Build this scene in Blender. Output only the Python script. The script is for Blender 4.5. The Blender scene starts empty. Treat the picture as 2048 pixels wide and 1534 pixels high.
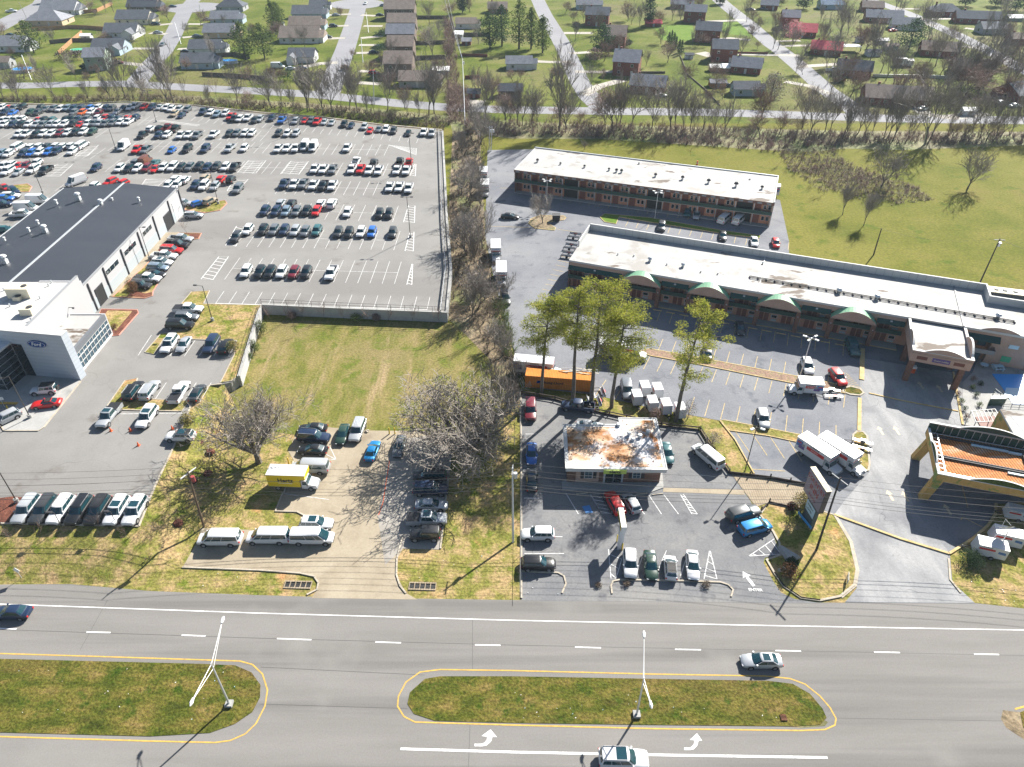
import bpy, math, random
from mathutils import Vector, Matrix
from mathutils.geometry import tessellate_polygon
R = math.radians
PI = math.pi
S = bpy.context.scene
C = S.collection
random.seed(7)
# ---------------------------------------------------------------- camera, sky, sun, exposure
CAMH = 78.0; PITCH = R(37); FPX = 1430.0
cam = bpy.data.cameras.new('camera'); camo = bpy.data.objects.new('camera', cam); C.objects.link(camo)
camo.location = (0, 0, CAMH); camo.rotation_euler = (PI/2 - PITCH, 0, 0)
cam.sensor_width = 36; cam.lens = FPX/2048*36; cam.clip_start = 1; cam.clip_end = 5000
S.camera = camo
SUN = Vector((0.6*math.cos(R(35.3)), 0.8*math.cos(R(35.3)), math.sin(R(35.3))))
w = bpy.data.worlds.new('World'); S.world = w; w.use_nodes = True
nt = w.node_tree; bg = nt.nodes['Background']; sky = nt.nodes.new('ShaderNodeTexSky')
sky.sky_type = 'NISHITA'; sky.sun_disc = False; sky.sun_elevation = R(35.3); sky.sun_rotation = math.atan2(0.6, 0.8)
nt.links.new(sky.outputs[0], bg.inputs[0]); bg.inputs[1].default_value = 0.05
sl = bpy.data.lights.new('sun', 'SUN'); sl.energy = 5; sl.angle = R(0.5); sl.color = (1, 0.955, 0.88)
so = bpy.data.objects.new('sun', sl); C.objects.link(so); so.rotation_euler = (-SUN).to_track_quat('-Z', 'Y').to_euler()
S.view_settings.view_transform = 'Standard'; S.view_settings.look = 'None'; S.view_settings.gamma = 1
S.view_settings.exposure = 1.36
S.cycles.max_bounces = 4; S.cycles.diffuse_bounces = 1; S.cycles.transparent_max_bounces = 4

sp_, cp_ = math.sin(PITCH), math.cos(PITCH)
def G(px, py, z=0.0):
    """ground point (height z) seen at a pixel of the 2048x1534 photograph"""
    u = (px-1024)/FPX; v = (py-767)/FPX
    dz = -sp_ - v*cp_; t = (z-CAMH)/dz
    return Vector((u*t, (cp_ - v*sp_)*t, z))
def gl(pts, z=0.0): return [G(x, y, z) for x, y in pts]

# ---------------------------------------------------------------- materials
MATS = {}
def lin(c):
    return tuple(c)+(1,) if len(c) == 3 else c
def mat(name, col, rough=0.7, metal=0.0, coat=0.0, emit=None):
    if name in MATS: return MATS[name]
    m = bpy.data.materials.new(name); m.use_nodes = True; b = m.node_tree.nodes['Principled BSDF']
    b.inputs['Base Color'].default_value = lin(col); b.inputs['Roughness'].default_value = rough
    b.inputs['Metallic'].default_value = metal; b.inputs['Coat Weight'].default_value = coat
    b.inputs['Coat Roughness'].default_value = 0.05
    MATS[name] = m; return m
def nmat(name, cols, scale=0.2, stretch=(1, 1, 1), detail=6, rough=0.85, fine=None, big=None, cracks=None, wave=None, bump=0.0, spec=0.3, dist=0.0, rot=0, metal=0):
    """noise-driven material: cols = [(pos,(r,g,b))...]; fine=(scale,amount); big=(scale,(r,g,b),lo,hi[,stretch]); cracks=(scale,width,dark); wave=(axis,scale,amount)"""
    m = bpy.data.materials.new(name); m.use_nodes = True; n = m.node_tree.nodes; L = m.node_tree.links
    b = n['Principled BSDF']; b.inputs['Roughness'].default_value = rough; b.inputs['Specular IOR Level'].default_value = spec
    b.inputs['Metallic'].default_value = metal
    tc = n.new('ShaderNodeTexCoord')
    def mapped(st, r=0):
        mp = n.new('ShaderNodeMapping'); mp.inputs['Scale'].default_value = st; mp.inputs['Rotation'].default_value = (0, 0, r)
        L.new(tc.outputs['Object'], mp.inputs[0]); return mp.outputs[0]
    def noise(sc, st, det=6, r=0, d=0):
        t = n.new('ShaderNodeTexNoise'); t.inputs['Scale'].default_value = sc; t.inputs['Detail'].default_value = det
        t.inputs['Roughness'].default_value = 0.62; t.inputs['Distortion'].default_value = d
        L.new(mapped(st, r), t.inputs[0]); return t.outputs[0]
    def mix(a, c, f, mode='MIX'):
        x = n.new('ShaderNodeMix'); x.data_type = 'RGBA'; x.blend_type = mode
        for s, val in ((x.inputs[0], f), (x.inputs[6], a), (x.inputs[7], c)):
            if hasattr(val, 'is_linked') or hasattr(val, 'links'): L.new(val, s)
            else: s.default_value = val if isinstance(val, float) else lin(val)
        return x.outputs[2]
    def mr(v, a, c, d=0., e=1.):
        x = n.new('ShaderNodeMapRange'); L.new(v, x.inputs[0])
        for i, q in enumerate((a, c, d, e)): x.inputs[i+1].default_value = q
        return x.outputs[0]
    r = n.new('ShaderNodeValToRGB'); L.new(noise(scale, stretch, detail, rot, dist), r.inputs[0])
    el = r.color_ramp.elements
    while len(el) < len(cols): el.new(0.5)
    for e, (p, c) in zip(el, cols): e.position = p; e.color = lin(c)
    out = r.outputs[0]
    for bb in (big or []):
        f = noise(bb[0], bb[4] if len(bb) > 4 else (1, 1, 1), 4)
        out = mix(out, bb[1], mr(f, bb[2], bb[3]))
    if cracks:
        for cs in (cracks if isinstance(cracks, list) else [cracks]):
            v = n.new('ShaderNodeTexVoronoi'); v.feature = 'DISTANCE_TO_EDGE'; v.inputs['Scale'].default_value = cs[0]
            a = n.new('ShaderNodeVectorMath'); a.operation = 'MULTIPLY_ADD'
            nn = n.new('ShaderNodeTexNoise'); nn.inputs['Scale'].default_value = cs[0]*2.5; L.new(tc.outputs['Object'], nn.inputs[0])
            L.new(nn.outputs[1], a.inputs[0]); k = 0.55/cs[0]; a.inputs[1].default_value = (k, k, k); L.new(tc.outputs['Object'], a.inputs[2])
            L.new(a.outputs[0], v.inputs[0])
            f = mr(v.outputs[0], 0, cs[1], 1., 0.)
            msk = mr(noise(cs[0]*1.3, (1, 1, 1), 2), 0.42, 0.55)
            mm = n.new('ShaderNodeMath'); mm.operation = 'MULTIPLY'; L.new(f, mm.inputs[0]); L.new(msk, mm.inputs[1])
            m2 = n.new('ShaderNodeMath'); m2.operation = 'MULTIPLY'; L.new(mm.outputs[0], m2.inputs[0]); m2.inputs[1].default_value = 0.75
            out = mix(out, cs[2], m2.outputs[0])
    if wave:
        t = n.new('ShaderNodeTexWave'); t.bands_direction = wave[0]; t.inputs['Scale'].default_value = wave[1]
        t.wave_profile = wave[3] if len(wave) > 3 else 'SIN'
        L.new(tc.outputs['Object'], t.inputs[0])
        out = mix(out, (0, 0, 0), mr(t.outputs[1], 0.55, 1, 0., wave[2]))
    if fine:
        f = noise(fine[0], (1, 1, 1), 3)
        g = mr(f, 0.3, 0.7, 1-fine[1], 1+fine[1]); c = n.new('ShaderNodeCombineColor')
        for i in range(3): L.new(g, c.inputs[i])
        out = mix(out, c.outputs[0], 1.0, 'MULTIPLY')
    if bump:
        bm = n.new('ShaderNodeBump'); bm.inputs['Strength'].default_value = bump; bm.inputs['Distance'].default_value = 0.15
        L.new(noise(fine[0] if fine else 3, (1, 1, 1), 4), bm.inputs['Height']); L.new(bm.outputs[0], b.inputs['Normal'])
    if 'grass' in name or 'meadow' in name or 'lawn' in name: b.inputs['Specular IOR Level'].default_value = .04
    L.new(out, b.inputs['Base Color'])
    MATS[name] = m; return m
M = MATS
nmat('grass', [(.30, (.055, .075, .016)), (.45, (.115, .135, .028)), (.56, (.175, .18, .05)), (.72, (.25, .21, .10))], 0.07, fine=(2.2, .38), bump=.6,
     big=[(.018, (.20, .175, .085), .50, .68), (.6, (.07, .10, .02), .56, .74)])
nmat('field_grass', [(.28, (0.092, 0.108, 0.0225)), (.45, (0.147, 0.145, 0.0362)), (.6, (0.212, 0.175, 0.0684)), (.75, (0.276, 0.208, 0.105))], 0.35, stretch=(1, .3, 1), fine=(2.4, .32), bump=.5,
     big=[(.05, (0.202, 0.166, 0.0725), .45, .62), (.25, (0.11, 0.133, 0.0242), .52, .66), (.35, (0.304, 0.226, 0.129), .56, .74, (1, .12, 1))])
nmat('far_grass', [(.30, (0.0578, 0.0806, 0.0126)), (.45, (0.0924, 0.118, 0.0176)), (.56, (0.133, 0.143, 0.0353)), (.7, (0.162, 0.155, 0.0605))], 0.045, fine=(1.0, .3),
     big=[(.012, (0.139, 0.13, 0.0554), .52, .62), (.2, (0.0578, 0.093, 0.0101), .58, .7)])
nmat('bright_lawn', [(.3, (0.088, 0.16, 0.018)), (.7, (0.136, 0.2, 0.036))], 0.2, fine=(1, .2))
nmat('meadow', [(.30, (0.0755, 0.0928, 0.00918)), (.45, (0.111, 0.12, 0.0153)), (.58, (0.145, 0.14, 0.026)), (.72, (0.157, 0.132, 0.0367))], 0.05, fine=(1.6, .25), bump=.3,
     big=[(.02, (0.157, 0.15, 0.0306), .48, .62), (.15, (0.0755, 0.107, 0.00918), .58, .7)])
nmat('median_grass', [(.30, (0.0343, 0.0433, 0.00792)), (.45, (0.0735, 0.0823, 0.0132)), (.58, (0.128, 0.108, 0.0264)), (.72, (0.196, 0.138, 0.0528))], 0.5, stretch=(.5, 1, 1), fine=(3.2, .5), bump=.9,
     big=[(.12, (0.128, 0.0954, 0.0298), .5, .64, (.35, 1, 1)), (.5, (0.0391, 0.065, 0.00792), .54, .68)])
nmat('bank_grass', [(.28, (0.106, 0.118, 0.0243)), (.45, (0.199, 0.183, 0.0497)), (.58, (0.319, 0.236, 0.111)), (.74, (0.399, 0.259, 0.144))], 0.35, fine=(2.6, .42), bump=.8,
     big=[(.14, (0.452, 0.236, 0.111), .63, .75), (.4, (0.12, 0.147, 0.0221), .54, .66)])
nmat('dry_earth', [(.3, (.10, .075, .04)), (.5, (.20, .15, .09)), (.7, (.27, .22, .14))], 0.3, fine=(1.8, .45), bump=.8, big=[(.1, (.12, .13, .04), .52, .65)])
nmat('scrub_ground', [(.3, (.15, .135, .065)), (.5, (.20, .18, .09)), (.7, (.24, .205, .13))], 0.12, fine=(1.6, .35), bump=.5, big=[(.06, (.14, .165, .045), .45, .6)])
nmat('weed_straw', [(.3, (.20, .17, .10)), (.7, (.33, .29, .20))], .3, fine=(2, .3))
nmat('mulch', [(.3, (.07, .025, .015)), (.55, (.15, .05, .03)), (.7, (.2, .09, .05))], 1.2, fine=(6, .5), bump=.8)
nmat('red_mulch', [(.3, (.15, .10, .065)), (.5, (.26, .165, .115)), (.62, (.19, .17, .075)), (.75, (.24, .20, .13))], 0.8, fine=(4, .4), bump=.6)
nmat('highway', [(.3, (0.164, 0.157, 0.146)), (.5, (0.19, 0.181, 0.17)), (.7, (0.208, 0.198, 0.186))], 0.35, stretch=(.10, 1, 1), fine=(5, .07), rough=.9,
     big=[(.22, (0.146, 0.139, 0.131), .50, .62, (.035, 1, 1)), (.05, (0.212, 0.204, 0.191), .55, .7)])
nmat('lot_asphalt', [(.3, (0.192, 0.185, 0.175)), (.5, (0.215, 0.209, 0.199)), (.7, (0.235, 0.228, 0.216))], 0.12, fine=(3, .06), rough=.9,
     big=[(.05, (0.182, 0.175, 0.167), .48, .62, (.4, 1, 1)), (.18, (0.144, 0.13, 0.117), .60, .74)], cracks=(.03, .0015, (0.115, 0.115, 0.113)))
nmat('motel_asphalt', [(.3, (0.127, 0.135, 0.157)), (.5, (0.168, 0.174, 0.191)), (.7, (0.203, 0.208, 0.223))], 0.10, fine=(3, .12), rough=.9,
     big=[(.06, (0.203, 0.208, 0.217), .50, .66), (.25, (0.111, 0.12, 0.138), .56, .68)], cracks=[(.06, .0028, (0.0712, 0.0727, 0.0848)), (.17, .0045, (0.102, 0.104, 0.117))])
nmat('hertz_asphalt', [(.3, (0.124, 0.127, 0.136)), (.5, (0.162, 0.164, 0.17)), (.7, (0.205, 0.203, 0.199))], 0.16, fine=(3, .12), rough=.9,
     big=[(.10, (0.216, 0.211, 0.201), .52, .66, (.4, 1, 1)), (.3, (0.108, 0.108, 0.117), .57, .68)], cracks=[(.09, .0045, (0.054, 0.054, 0.0636))])
nmat('bleached_asphalt', [(.3, (0.197, 0.2, 0.206)), (.5, (0.267, 0.269, 0.273)), (.7, (0.345, 0.342, 0.341))], 0.25, stretch=(1, .35, 1), fine=(3, .10), rough=.9, dist=.5,
     big=[(.08, (0.177, 0.18, 0.192), .54, .66)], cracks=[(.10, .0045, (0.0788, 0.0782, 0.0864)), (.28, .006, (0.128, 0.127, 0.134))])
nmat('concrete', [(.3, (0.26, 0.216, 0.154)), (.5, (0.316, 0.267, 0.194)), (.7, (0.363, 0.313, 0.233))], 0.3, fine=(3, .08), rough=.9,
     big=[(.15, (0.223, 0.184, 0.132), .56, .7)], cracks=(.06, .003, (0.13, 0.11, 0.088)))
nmat('grey_concrete', [(.3, (.29, .29, .28)), (.7, (.37, .365, .35))], 0.3, fine=(3, .08), rough=.9, big=[(.2, (.24, .24, .235), .55, .7)])
nmat('kerb_concrete', [(.3, (.33, .29, .23)), (.7, (.47, .42, .34))], 0.8, fine=(4, .12), rough=.9)
nmat('yellow_kerb', [(.3, (.42, .30, .12)), (.7, (.55, .44, .24))], 0.8, fine=(4, .2), rough=.9)
nmat('red_kerb', [(.3, (.48, .18, .13)), (.7, (.55, .30, .24))], 0.5, fine=(4, .12), rough=.9)
nmat('paver', [(.3, (.27, .215, .15)), (.7, (.34, .28, .20))], 0.5, fine=(3, .15), rough=.9, wave=('X', .9, .3))
nmat('street', [(.3, (0.2, 0.2, 0.214)), (.7, (0.248, 0.248, 0.262))], 0.06, fine=(1, .08), rough=.9)
nmat('driveway', [(.3, (0.32, 0.296, 0.256)), (.7, (0.4, 0.376, 0.336))], 0.1, fine=(1, .08), rough=.9)
nmat('white_paint', [(.35, (.60, .60, .59)), (.5, (.80, .80, .79))], 2.0, fine=(5, .1))
nmat('lot_paint', [(.35, (.42, .42, .41)), (.6, (.62, .62, .61))], 1.2, fine=(5, .1))
nmat('worn_white', [(.35, (.42, .42, .42)), (.55, (.68, .68, .67))], 1.5, fine=(5, .1))
nmat('yellow_paint', [(.35, (.42, .27, .07)), (.6, (.60, .37, .07))], 2.0, fine=(5, .1))
nmat('worn_yellow', [(.35, (.34, .26, .13)), (.6, (.52, .40, .20))], 1.5, fine=(5, .15))
mat('blue_paint', (.06, .22, .5)); mat('tan_paint', (.45, .38, .26))
nmat('white_roof', [(.3, (0.32, 0.317, 0.307)), (.7, (0.397, 0.39, 0.378))], 0.15, fine=(1.5, .04), rough=.75,
     big=[(.22, (0.109, 0.0832, 0.064), .60, .64, (.45, 1, 1)), (.2, (0.282, 0.269, 0.25), .55, .65), (1.5, (0.192, 0.141, 0.109), .68, .73)])
nmat('membrane_roof', [(.3, (0.432, 0.428, 0.418)), (.7, (0.54, 0.536, 0.526))], 0.2, fine=(1.5, .05), rough=.75, big=[(.9, (0.072, 0.0648, 0.0648), .69, .72), (.3, (0.324, 0.302, 0.274), .6, .72)])
nmat('metal_roof', [(.3, (.038, .043, .055)), (.7, (.052, .057, .07))], 0.15, stretch=(.3, 1, 1), rough=.5, spec=.5, wave=('Y', 1.05, .75))
nmat('stained_roof', [(.30, (0.051, 0.0298, 0.017)), (.40, (0.281, 0.128, 0.0467)), (.49, (0.468, 0.306, 0.187)), (.6, (0.578, 0.468, 0.374)), (.75, (0.637, 0.595, 0.561))], 0.38, stretch=(.6, 1, 1), fine=(4, .2), dist=.6,
     big=[(.16, (0.527, 0.527, 0.544), .51, .60), (1.3, (0.102, 0.0595, 0.0425), .60, .65), (.3, (0.357, 0.145, 0.0425), .54, .64)], cracks=[(.35, .01, (0.085, 0.0595, 0.051))])
nmat('corrugated_rust', [(.3, (.36, .11, .03)), (.55, (.55, .20, .055)), (.75, (.62, .48, .36))], 0.5, stretch=(.3, 1.2, 1), fine=(3, .2), wave=('X', .75, .8))
nmat('brick', [(.35, (.15, .055, .04)), (.65, (.25, .10, .07))], 2.5, fine=(7, .25))
nmat('brown_brick', [(.35, (.14, .075, .055)), (.65, (.20, .11, .085))], 2.5, fine=(7, .2))
nmat('peach_wall', [(.3, (.42, .22, .155)), (.7, (.50, .28, .20))], 0.7, fine=(3, .1))
nmat('tan_wall', [(.3, (.40, .27, .21)), (.7, (.47, .33, .27))], 0.4, fine=(3, .06))
nmat('orange_brick', [(.3, (.42, .19, .115)), (.7, (.52, .26, .17))], 2.0, fine=(6, .15))
nmat('yellow_stucco', [(.3, (.42, .25, .07)), (.7, (.52, .34, .12))], 0.6, fine=(3, .1), big=[(.5, (.20, .25, .07), .55, .6)])
nmat('block_wall', [(.3, (.36, .36, .35)), (.7, (.45, .445, .43))], 0.4, fine=(3, .08), wave=('Z', 1.6, .12))
nmat('shade_tinted_aluminium', [(.3, (0.41, 0.45, 0.495)), (.7, (0.459, 0.504, 0.553))], 0.3, rough=.45, spec=.5, wave=('Z', .42, .12, 'SAW'))  # panel metal; bluish cast of the sky-lit shade is put into its base colour
mat('lower_wall', (.36, .40, .42)); mat('light_wall', (.40, .40, .41)); mat('dark_trim', (.035, .035, .04)); mat('white_trim', (.52, .52, .51))
mat('grey_trim', (.25, .26, .27)); mat('metal', (.45, .46, .47), .35, .6); mat('galvanised', (.55, .57, .58), .4, .4)
mat('bronze_pole', (.06, .055, .05), .5); mat('glass_dark', (.012, .022, .028), .06, 0, .6); mat('glass_mid', (.03, .07, .10), .08, 0, .6)
mat('car_glass', (.010, .045, .058), .05, 0, .8); mat('curtain_white', (.5, .5, .48)); mat('tyre', (.018, .018, .018), .85); mat('rim', (.45, .45, .46), .3, .7)
mat('head_lamp', (.5, .52, .55), .15, 0, .5); mat('tail_lamp', (.5, .02, .02), .2, 0, .5); mat('black_plastic', (.02, .02, .022), .5)
mat('maroon_door', (.16, .055, .04)); mat('green_metal', (.006, .05, .04), .4); mat('bright_green', (.05, .36, .19), .5); mat('cream', (.66, .60, .45))
mat('sign_white', (.75, .75, .73)); mat('letter_red', (.30, .05, .05)); mat('black', (.015, .015, .015)); mat('safety_yellow', (.62, .45, .04)); mat('cone_orange', (.70, .12, .03))
mat('hertz_yellow', (.72, .52, .02), .4); mat('hertz_green', (.42, .55, .10), .5); mat('truck_white', (.60, .61, .62), .35, 0, .3); mat('truck_red', (.50, .035, .03), .4)
mat('truck_blue', (.04, .15, .38), .4); mat('truck_purple', (.10, .06, .22), .4); mat('oval_blue', (.006, .05, .22), .25, 0, .5); mat('blue_sky_panel', (.08, .35, .72), .5)
nmat('container_orange', [(.3, (.50, .17, .02)), (.7, (.60, .23, .04))], 0.7, fine=(3, .12), wave=('X', 1.1, .35))
mat('dark_green', (.012, .05, .04), .5); mat('pool_blue', (.02, .30, .75), .35); mat('tarp', (.45, .62, .72), .5)
nmat('wood', [(.3, (.10, .07, .045)), (.7, (.17, .125, .085))], 2, stretch=(1, 1, .2), fine=(5, .2))
nmat('timber', [(.3, (.045, .035, .03)), (.7, (.09, .07, .06))], 2, fine=(5, .2))
nmat('fence_wood', [(.3, (.28, .15, .07)), (.7, (.40, .23, .11))], .5, fine=(3, .2)); nmat('old_fence', [(.3, (.09, .075, .06)), (.7, (.15, .125, .10))], .5, fine=(3, .2))
nmat('bark', [(.3, (.10, .085, .07)), (.7, (.19, .165, .14))], 2, fine=(6, .3)); nmat('dark_bark', [(.3, (.05, .04, .035)), (.7, (.10, .085, .07))], 2, fine=(6, .3))
nmat('twig', [(.3, (0.188, 0.165, 0.144)), (.7, (0.312, 0.275, 0.24))], 1, fine=(2, .25)); nmat('red_twig', [(.3, (0.2, 0.134, 0.108)), (.7, (0.3, 0.207, 0.168))], 1, fine=(2, .25))
nmat('brown_twig', [(.3, (.11, .08, .06)), (.6, (.18, .135, .095)), (.75, (.11, .12, .045))], .35, fine=(2, .35))
nmat('pine_needle', [(.3, (0.163, 0.203, 0.0246)), (.5, (0.308, 0.328, 0.0478)), (.7, (0.488, 0.452, 0.0819))], .7, fine=(3, .35))
nmat('evergreen', [(.3, (.018, .045, .02)), (.7, (.055, .09, .035))], .6, fine=(3, .35)); nmat('mid_green', [(.3, (.05, .085, .02)), (.7, (.12, .15, .04))], .6, fine=(3, .35))
nmat('spring_leaf', [(.3, (.13, .18, .04)), (.7, (.22, .26, .09))], .8, fine=(3, .3)); nmat('rust_leaf', [(.3, (.12, .055, .03)), (.7, (.22, .13, .06))], .8, fine=(3, .3))
nmat('pink_bud', [(.3, (.38, .17, .17)), (.7, (.5, .27, .27))], .8, fine=(3, .2))
for nm, c in dict(grey=(.13, .135, .15), charcoal=(.075, .08, .09), brown=(.15, .12, .10), tan=(.27, .215, .17), blue=(.11, .15, .20), red=(.36, .07, .08), white=(.6, .6, .58), dark=(.045, .05, .06), green=(.06, .12, .09)).items():
    nmat('shingle_'+nm, [(.3, tuple(x*1.5 for x in c)), (.7, tuple(x*2.1 for x in c))], .5, fine=(2.5, .2), rough=.9)
for nm, c in dict(white=(.62, .63, .63), beige=(.55, .42, .28), blue=(.36, .45, .52), grey=(.36, .37, .38), green=(.27, .33, .27), brown=(.17, .13, .11), cream=(.55, .52, .42)).items():
    nmat('siding_'+nm, [(.3, tuple(x*.94 for x in c)), (.7, c)], .8, wave=('Z', 2.2, .12))
PAINT = dict(white=(.60, .61, .62), silver=(.42, .44, .46), grey=(.16, .175, .19), charcoal=(.05, .055, .06), black=(.012, .013, .015), navy=(.014, .028, .065), blue=(.02, .12, .42),
             bright_blue=(.01, .19, .44), teal=(.03, .11, .12), red=(.50, .015, .015), maroon=(.14, .012, .022), tan=(.36, .30, .22), brown=(.14, .05, .03), steel=(.20, .27, .34), green=(.02, .05, .035), orange=(.5, .10, .02))
for k, c in PAINT.items(): mat('paint_'+k, c, .34, .3 if k in ('silver', 'grey', 'charcoal', 'steel', 'bright_blue') else .0, .25)

nmat('pale_slab', [(.3, (.27, .25, .22)), (.7, (.34, .315, .28))], 0.3, fine=(3, .08), rough=.9, big=[(.2, (.24, .22, .19), .55, .7)])
mat('joint_tar', (.075, .075, .075)); mat('fascia_grey', (.12, .13, .145)); mat('sign_mauve', (.26, .22, .26)); mat('sign_brown', (.10, .085, .085)); mat('pedestal_blue', (.06, .09, .11))
for nm in ('pine_needle', 'evergreen', 'mid_green', 'spring_leaf', 'rust_leaf', 'pink_bud'):      # leaves let some light through
    t_ = M[nm].node_tree; b_ = t_.nodes['Principled BSDF']; tr = t_.nodes.new('ShaderNodeBsdfTranslucent'); ms = t_.nodes.new('ShaderNodeMixShader'); ms.inputs[0].default_value = .4
    t_.links.new(b_.inputs['Base Color'].links[0].from_socket, tr.inputs[0]); t_.links.new(b_.outputs[0], ms.inputs[1]); t_.links.new(tr.outputs[0], ms.inputs[2]); t_.links.new(ms.outputs[0], t_.nodes['Material Output'].inputs[0])
# ---------------------------------------------------------------- mesh building
class MB:
    def __init__(s): s.v = []; s.f = []; s.m = []; s.mats = []
    def mi(s, m):
        if m not in s.mats: s.mats.append(m)
        return s.mats.index(m)
    def add(s, vs, fs, m=None):
        o = len(s.v); s.v += [tuple(p) for p in vs]; s.f += [tuple(i+o for i in f) for f in fs]
        k = s.mi(m) if m else 0; s.m += [k]*len(fs)
    def box(s, x0, y0, z0, x1, y1, z1, m=None, T=None):
        vs = [Vector(p) for p in ((x0, y0, z0), (x1, y0, z0), (x1, y1, z0), (x0, y1, z0), (x0, y0, z1), (x1, y0, z1), (x1, y1, z1), (x0, y1, z1))]
        if T: vs = [T @ p for p in vs]
        s.add(vs, [(0, 3, 2, 1), (4, 5, 6, 7), (0, 1, 5, 4), (1, 2, 6, 5), (2, 3, 7, 6), (3, 0, 4, 7)], m)
    def hexa(s, vs, m=None):
        s.add(vs, [(0, 3, 2, 1), (4, 5, 6, 7), (0, 1, 5, 4), (1, 2, 6, 5), (2, 3, 7, 6), (3, 0, 4, 7)], m)
    def quad(s, a, b, c, d, m=None): s.add([a, b, c, d], [(0, 1, 2, 3)], m)
    def poly(s, pts, m=None):
        s.add(pts, tessellate_polygon([[Vector(p) for p in pts]]), m)
    def prism(s, pts, z0, z1, m=None, side=None):
        n = len(pts); top = [(p[0], p[1], z1) for p in pts]; bot = [(p[0], p[1], z0) for p in pts]
        ar = sum(pts[i][0]*pts[(i+1) % n][1]-pts[(i+1) % n][0]*pts[i][1] for i in range(n))
        t = tessellate_polygon([[Vector(p) for p in top]])
        s.add(top, t, m)
        fs = [(i, (i+1) % n, n+(i+1) % n, n+i) if ar > 0 else ((i+1) % n, i, n+i, n+(i+1) % n) for i in range(n)]
        s.add(bot+top, fs, side or m)
    def tube(s, p0, p1, r0, r1=None, n=6, m=None, cap=True):
        r1 = r0 if r1 is None else r1; p0 = Vector(p0); p1 = Vector(p1); d = (p1-p0)
        if d.length < 1e-6: return
        d.normalize(); a = d.orthogonal().normalized(); b = d.cross(a)
        vs = []
        for p, r in ((p0, r0), (p1, r1)):
            for i in range(n):
                t = 2*PI*i/n; vs.append(p+a*math.cos(t)*r+b*math.sin(t)*r)
        fs = [(i, (i+1) % n, n+(i+1) % n, n+i) for i in range(n)]
        if cap and n > 3: fs += [tuple(range(n-1, -1, -1)), tuple(range(n, 2*n))]
        s.add(vs, fs, m)
    def strip(s, path, wd, z, m=None, zoff=0, closed=False):
        """flat ribbon of width wd along world points"""
        P = [Vector((p[0], p[1], z)) for p in path]; n = len(P); L = []; Q = []
        for i, p in enumerate(P):
            a = P[(i-1) % n] if (i > 0 or closed) else P[i]; b = P[(i+1) % n] if (i < n-1 or closed) else P[i]
            d = (b-a).normalized(); k = Vector((-d.y, d.x, 0))*wd/2; L.append(p+k); Q.append(p-k)
        fs = [(n+i, n+(i+1) % n, (i+1) % n, i) for i in range(n if closed else n-1)]
        s.add(L+Q, fs, m)
    def kerb(s, path, wd, z0, z1, m=None, closed=False):
        P = [Vector((p[0], p[1], 0)) for p in path]; n = len(P); A = []; B = []
        for i, p in enumerate(P):
            a = P[(i-1) % n] if (i > 0 or closed) else P[i]; b = P[(i+1) % n] if (i < n-1 or closed) else P[i]
            d = (b-a).normalized(); k = Vector((-d.y, d.x, 0))*wd/2; A.append(p+k); B.append(p-k)
        vs = [(p.x, p.y, z) for z in (z0, z1) for p in A+B]; N = 2*n; fs = []
        for i in range(n if closed else n-1):
            j = (i+1) % n
            fs += [(N+n+i, N+n+j, N+j, N+i), (i, N+i, N+j, j), (n+j, N+n+j, N+n+i, n+i)]
        if not closed: fs += [(0, n, N+n, N), (n-1, N+n-1, N+2*n-1, 2*n-1)]
        s.add(vs, fs, m)
    def mesh(s, name, mt=None, smooth=False):
        me = bpy.data.meshes.new(name); me.from_pydata(s.v, [], s.f)
        if s.mats:
            for x in s.mats: me.materials.append(M[x])
            me.polygons.foreach_set('material_index', s.m)
        elif mt: me.materials.append(M[mt])
        if smooth:
            me.polygons.foreach_set('use_smooth', [True]*len(me.polygons)); me.update(); me.set_sharp_from_angle(angle=R(38))
        me.update(); return me
    def build(s, name, mt=None, parent=None, smooth=False):
        return ob(name, s.mesh(name, mt, smooth), parent)
def ob(name, me, parent=None, loc=None, rz=None):
    o = bpy.data.objects.new(name, me); C.objects.link(o)
    if parent: o.parent = parent
    if loc is not None: o.location = loc
    if rz is not None: o.rotation_euler = (0, 0, rz)
    return o
def tag(o, label=None, cat=None, group=None, kind=None):
    if label: o['label'] = label
    if cat: o['category'] = cat
    if group: o['group'] = group
    if kind: o['kind'] = kind
    return o
def thing(name, label, cat, loc=(0, 0, 0), rz=0, group=None):
    o = ob(name, None, None, loc, rz); o.empty_display_size = .5
    return tag(o, label, cat, group)
def struct(name, b, mt=None, kind='structure', label=None, smooth=False):
    o = b.build(name, mt, None, smooth); o['kind'] = kind
    if label: o['label'] = label
    return o
def text(s, size, mt, parent, T, name='lettering', bold=0.0, ext=.01, sx=1.0):
    cu = bpy.data.curves.new('t', 'FONT'); cu.body = s; cu.size = size; cu.align_x = 'CENTER'; cu.align_y = 'CENTER'; cu.extrude = ext; cu.offset = bold; cu.resolution_u = 2
    t = bpy.data.objects.new('t', cu); C.objects.link(t); bpy.context.view_layer.update()
    me = bpy.data.meshes.new_from_object(t.evaluated_get(bpy.context.evaluated_depsgraph_get()))
    bpy.data.objects.remove(t); bpy.data.curves.remove(cu)
    me.materials.clear(); me.materials.append(M[mt]); me.transform(T @ Matrix.Diagonal((sx, 1, 1, 1))); me.name = name
    return ob(name, me, parent)
def frame(o, xa, up):
    """matrix whose X=xa (text direction), Y=up, Z=normal"""
    xa = Vector(xa).normalized(); up = Vector(up).normalized(); n = xa.cross(up)
    Mx = Matrix((xa, up, n)).transposed().to_4x4(); Mx.translation = Vector(o); return Mx
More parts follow.
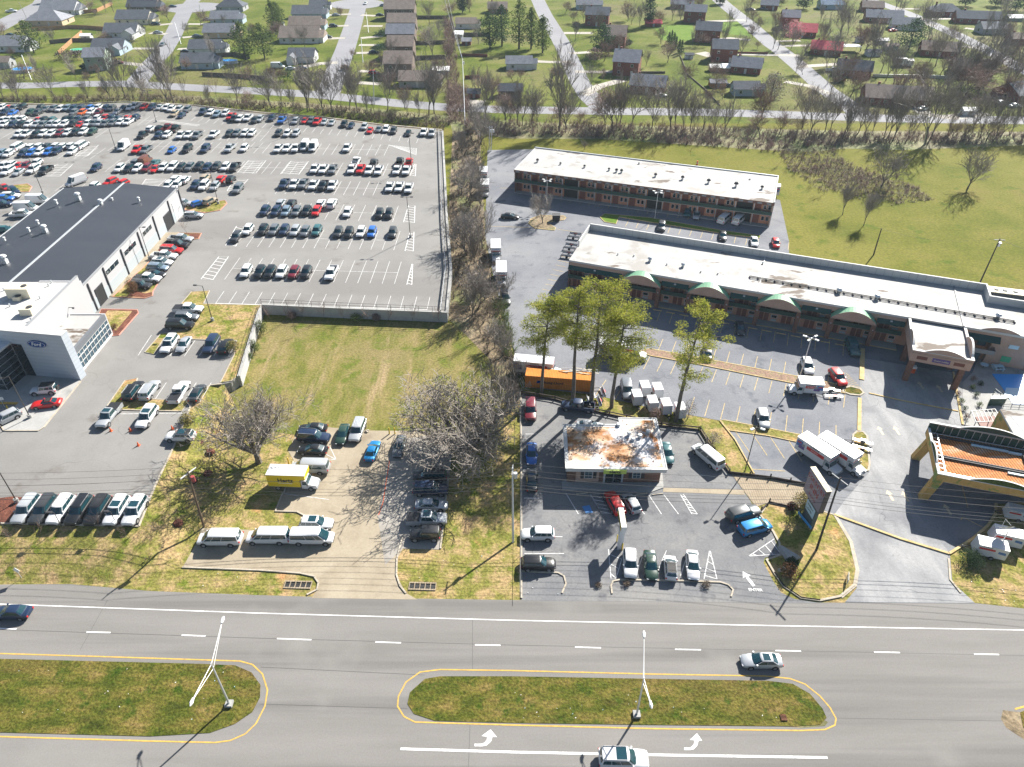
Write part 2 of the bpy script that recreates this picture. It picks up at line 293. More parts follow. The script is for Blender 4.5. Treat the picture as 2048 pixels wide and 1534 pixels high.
# ---------------------------------------------------------------- ground, lots, roads
ZL = 2.0      # the dealership stands on a terrace two metres above the road
def sheet(name, pts, z, mt, kind='structure'):
    b = MB(); b.poly(gl(pts, z), mt); return struct(name, b, kind=kind)
b = MB(); b.poly([Vector(p) for p in ((-900, -60, 0), (900, -60, 0), (900, 100, 0), (-900, 100, 0))], 'bank_grass')
b.poly([Vector(p) for p in ((-900, 100, 0), (900, 100, 0), (900, 255, 0), (-900, 255, 0))], 'meadow')
b.poly([Vector(p) for p in ((-900, 255, 0), (900, 255, 0), (900, 1500, 0), (-900, 1500, 0))], 'far_grass')
struct('ground', b)
sheet('grass_field', [(500, 765), (480, 730), (525, 640), (895, 645), (940, 660), (975, 700), (1000, 760), (1010, 900), (860, 870), (590, 870), (520, 860), (440, 850), (440, 790)], .012, 'field_grass')
sheet('dry_strip', [(905, 262), (960, 262), (970, 470), (985, 560), (1010, 660), (1030, 715), (1040, 780), (1035, 830), (980, 720), (930, 668), (897, 640), (903, 540), (897, 440)], .016, 'dry_earth')
sheet('creek_bed', [(-40, 196), (300, 196), (640, 218), (900, 246), (905, 262), (1024, 277), (1200, 278), (1536, 300), (1620, 304), (1690, 297), (1800, 300), (2060, 290), (2100, 264), (1700, 262), (1536, 258), (1100, 246), (960, 238), (700, 212), (400, 192)], .012, 'scrub_ground')
# highway
HW = [(-1500, 1118), (0, 1169), (140, 1168), (300, 1182), (512, 1190), (640, 1194), (1024, 1200), (1540, 1204), (1760, 1206), (1950, 1206), (2048, 1217), (3800, 1258)]
b = MB(); pts = gl(HW, .02); pts += [Vector((pts[-1].x, 8, .02)), Vector((pts[0].x, 8, .02))]
b.poly(pts, 'highway'); struct('road', b)
MEDL = [(-600, 1307), (0, 1318), (400, 1328), (470, 1331), (503, 1345), (521, 1370), (520, 1395), (505, 1424), (470, 1448), (420, 1466), (300, 1473), (0, 1465), (-600, 1452)]
MEDR = [(850, 1358), (880, 1353), (1024, 1353), (1300, 1358), (1535, 1362), (1585, 1368), (1620, 1388), (1645, 1418), (1653, 1436), (1640, 1450), (1590, 1453), (1300, 1450), (1024, 1446), (870, 1442), (828, 1428), (815, 1408), (820, 1385)]
MEDF = [(2040, 1425), (2070, 1412), (2300, 1420), (2900, 1440), (2900, 1530), (2300, 1500), (2090, 1485), (2046, 1455)]
b = MB()
for k in (MEDL, MEDR, MEDF): b.prism(gl(k), .0, .06, 'median_grass')
struct('median_grass', b)
# markings of the highway
b = MB()
def pstrip(b, pts, wd, z, m, closed=False): b.strip(gl(pts, z), wd, z, m, closed=closed)
pstrip(b, [(-1200, 1170), (57, 1210), (512, 1226), (1024, 1240.5), (1536, 1251), (2048, 1260), (3200, 1281)], .13, .034, 'white_paint')
for x0, y0, x1, y1 in [(-210, 1249, -160, 1251), (-20, 1256, 33, 1258), (173, 1264, 221, 1265), (363, 1270, 411, 1272), (554, 1277, 623, 1279.5), (751, 1284, 802, 1285.5), (950, 1289.5, 1001, 1290.5), (1150, 1294, 1202, 1295.5), (1350, 1298.5, 1402, 1299.5), (1551, 1301, 1602, 1302), (1748, 1304, 1800, 1305), (1948, 1308, 1998, 1309), (2150, 1312, 2200, 1313)]:
    pstrip(b, [(x0, y0), (x1, y1)], .16, .034, 'white_paint')
pstrip(b, [(801, 1497.5), (1024, 1504), (1300, 1509.5), (1655, 1515)], .26, .034, 'white_paint')
pstrip(b, [(-600, 1296), (0, 1307), (200, 1313), (480, 1322), (505, 1329), (525, 1348), (535, 1380), (530, 1412), (512, 1447), (490, 1468), (460, 1481), (430, 1485), (300, 1482), (0, 1473), (-600, 1458)], .16, .034, 'yellow_paint')
pstrip(b, [(840, 1344), (880, 1339), (1024, 1341), (1300, 1348), (1530, 1352), (1580, 1357), (1610, 1368), (1640, 1392), (1660, 1415), (1672, 1437), (1670, 1450), (1650, 1459), (1600, 1461), (1300, 1457), (1024, 1450), (830, 1444), (808, 1433), (795, 1412), (797, 1392), (812, 1364)], .16, .034, 'yellow_paint', True)
pstrip(b, [(2030, 1418), (2060, 1410), (2300, 1413), (2900, 1432)], .2, .034, 'yellow_paint')
for ox, oy, kx in ((981, 1459, 1), (1394, 1466.5, .8)):
    pts = [(0, 0), (13, 15), (3.5, 15), (1, 24), (-8, 32), (-17, 33.5), (-32, 33.5), (-32, 28.5), (-18, 28.5), (-12, 26), (-7, 20), (-7, 14), (-18, 13)]
    b.poly(gl([(ox+x*kx, oy+y) for x, y in pts], .034), 'white_paint')
struct('road_markings', b)
# sealed joints across the road
b = MB()
for l in ([(521, 1334), (850, 1350)], [(520, 1408), (815, 1417)], [(1670, 1436), (2010, 1442)], [(0, 1259), (512, 1276), (1024, 1290), (2048, 1311)], [(945, 1240), (945, 1341)], [(940, 1450), (937, 1534)], [(160, 1300), (215, 1200)], [(1040, 1150), (1040, 1200)]):
    pstrip(b, l, .045, .029, 'joint_tar')
struct('road_joints', b)
sheet('dirt_patch', [(2006, 1420), (2018, 1422), (2040, 1424), (2046, 1455), (2090, 1486), (2120, 1500), (2050, 1480), (2012, 1455), (2002, 1438)], .027, 'dry_earth'); sheet('dirt_patch', [(1565, 1452), (1600, 1449), (1648, 1440), (1656, 1444), (1650, 1452), (1600, 1456)], .0275, 'dry_earth')
# ---------- the terrace of the dealership
TOP = [(-500, 196), (0, 208), (130, 211), (250, 205), (390, 212), (430, 217), (520, 227), (640, 236), (760, 251), (884, 262), (893, 440), (901, 540), (893, 626), (700, 619), (524, 611), (512, 634), (478, 752), (462, 765), (443, 768), (420, 770), (385, 803), (350, 888), (310, 972), (278, 1053), (45, 1048), (-200, 1042), (-900, 1020)]
b = MB(); T = gl(TOP, ZL); b.prism(T, .001, ZL, 'lot_asphalt', 'grey_concrete'); struct('car_lot', b)
b = MB()   # grassy bank down to the highway and to the small lots
inn = [(-900, 1018), (-200, 1041), (45, 1046), (200, 1052), (279, 1054), (311, 972), (351, 888), (386, 803), (421, 769), (447, 766)]
out = [(-900, 1125), (-200, 1150), (45, 1164), (200, 1168), (345, 1150), (380, 1060), (425, 940), (455, 870), (470, 830), (468, 806)]
vi = gl(inn, ZL+.01); vo = gl(out, .005); vm = [(a*.45+c*.55)+Vector((0, 0, .15)) for a, c in zip(vi, vo)]; n = len(vi)
b.add(vi+vm+vo, [(i, i+1, n+i+1, n+i) for i in range(n-1)]+[(n+i, n+i+1, 2*n+i+1, 2*n+i) for i in range(n-1)], 'bank_grass')
ti = gl(TOP[:10], ZL); to = [Vector((p.x, p.y+7, 0)) for p in ti]
b.add(ti+to, [(i, i+1, 10+i+1, 10+i) for i in range(9)], 'dry_earth')
struct('grass_bank', b, smooth=True)
def island(pts, z0, h, soil, kerb='kerb_concrete', kw=.18, name='planting_island'):
    b = MB(); g = gl(pts, z0); b.prism(g, z0-.02, z0+h*.7, soil); b.kerb(g, kw, z0-.02, z0+h, kerb, True); return struct(name, b)
IG = .13
island([(363, 608), (383, 584), (419, 582), (407, 608), (524, 611), (512, 634), (478, 752), (463, 762), (441, 766), (468, 712), (474, 682), (328, 677), (308, 709), (290, 705), (322, 668), (377, 660), (407, 618)], ZL, IG, 'bank_grass')
island([(250, 762), (275, 757), (262, 797), (380, 802), (363, 823), (241, 820), (215, 812)], ZL, IG, 'bank_grass')
island([(358, 466), (403, 467), (397, 478), (386, 480), (372, 478), (306, 583), (305, 592), (290, 597), (226, 594)], ZL, IG, 'bank_grass', 'red_kerb')
island([(203, 619), (275, 620), (277, 626), (238, 671), (226, 672), (211, 650), (196, 634)], ZL, IG, 'mulch', 'red_kerb')
island([(372, 411), (450, 401), (454, 407), (440, 421), (410, 426), (370, 420)], ZL, IG, 'bank_grass', 'red_kerb')
island([(18, 372), (55, 368), (64, 374), (58, 384), (20, 384), (0, 380)], ZL, IG, 'bank_grass', 'red_kerb')
b = MB()
b.prism(gl([(216, 622), (265, 623), (232, 662), (222, 655), (205, 636)], ZL), ZL+.09, ZL+.12, 'bank_grass')
b.prism(gl([(290, 588), (304, 585), (303, 592), (290, 596), (255, 593), (268, 580)], ZL), ZL+.09, ZL+.12, 'mulch')
b.prism(gl([(358, 467), (401, 468), (396, 477), (386, 479), (378, 470)], ZL), ZL+.09, ZL+.12, 'mulch')
b.prism(gl([(-60, 1004), (25, 994), (52, 996), (45, 1030), (15, 1046), (-60, 1043)], ZL), ZL+.0, ZL+.12, 'mulch')
struct('mulch_beds', b)
b = MB(); b.prism(gl([(320, 466), (358, 465), (226, 594), (211, 593), (196, 620), (186, 622)], ZL), ZL-.02, ZL+.10, 'concrete')
b.prism(gl([(162, 763), (88, 855), (77, 862), (8, 862), (3, 853), (36, 806), (-80, 800), (-80, 700), (60, 730)], ZL), ZL-.02, ZL+.12, 'grey_concrete'); struct('pavement', b)
b = MB(); b.kerb(gl([(162, 763), (88, 855), (77, 862), (8, 862), (3, 853)], ZL), .2, ZL, ZL+.14, 'kerb_concrete')
b.kerb(gl([(36, 808), (0, 807)], ZL), .6, ZL+.1, ZL+.16, 'yellow_paint')
b.kerb(gl([(443, 768), (420, 771), (385, 804), (350, 889), (310, 973), (278, 1053)], ZL), .25, ZL-.1, ZL+.12, 'kerb_concrete')
b.kerb(gl([(278, 1053), (45, 1048), (-200, 1042)], ZL), .2, ZL-.1, ZL+.12, 'kerb_concrete')
b.kerb(gl([(0, 206), (130, 209.5), (250, 203), (390, 210.5), (430, 215), (520, 225), (640, 234), (760, 249), (884, 260)], ZL), .5, ZL-.1, ZL+.2, 'kerb_concrete')
struct('kerbs', b)
# stall markings of the car lot
DV = Vector((.0216, 1, 0)).normalized()
b = MB()
def stalls(b, A, B, n, L, z, m='lot_paint', wd=.10, mid=False, dv=DV):
    A = G(*A, z); B = G(*B, z)
    for i in range(n):
        p = A.lerp(B, i/(n-1)); b.strip([p, p+dv*L], wd, z, m)
    if mid: b.strip([A+dv*L/2, B+dv*L/2], wd, z+.004, m)
Z1 = ZL+.01
for A, B, n, L, md in [((431, 607), (854, 619.5), 17, 5.2, 0), ((449, 559), (788.7, 568), 15, 10.4, 1), ((470, 493), (787.4, 500), 15, 10.2, 1), ((515, 435), (784.9, 444), 13, 10, 1), ((550, 388), (785, 391.5), 13, 10, 1),
                       ((210, 343), (784, 352), 32, 10, 1), ((215, 302), (768, 311), 33, 10, 1), ((290, 278), (520, 282), 15, 10, 1), ((380, 243), (833, 286), 28, 5.4, 0), ((0, 318), (180, 318), 12, 10, 1), ((0, 352), (100, 352), 6, 10, 1),
                       ((0, 278), (190, 276), 13, 10, 1), ((310, 712), (457, 712), 6, 5.4, 0), ((245, 803), (400, 803), 6, 5.4, 0), ((110, 382), (340, 384), 12, 5, 0), ((0, 254), (290, 250), 20, 10, 1)]:
    stalls(b, A, B, n, L, Z1, mid=md)
b.strip(gl([(431, 606.5), (854, 619)], Z1), .11, Z1+.002, 'white_paint')
def hatch(b, q, n, z, m='white_paint', wd=.12, border=True):
    q = [G(x, y, z) for x, y in q]
    if border: b.strip(q, wd, z, m, closed=True)
    for i in range(n):
        t = (i+.5)/n; b.strip([q[0].lerp(q[3], t), q[1].lerp(q[2], min(1, t+.5/n))], wd, z+.003, m)
for q in ([(582, 322), (617, 323), (598, 348), (563, 347)], [(497, 321), (532, 321), (512, 346), (475, 345)], [(438, 513), (457, 513), (426, 559), (402, 558)], [(817, 411), (830, 411), (829, 445), (807, 444)],
          [(820, 463.6), (828, 463.6), (826.7, 502), (810, 501.7)], [(824, 528), (825.5, 528), (823.7, 569), (813.7, 569)], [(172, 291), (197, 290), (175, 312), (150, 312)], [(110, 330), (145, 329), (120, 352), (85, 353)],
          [(292, 358), (332, 358), (311, 377), (278, 377)], [(468, 358), (496, 358.6), (476, 382), (454, 382)], [(311, 241), (322, 240), (400, 250), (395, 252)], [(777, 290), (833, 297), (832.6, 310), (806, 300)], [(829, 328), (832, 328), (831, 352), (820, 351)], [(473, 452), (488, 453), (472, 492), (451, 491)]):
    hatch(b, q, 7, Z1+.002)
for q in ([(276, 711), (303, 670)], [(225, 828), (365, 826)]): b.strip(gl(q, Z1), .1, Z1, 'worn_white')
struct('lot_markings', b)
# between the near stalls
b = MB()
# ---------- small lots in front
sheet('concrete_lot', [(640, 853), (735, 861), (848, 862), (862, 870), (905, 900), (900, 943), (881, 1099), (806, 1097), (794, 1118), (793, 1152), (812, 1186), (835, 1199), (623, 1196), (634, 1180), (637, 1166), (628, 1153), (600, 1147), (552, 1143), (520, 1141), (365, 1135), (392, 1088), (403, 1056), (512, 1060), (610, 1060), (618, 1036), (594, 1024), (551, 1023), (566, 986), (590, 925), (575, 900), (583, 888), (592, 868), (600, 853)], .03, 'concrete')
sheet('concrete_lot_patch', [(792, 880), (880, 868), (905, 900), (900, 943), (881, 1099), (806, 1097), (770, 1130), (755, 1030), (764, 990), (775, 925)], .036, 'pale_slab')
sheet('asphalt_lot', [(1043, 790), (1110, 800), (1180, 822), (1320, 853), (1395, 858), (1420, 900), (1460, 945), (1500, 1000), (1516, 1030), (1545, 1063), (1556, 1100), (1562, 1110), (1530, 1115), (1527, 1125), (1545, 1160), (1562, 1185), (1590, 1198), (1640, 1206), (1590, 1206), (1043, 1201)], .03, 'hertz_asphalt')
sheet('motel_lot', [(975, 300), (1090, 298), (1300, 345), (1560, 400), (1578, 483), (1578, 510), (1945, 572), (2100, 600), (2100, 770), (1945, 745), (1925, 765), (1925, 850), (2100, 880), (2100, 1000), (1995, 1008), (1975, 1052), (1900, 1110), (1905, 1165), (1950, 1207), (1690, 1205), (1714, 1175), (1718, 1140), (1700, 1080), (1668, 1028), (1622, 1010), (1620, 968), (1508, 950), (1480, 900), (1445, 842), (1300, 815), (1190, 790), (1060, 775), (1032, 718), (1010, 640), (988, 560), (970, 470)], .03, 'motel_asphalt')
sheet('driveway', [(1718, 715), (1905, 745), (1926, 765), (1926, 850), (1905, 862), (1860, 868), (1830, 905), (1815, 955), (1828, 1020), (1895, 1100), (1900, 1160), (1950, 1206), (1690, 1204), (1713, 1178), (1716, 1140), (1700, 1082), (1668, 1030), (1690, 1000), (1738, 945), (1742, 905), (1722, 860), (1722, 800)], .042, 'bleached_asphalt')
sheet('terrace', [(1463, 948), (1620, 970), (1622, 1012), (1602, 1019), (1540, 1004), (1512, 1014)], .05, 'paver')
b = MB(); b.prism(gl([(1123, 963), (1125, 980), (1300, 986), (1327, 976), (1322, 920), (1310, 920)]), 0, .14, 'grey_concrete')
b.prism(gl([(1327, 976), (1326, 984), (1490, 990), (1487, 980)]), 0, .05, 'concrete')
b.prism(gl([(1985, 640), (2100, 655), (2100, 880), (1925, 850), (1925, 765), (1945, 745)]), 0, .08, 'grey_concrete'); struct('sidewalk', b)
# islands of the motel
island([(1300, 698), (1400, 716), (1536, 742), (1640, 762), (1690, 772), (1690, 787), (1640, 777), (1536, 757), (1400, 729.5), (1302, 712), (1275, 703)], .03, IG, 'red_mulch', 'yellow_kerb')
island([(1687, 777), (1700, 773), (1720, 778), (1727, 786), (1720, 791), (1700, 789), (1686, 784)], .03, IG, 'median_grass', 'kerb_concrete', .35)
island([(1706, 870), (1714, 863), (1726, 864), (1734, 873), (1739, 930), (1736, 941), (1724, 943), (1712, 937), (1706, 925)], .03, IG, 'bank_grass', 'kerb_concrete', .3)
island([(1441, 841), (1449, 841), (1536, 857), (1600, 870), (1598, 885), (1536, 872), (1457, 861)], .03, IG, 'bank_grass', 'worn_yellow')
island([(1200.5, 435), (1209, 428), (1300, 436), (1445, 461.6), (1520, 472), (1519, 476), (1462, 470), (1310, 446), (1238, 434), (1232, 448), (1209, 444)], .03, IG, 'bright_lawn', 'yellow_kerb')
island([(1057, 447), (1062, 438), (1080, 431), (1128, 432), (1132, 436), (1128, 440), (1092, 445), (1111, 456), (1109, 461), (1070, 457)], .03, IG, 'dry_earth', 'yellow_kerb')
island([(1520, 1030), (1536, 1006), (1600, 1020), (1622, 1014), (1642, 1022), (1668, 1030), (1700, 1084), (1713, 1140), (1708, 1170), (1680, 1193), (1640, 1201), (1602, 1196), (1567, 1172), (1548, 1145), (1533, 1120), (1562, 1110), (1558, 1085), (1546, 1063)], .03, IG, 'bank_grass', 'kerb_concrete', .3)
b = MB()
for p in ([(1668, 1030), (1718, 1048), (1800, 1078), (1898, 1108)], [(1898, 1108), (1945, 1078), (1975, 1052), (1990, 1030), (1992, 1008)]): b.kerb(gl(p), .35, .0, .2, 'yellow_kerb')
b.kerb(gl([(1725, 698), (1723, 760)]), .8, 0, .18, 'yellow_kerb'); b.kerb(gl([(1719, 797), (1718, 862)]), .6, 0, .18, 'yellow_kerb')
b.kerb(gl([(1738, 787), (1800, 801), (1916, 823)]), .25, 0, .16, 'yellow_kerb')
b.kerb(gl([(1906, 745), (1925, 850)]), .35, 0, .18, 'yellow_kerb')
b.kerb(gl([(1440, 842), (1470, 880), (1508, 948)]), .2, 0, .16, 'yellow_kerb')
b.kerb(gl([(985, 590), (1010, 660), (1030, 720), (1060, 776)]), .15, 0, .15, 'yellow_kerb')
b.kerb(gl([(1578, 508), (1700, 533), (1945, 574)]), .2, 0, .15, 'kerb_concrete')
b.kerb(gl([(1897, 1118), (1900, 1160), (1921, 1186)]), .25, 0, .15, 'kerb_concrete')
b.kerb(gl([(1668, 1030), (1700, 1084), (1713, 1140), (1708, 1170), (1680, 1193)]), .7, 0, .10, 'kerb_concrete')
for p in ([(1042, 795), (1043, 1000), (1043, 1197)], [(1224, 1188), (1222, 1172), (1226, 1163), (1240, 1160), (1350, 1162), (1440, 1165), (1456, 1170), (1466, 1180), (1462, 1194)], [(1044, 1143), (1116, 1146), (1128, 1153), (1132, 1168), (1124, 1187)],
          [(566, 986), (551, 1023), (594, 1024), (616, 1035)], [(587, 923), (568, 988)], [(881, 1098), (890, 1020), (897, 943)], [(365, 1135), (520, 1141), (600, 1147), (628, 1153), (637, 1166), (634, 1180), (614, 1190)], [(806, 1070), (794, 1118), (793, 1150), (800, 1172), (812, 1187)], [(1548, 1145), (1567, 1172), (1602, 1196), (1640, 1201)]):
    b.kerb(gl(p), .22, 0, .16, 'kerb_concrete')
struct('kerb', b)
# painted lines of the motel lots
b = MB()
def rows(A, B, C_, D, n, m='worn_yellow', wd=.12, z=.05):
    A, B, C_, D = [G(*p, z) for p in (A, B, C_, D)]
    for i in range(n):
        t = i/(n-1); b.strip([A.lerp(B, t), C_.lerp(D, t)], wd, z, m)
rows((1300, 673), (1688, 745), (1289, 698), (1686, 768), 15); rows((1300, 713), (1690, 790), (1287, 738), (1687, 815), 15)
rows((1389, 794), (1672, 850), (1378, 827), (1672, 880), 10); rows((1212, 760), (1365, 790), (1192, 790), (1347, 822), 5)
rows((1297, 617), (1687, 686), (1289, 638), (1686, 711), 16); rows((1121, 512), (1067, 610), (1141, 516), (1090, 615), 11)
rows((1259, 438), (1517, 478), (1250.6, 453), (1514, 493), 13); rows((1129, 392), (1400, 430), (1121, 402), (1396, 442), 15)
rows((1560, 482), (1578, 485), (1558, 496), (1576, 500), 2); rows((1470, 862), (1650, 893), (1500, 905), (1675, 935), 6)
for p in ([(1000, 376), (1045, 377)], [(975, 452), (1058, 455)], [(1113, 458), (1165, 466)], [(1500, 938), (1570, 942)], [(1924, 970), (1936, 1015)], [(1925, 1034), (1965, 1054)], [(1925, 1034), (1922, 1040)]): b.strip(gl(p, .05), .14, .05, 'worn_yellow')
for i in range(7): b.strip(gl([(1691, 746+i*4.2), (1700+i*4.3, 752+i*4.6)], .05), .1, .052, 'worn_yellow')
def arrow(px, py, s, m='tan_paint', ang=0, z=.05):
    o = G(px, py, z); T = Matrix.Translation(o) @ Matrix.Rotation(ang, 4, 'Z')
    b.poly([T @ Vector((x*s, y*s, 0)) for x, y in ((0, 1.3), (.55, .45), (.2, .45), (.2, -1), (-.2, -1), (-.2, .45), (-.55, .45))], m)
for p in ((1842, 771), (1880, 778), (1762, 862), (1794, 862), (1781, 992), (1812, 994), (1896, 1020)): arrow(*p, .95)
struct('parking_lines', b)
b = MB(); z = .05; WP = 'worn_white'
for p in ([(1131.7, 986), (1156.7, 1028)], [(1180, 988), (1203, 1027)], [(1200, 988), (1222, 1027)], [(1297, 989), (1323, 1028)], [(1328, 990), (1357, 1028)], [(1258, 990), (1289, 1028)], [(1289.6, 1100), (1271, 1152)], [(1333, 1101), (1311, 1152)], [(1377, 1101), (1361, 1152)],
          [(1051, 868), (1074, 868)], [(1048, 996), (1078, 996.6)], [(1108, 1073), (1125, 1073.5)], [(1049, 1107), (1128, 1107)], [(1049, 932), (1072, 932)], [(1400, 950), (1430, 953)]):
    b.strip(gl(p, z), .11, z, WP)
hatch(b, [(1181, 988), (1200, 988), (1222, 1027), (1203, 1027)], 5, z, WP); hatch(b, [(1361, 989), (1367, 989), (1394.6, 1028), (1383.6, 1028)], 7, z, WP)
hatch(b, [(1217, 1098.5), (1249, 1100), (1232, 1157), (1222, 1157)], 3, z, WP); hatch(b, [(1419, 1102), (1420.5, 1102), (1434, 1158), (1408, 1158)], 4, z, WP); hatch(b, [(1497.8, 1112), (1498.5, 1112), (1562, 1108), (1548.7, 1077.5)], 4, z, WP)
b.poly(gl([(1164, 1013), (1179, 1010), (1186, 1025), (1172, 1027)], z), 'blue_paint'); arrow(1498, 1159, 1.1, 'white_paint', .35)
for p in ([(567, 987), (658, 999)], [(635, 900), (672, 919)], [(660, 894), (672, 919)], [(672, 919), (640, 918)]): b.strip(gl(p, z), .1, z, WP)
pts = [(779, 920), (766, 1005), (757, 1030)]; b.strip(gl(pts, z), .12, z, 'cone_orange')
struct('stall_lines', b)
e = thing('pavement_lettering', 'worn white word ENTER painted before the curved kerb', 'pavement marking', (0, 0, 0))
p = G(1511, 1180, .06); text('ENTER', .62, 'worn_white', e, frame(p, (1, -.05, 0), (0, 1, 0)), 'painted_word', 0.02, 0)
# ---------- residential streets behind
def street(pts, wd, name='street', m='street', z=.03):
    b = MB(); b.strip(gl(pts, z), wd, z, m); return struct(name, b)
street([(-300, 166), (0, 171), (60, 171), (150, 168), (250, 167), (330, 172), (400, 176), (512, 182), (620, 188), (700, 196), (800, 207), (900, 215), (1000, 219), (1200, 222), (1400, 224), (1536, 228), (1750, 236), (1900, 239), (2100, 241), (2500, 246)], 9)
street([(270, 168), (300, 130), (325, 105), (344, 75), (358, 45), (372, 18), (395, -10)], 9, z=.036)
street([(655, 190), (678, 130), (690, 100), (703, 60), (715, 20), (722, -10)], 9.5, z=.036)
street([(1210, 223), (1180, 195), (1160, 165), (1138, 115), (1120, 80), (1090, 30), (1072, -8)], 8.5, z=.036)
street([(1730, 236), (1690, 205), (1650, 178), (1600, 133), (1560, 100), (1545, 90), (1500, 50), (1450, 10), (1425, -12)], 9, z=.036)
street([(2120, 175), (2048, 140), (1990, 108), (1911, 68), (1850, 42), (1824, 30), (1743, 0), (1700, -15)], 8.5, z=.036)
street([(-20, 62), (25, 38), (58, 22), (90, 5), (100, -10)], 14, z=.036)
b = MB()
for (x, y, r) in ((388, 15, 17), (713, 8, 17)): 
    c = G(x, y); b.poly([(c.x+r*math.cos(t*PI/10), c.y+r*math.sin(t*PI/10), .044) for t in range(20)], 'street')
struct('street_end', b)
b = MB()
for pts, wd in [([(1165, 190), (1200, 172), (1245, 160)], 5), ([(1150, 143), (1200, 144), (1240, 143)], 4), ([(1140, 107), (1180, 104)], 4), ([(1128, 66), (1185, 66)], 5), ([(1660, 188), (1620, 172), (1570, 163)], 4), ([(1598, 133), (1680, 128)], 4.5),
                ([(1560, 92), (1640, 90)], 3.5), ([(1552, 82), (1600, 81)], 3.5), ([(1475, 108), (1600, 111)], 4), ([(1500, 80), (1460, 76), (1440, 78)], 4), ([(1490, 40), (1440, 42), (1415, 43)], 4.5), ([(1870, 52), (1815, 38), (1850, 36)], 4.5),
                ([(1840, 18), (1790, 17)], 4), ([(1915, 37), (1860, 38)], 4), ([(1975, 100), (1870, 82)], 4), ([(1990, 120), (1890, 118)], 5), ([(1970, 225), (1900, 235), (1850, 228), (1840, 215)], 6), ([(2020, 212), (2010, 195)], 9), ([(1960, 60), (1930, 56)], 4),
                ([(345, 47), (318, 50)], 4), ([(333, 68), (300, 66)], 4), ([(320, 97), (265, 97)], 4), ([(285, 130), (240, 125)], 4), ([(375, 48), (420, 48)], 4), ([(365, 75), (400, 72)], 4), ([(355, 98), (390, 97)], 4),
                ([(702, 28), (655, 30)], 4), ([(697, 51), (650, 53)], 4), ([(690, 76), (640, 77)], 4.5), ([(675, 125), (640, 127), (600, 135)], 5), ([(722, 30), (760, 32)], 4), ([(727, 52), (765, 52)], 4), ([(722, 76), (765, 72)], 4), ([(718, 90), (760, 90)], 4), ([(712, 106), (750, 105)], 4), ([(715, 165), (760, 168)], 4), ([(718, 142), (745, 143)], 4),
                ([(1060, 122), (1100, 124), (1142, 124)], 4), ([(940, 217), (955, 200)], 7), ([(40, 48), (70, 48)], 4), ([(1400, 105), (1425, 112)], 7)]:
    b.strip(gl(pts, .05), wd, .05, 'driveway')
struct('driveways', b)
sheet('lawn', [(1305, 50), (1385, 49), (1390, 80), (1350, 83), (1325, 80)], .024, 'bright_lawn'); sheet('lawn', [(1432, 45), (1480, 44), (1502, 72), (1450, 68)], .024, 'bright_lawn')
# hard-packed line of rubble beside the fence
b = MB()
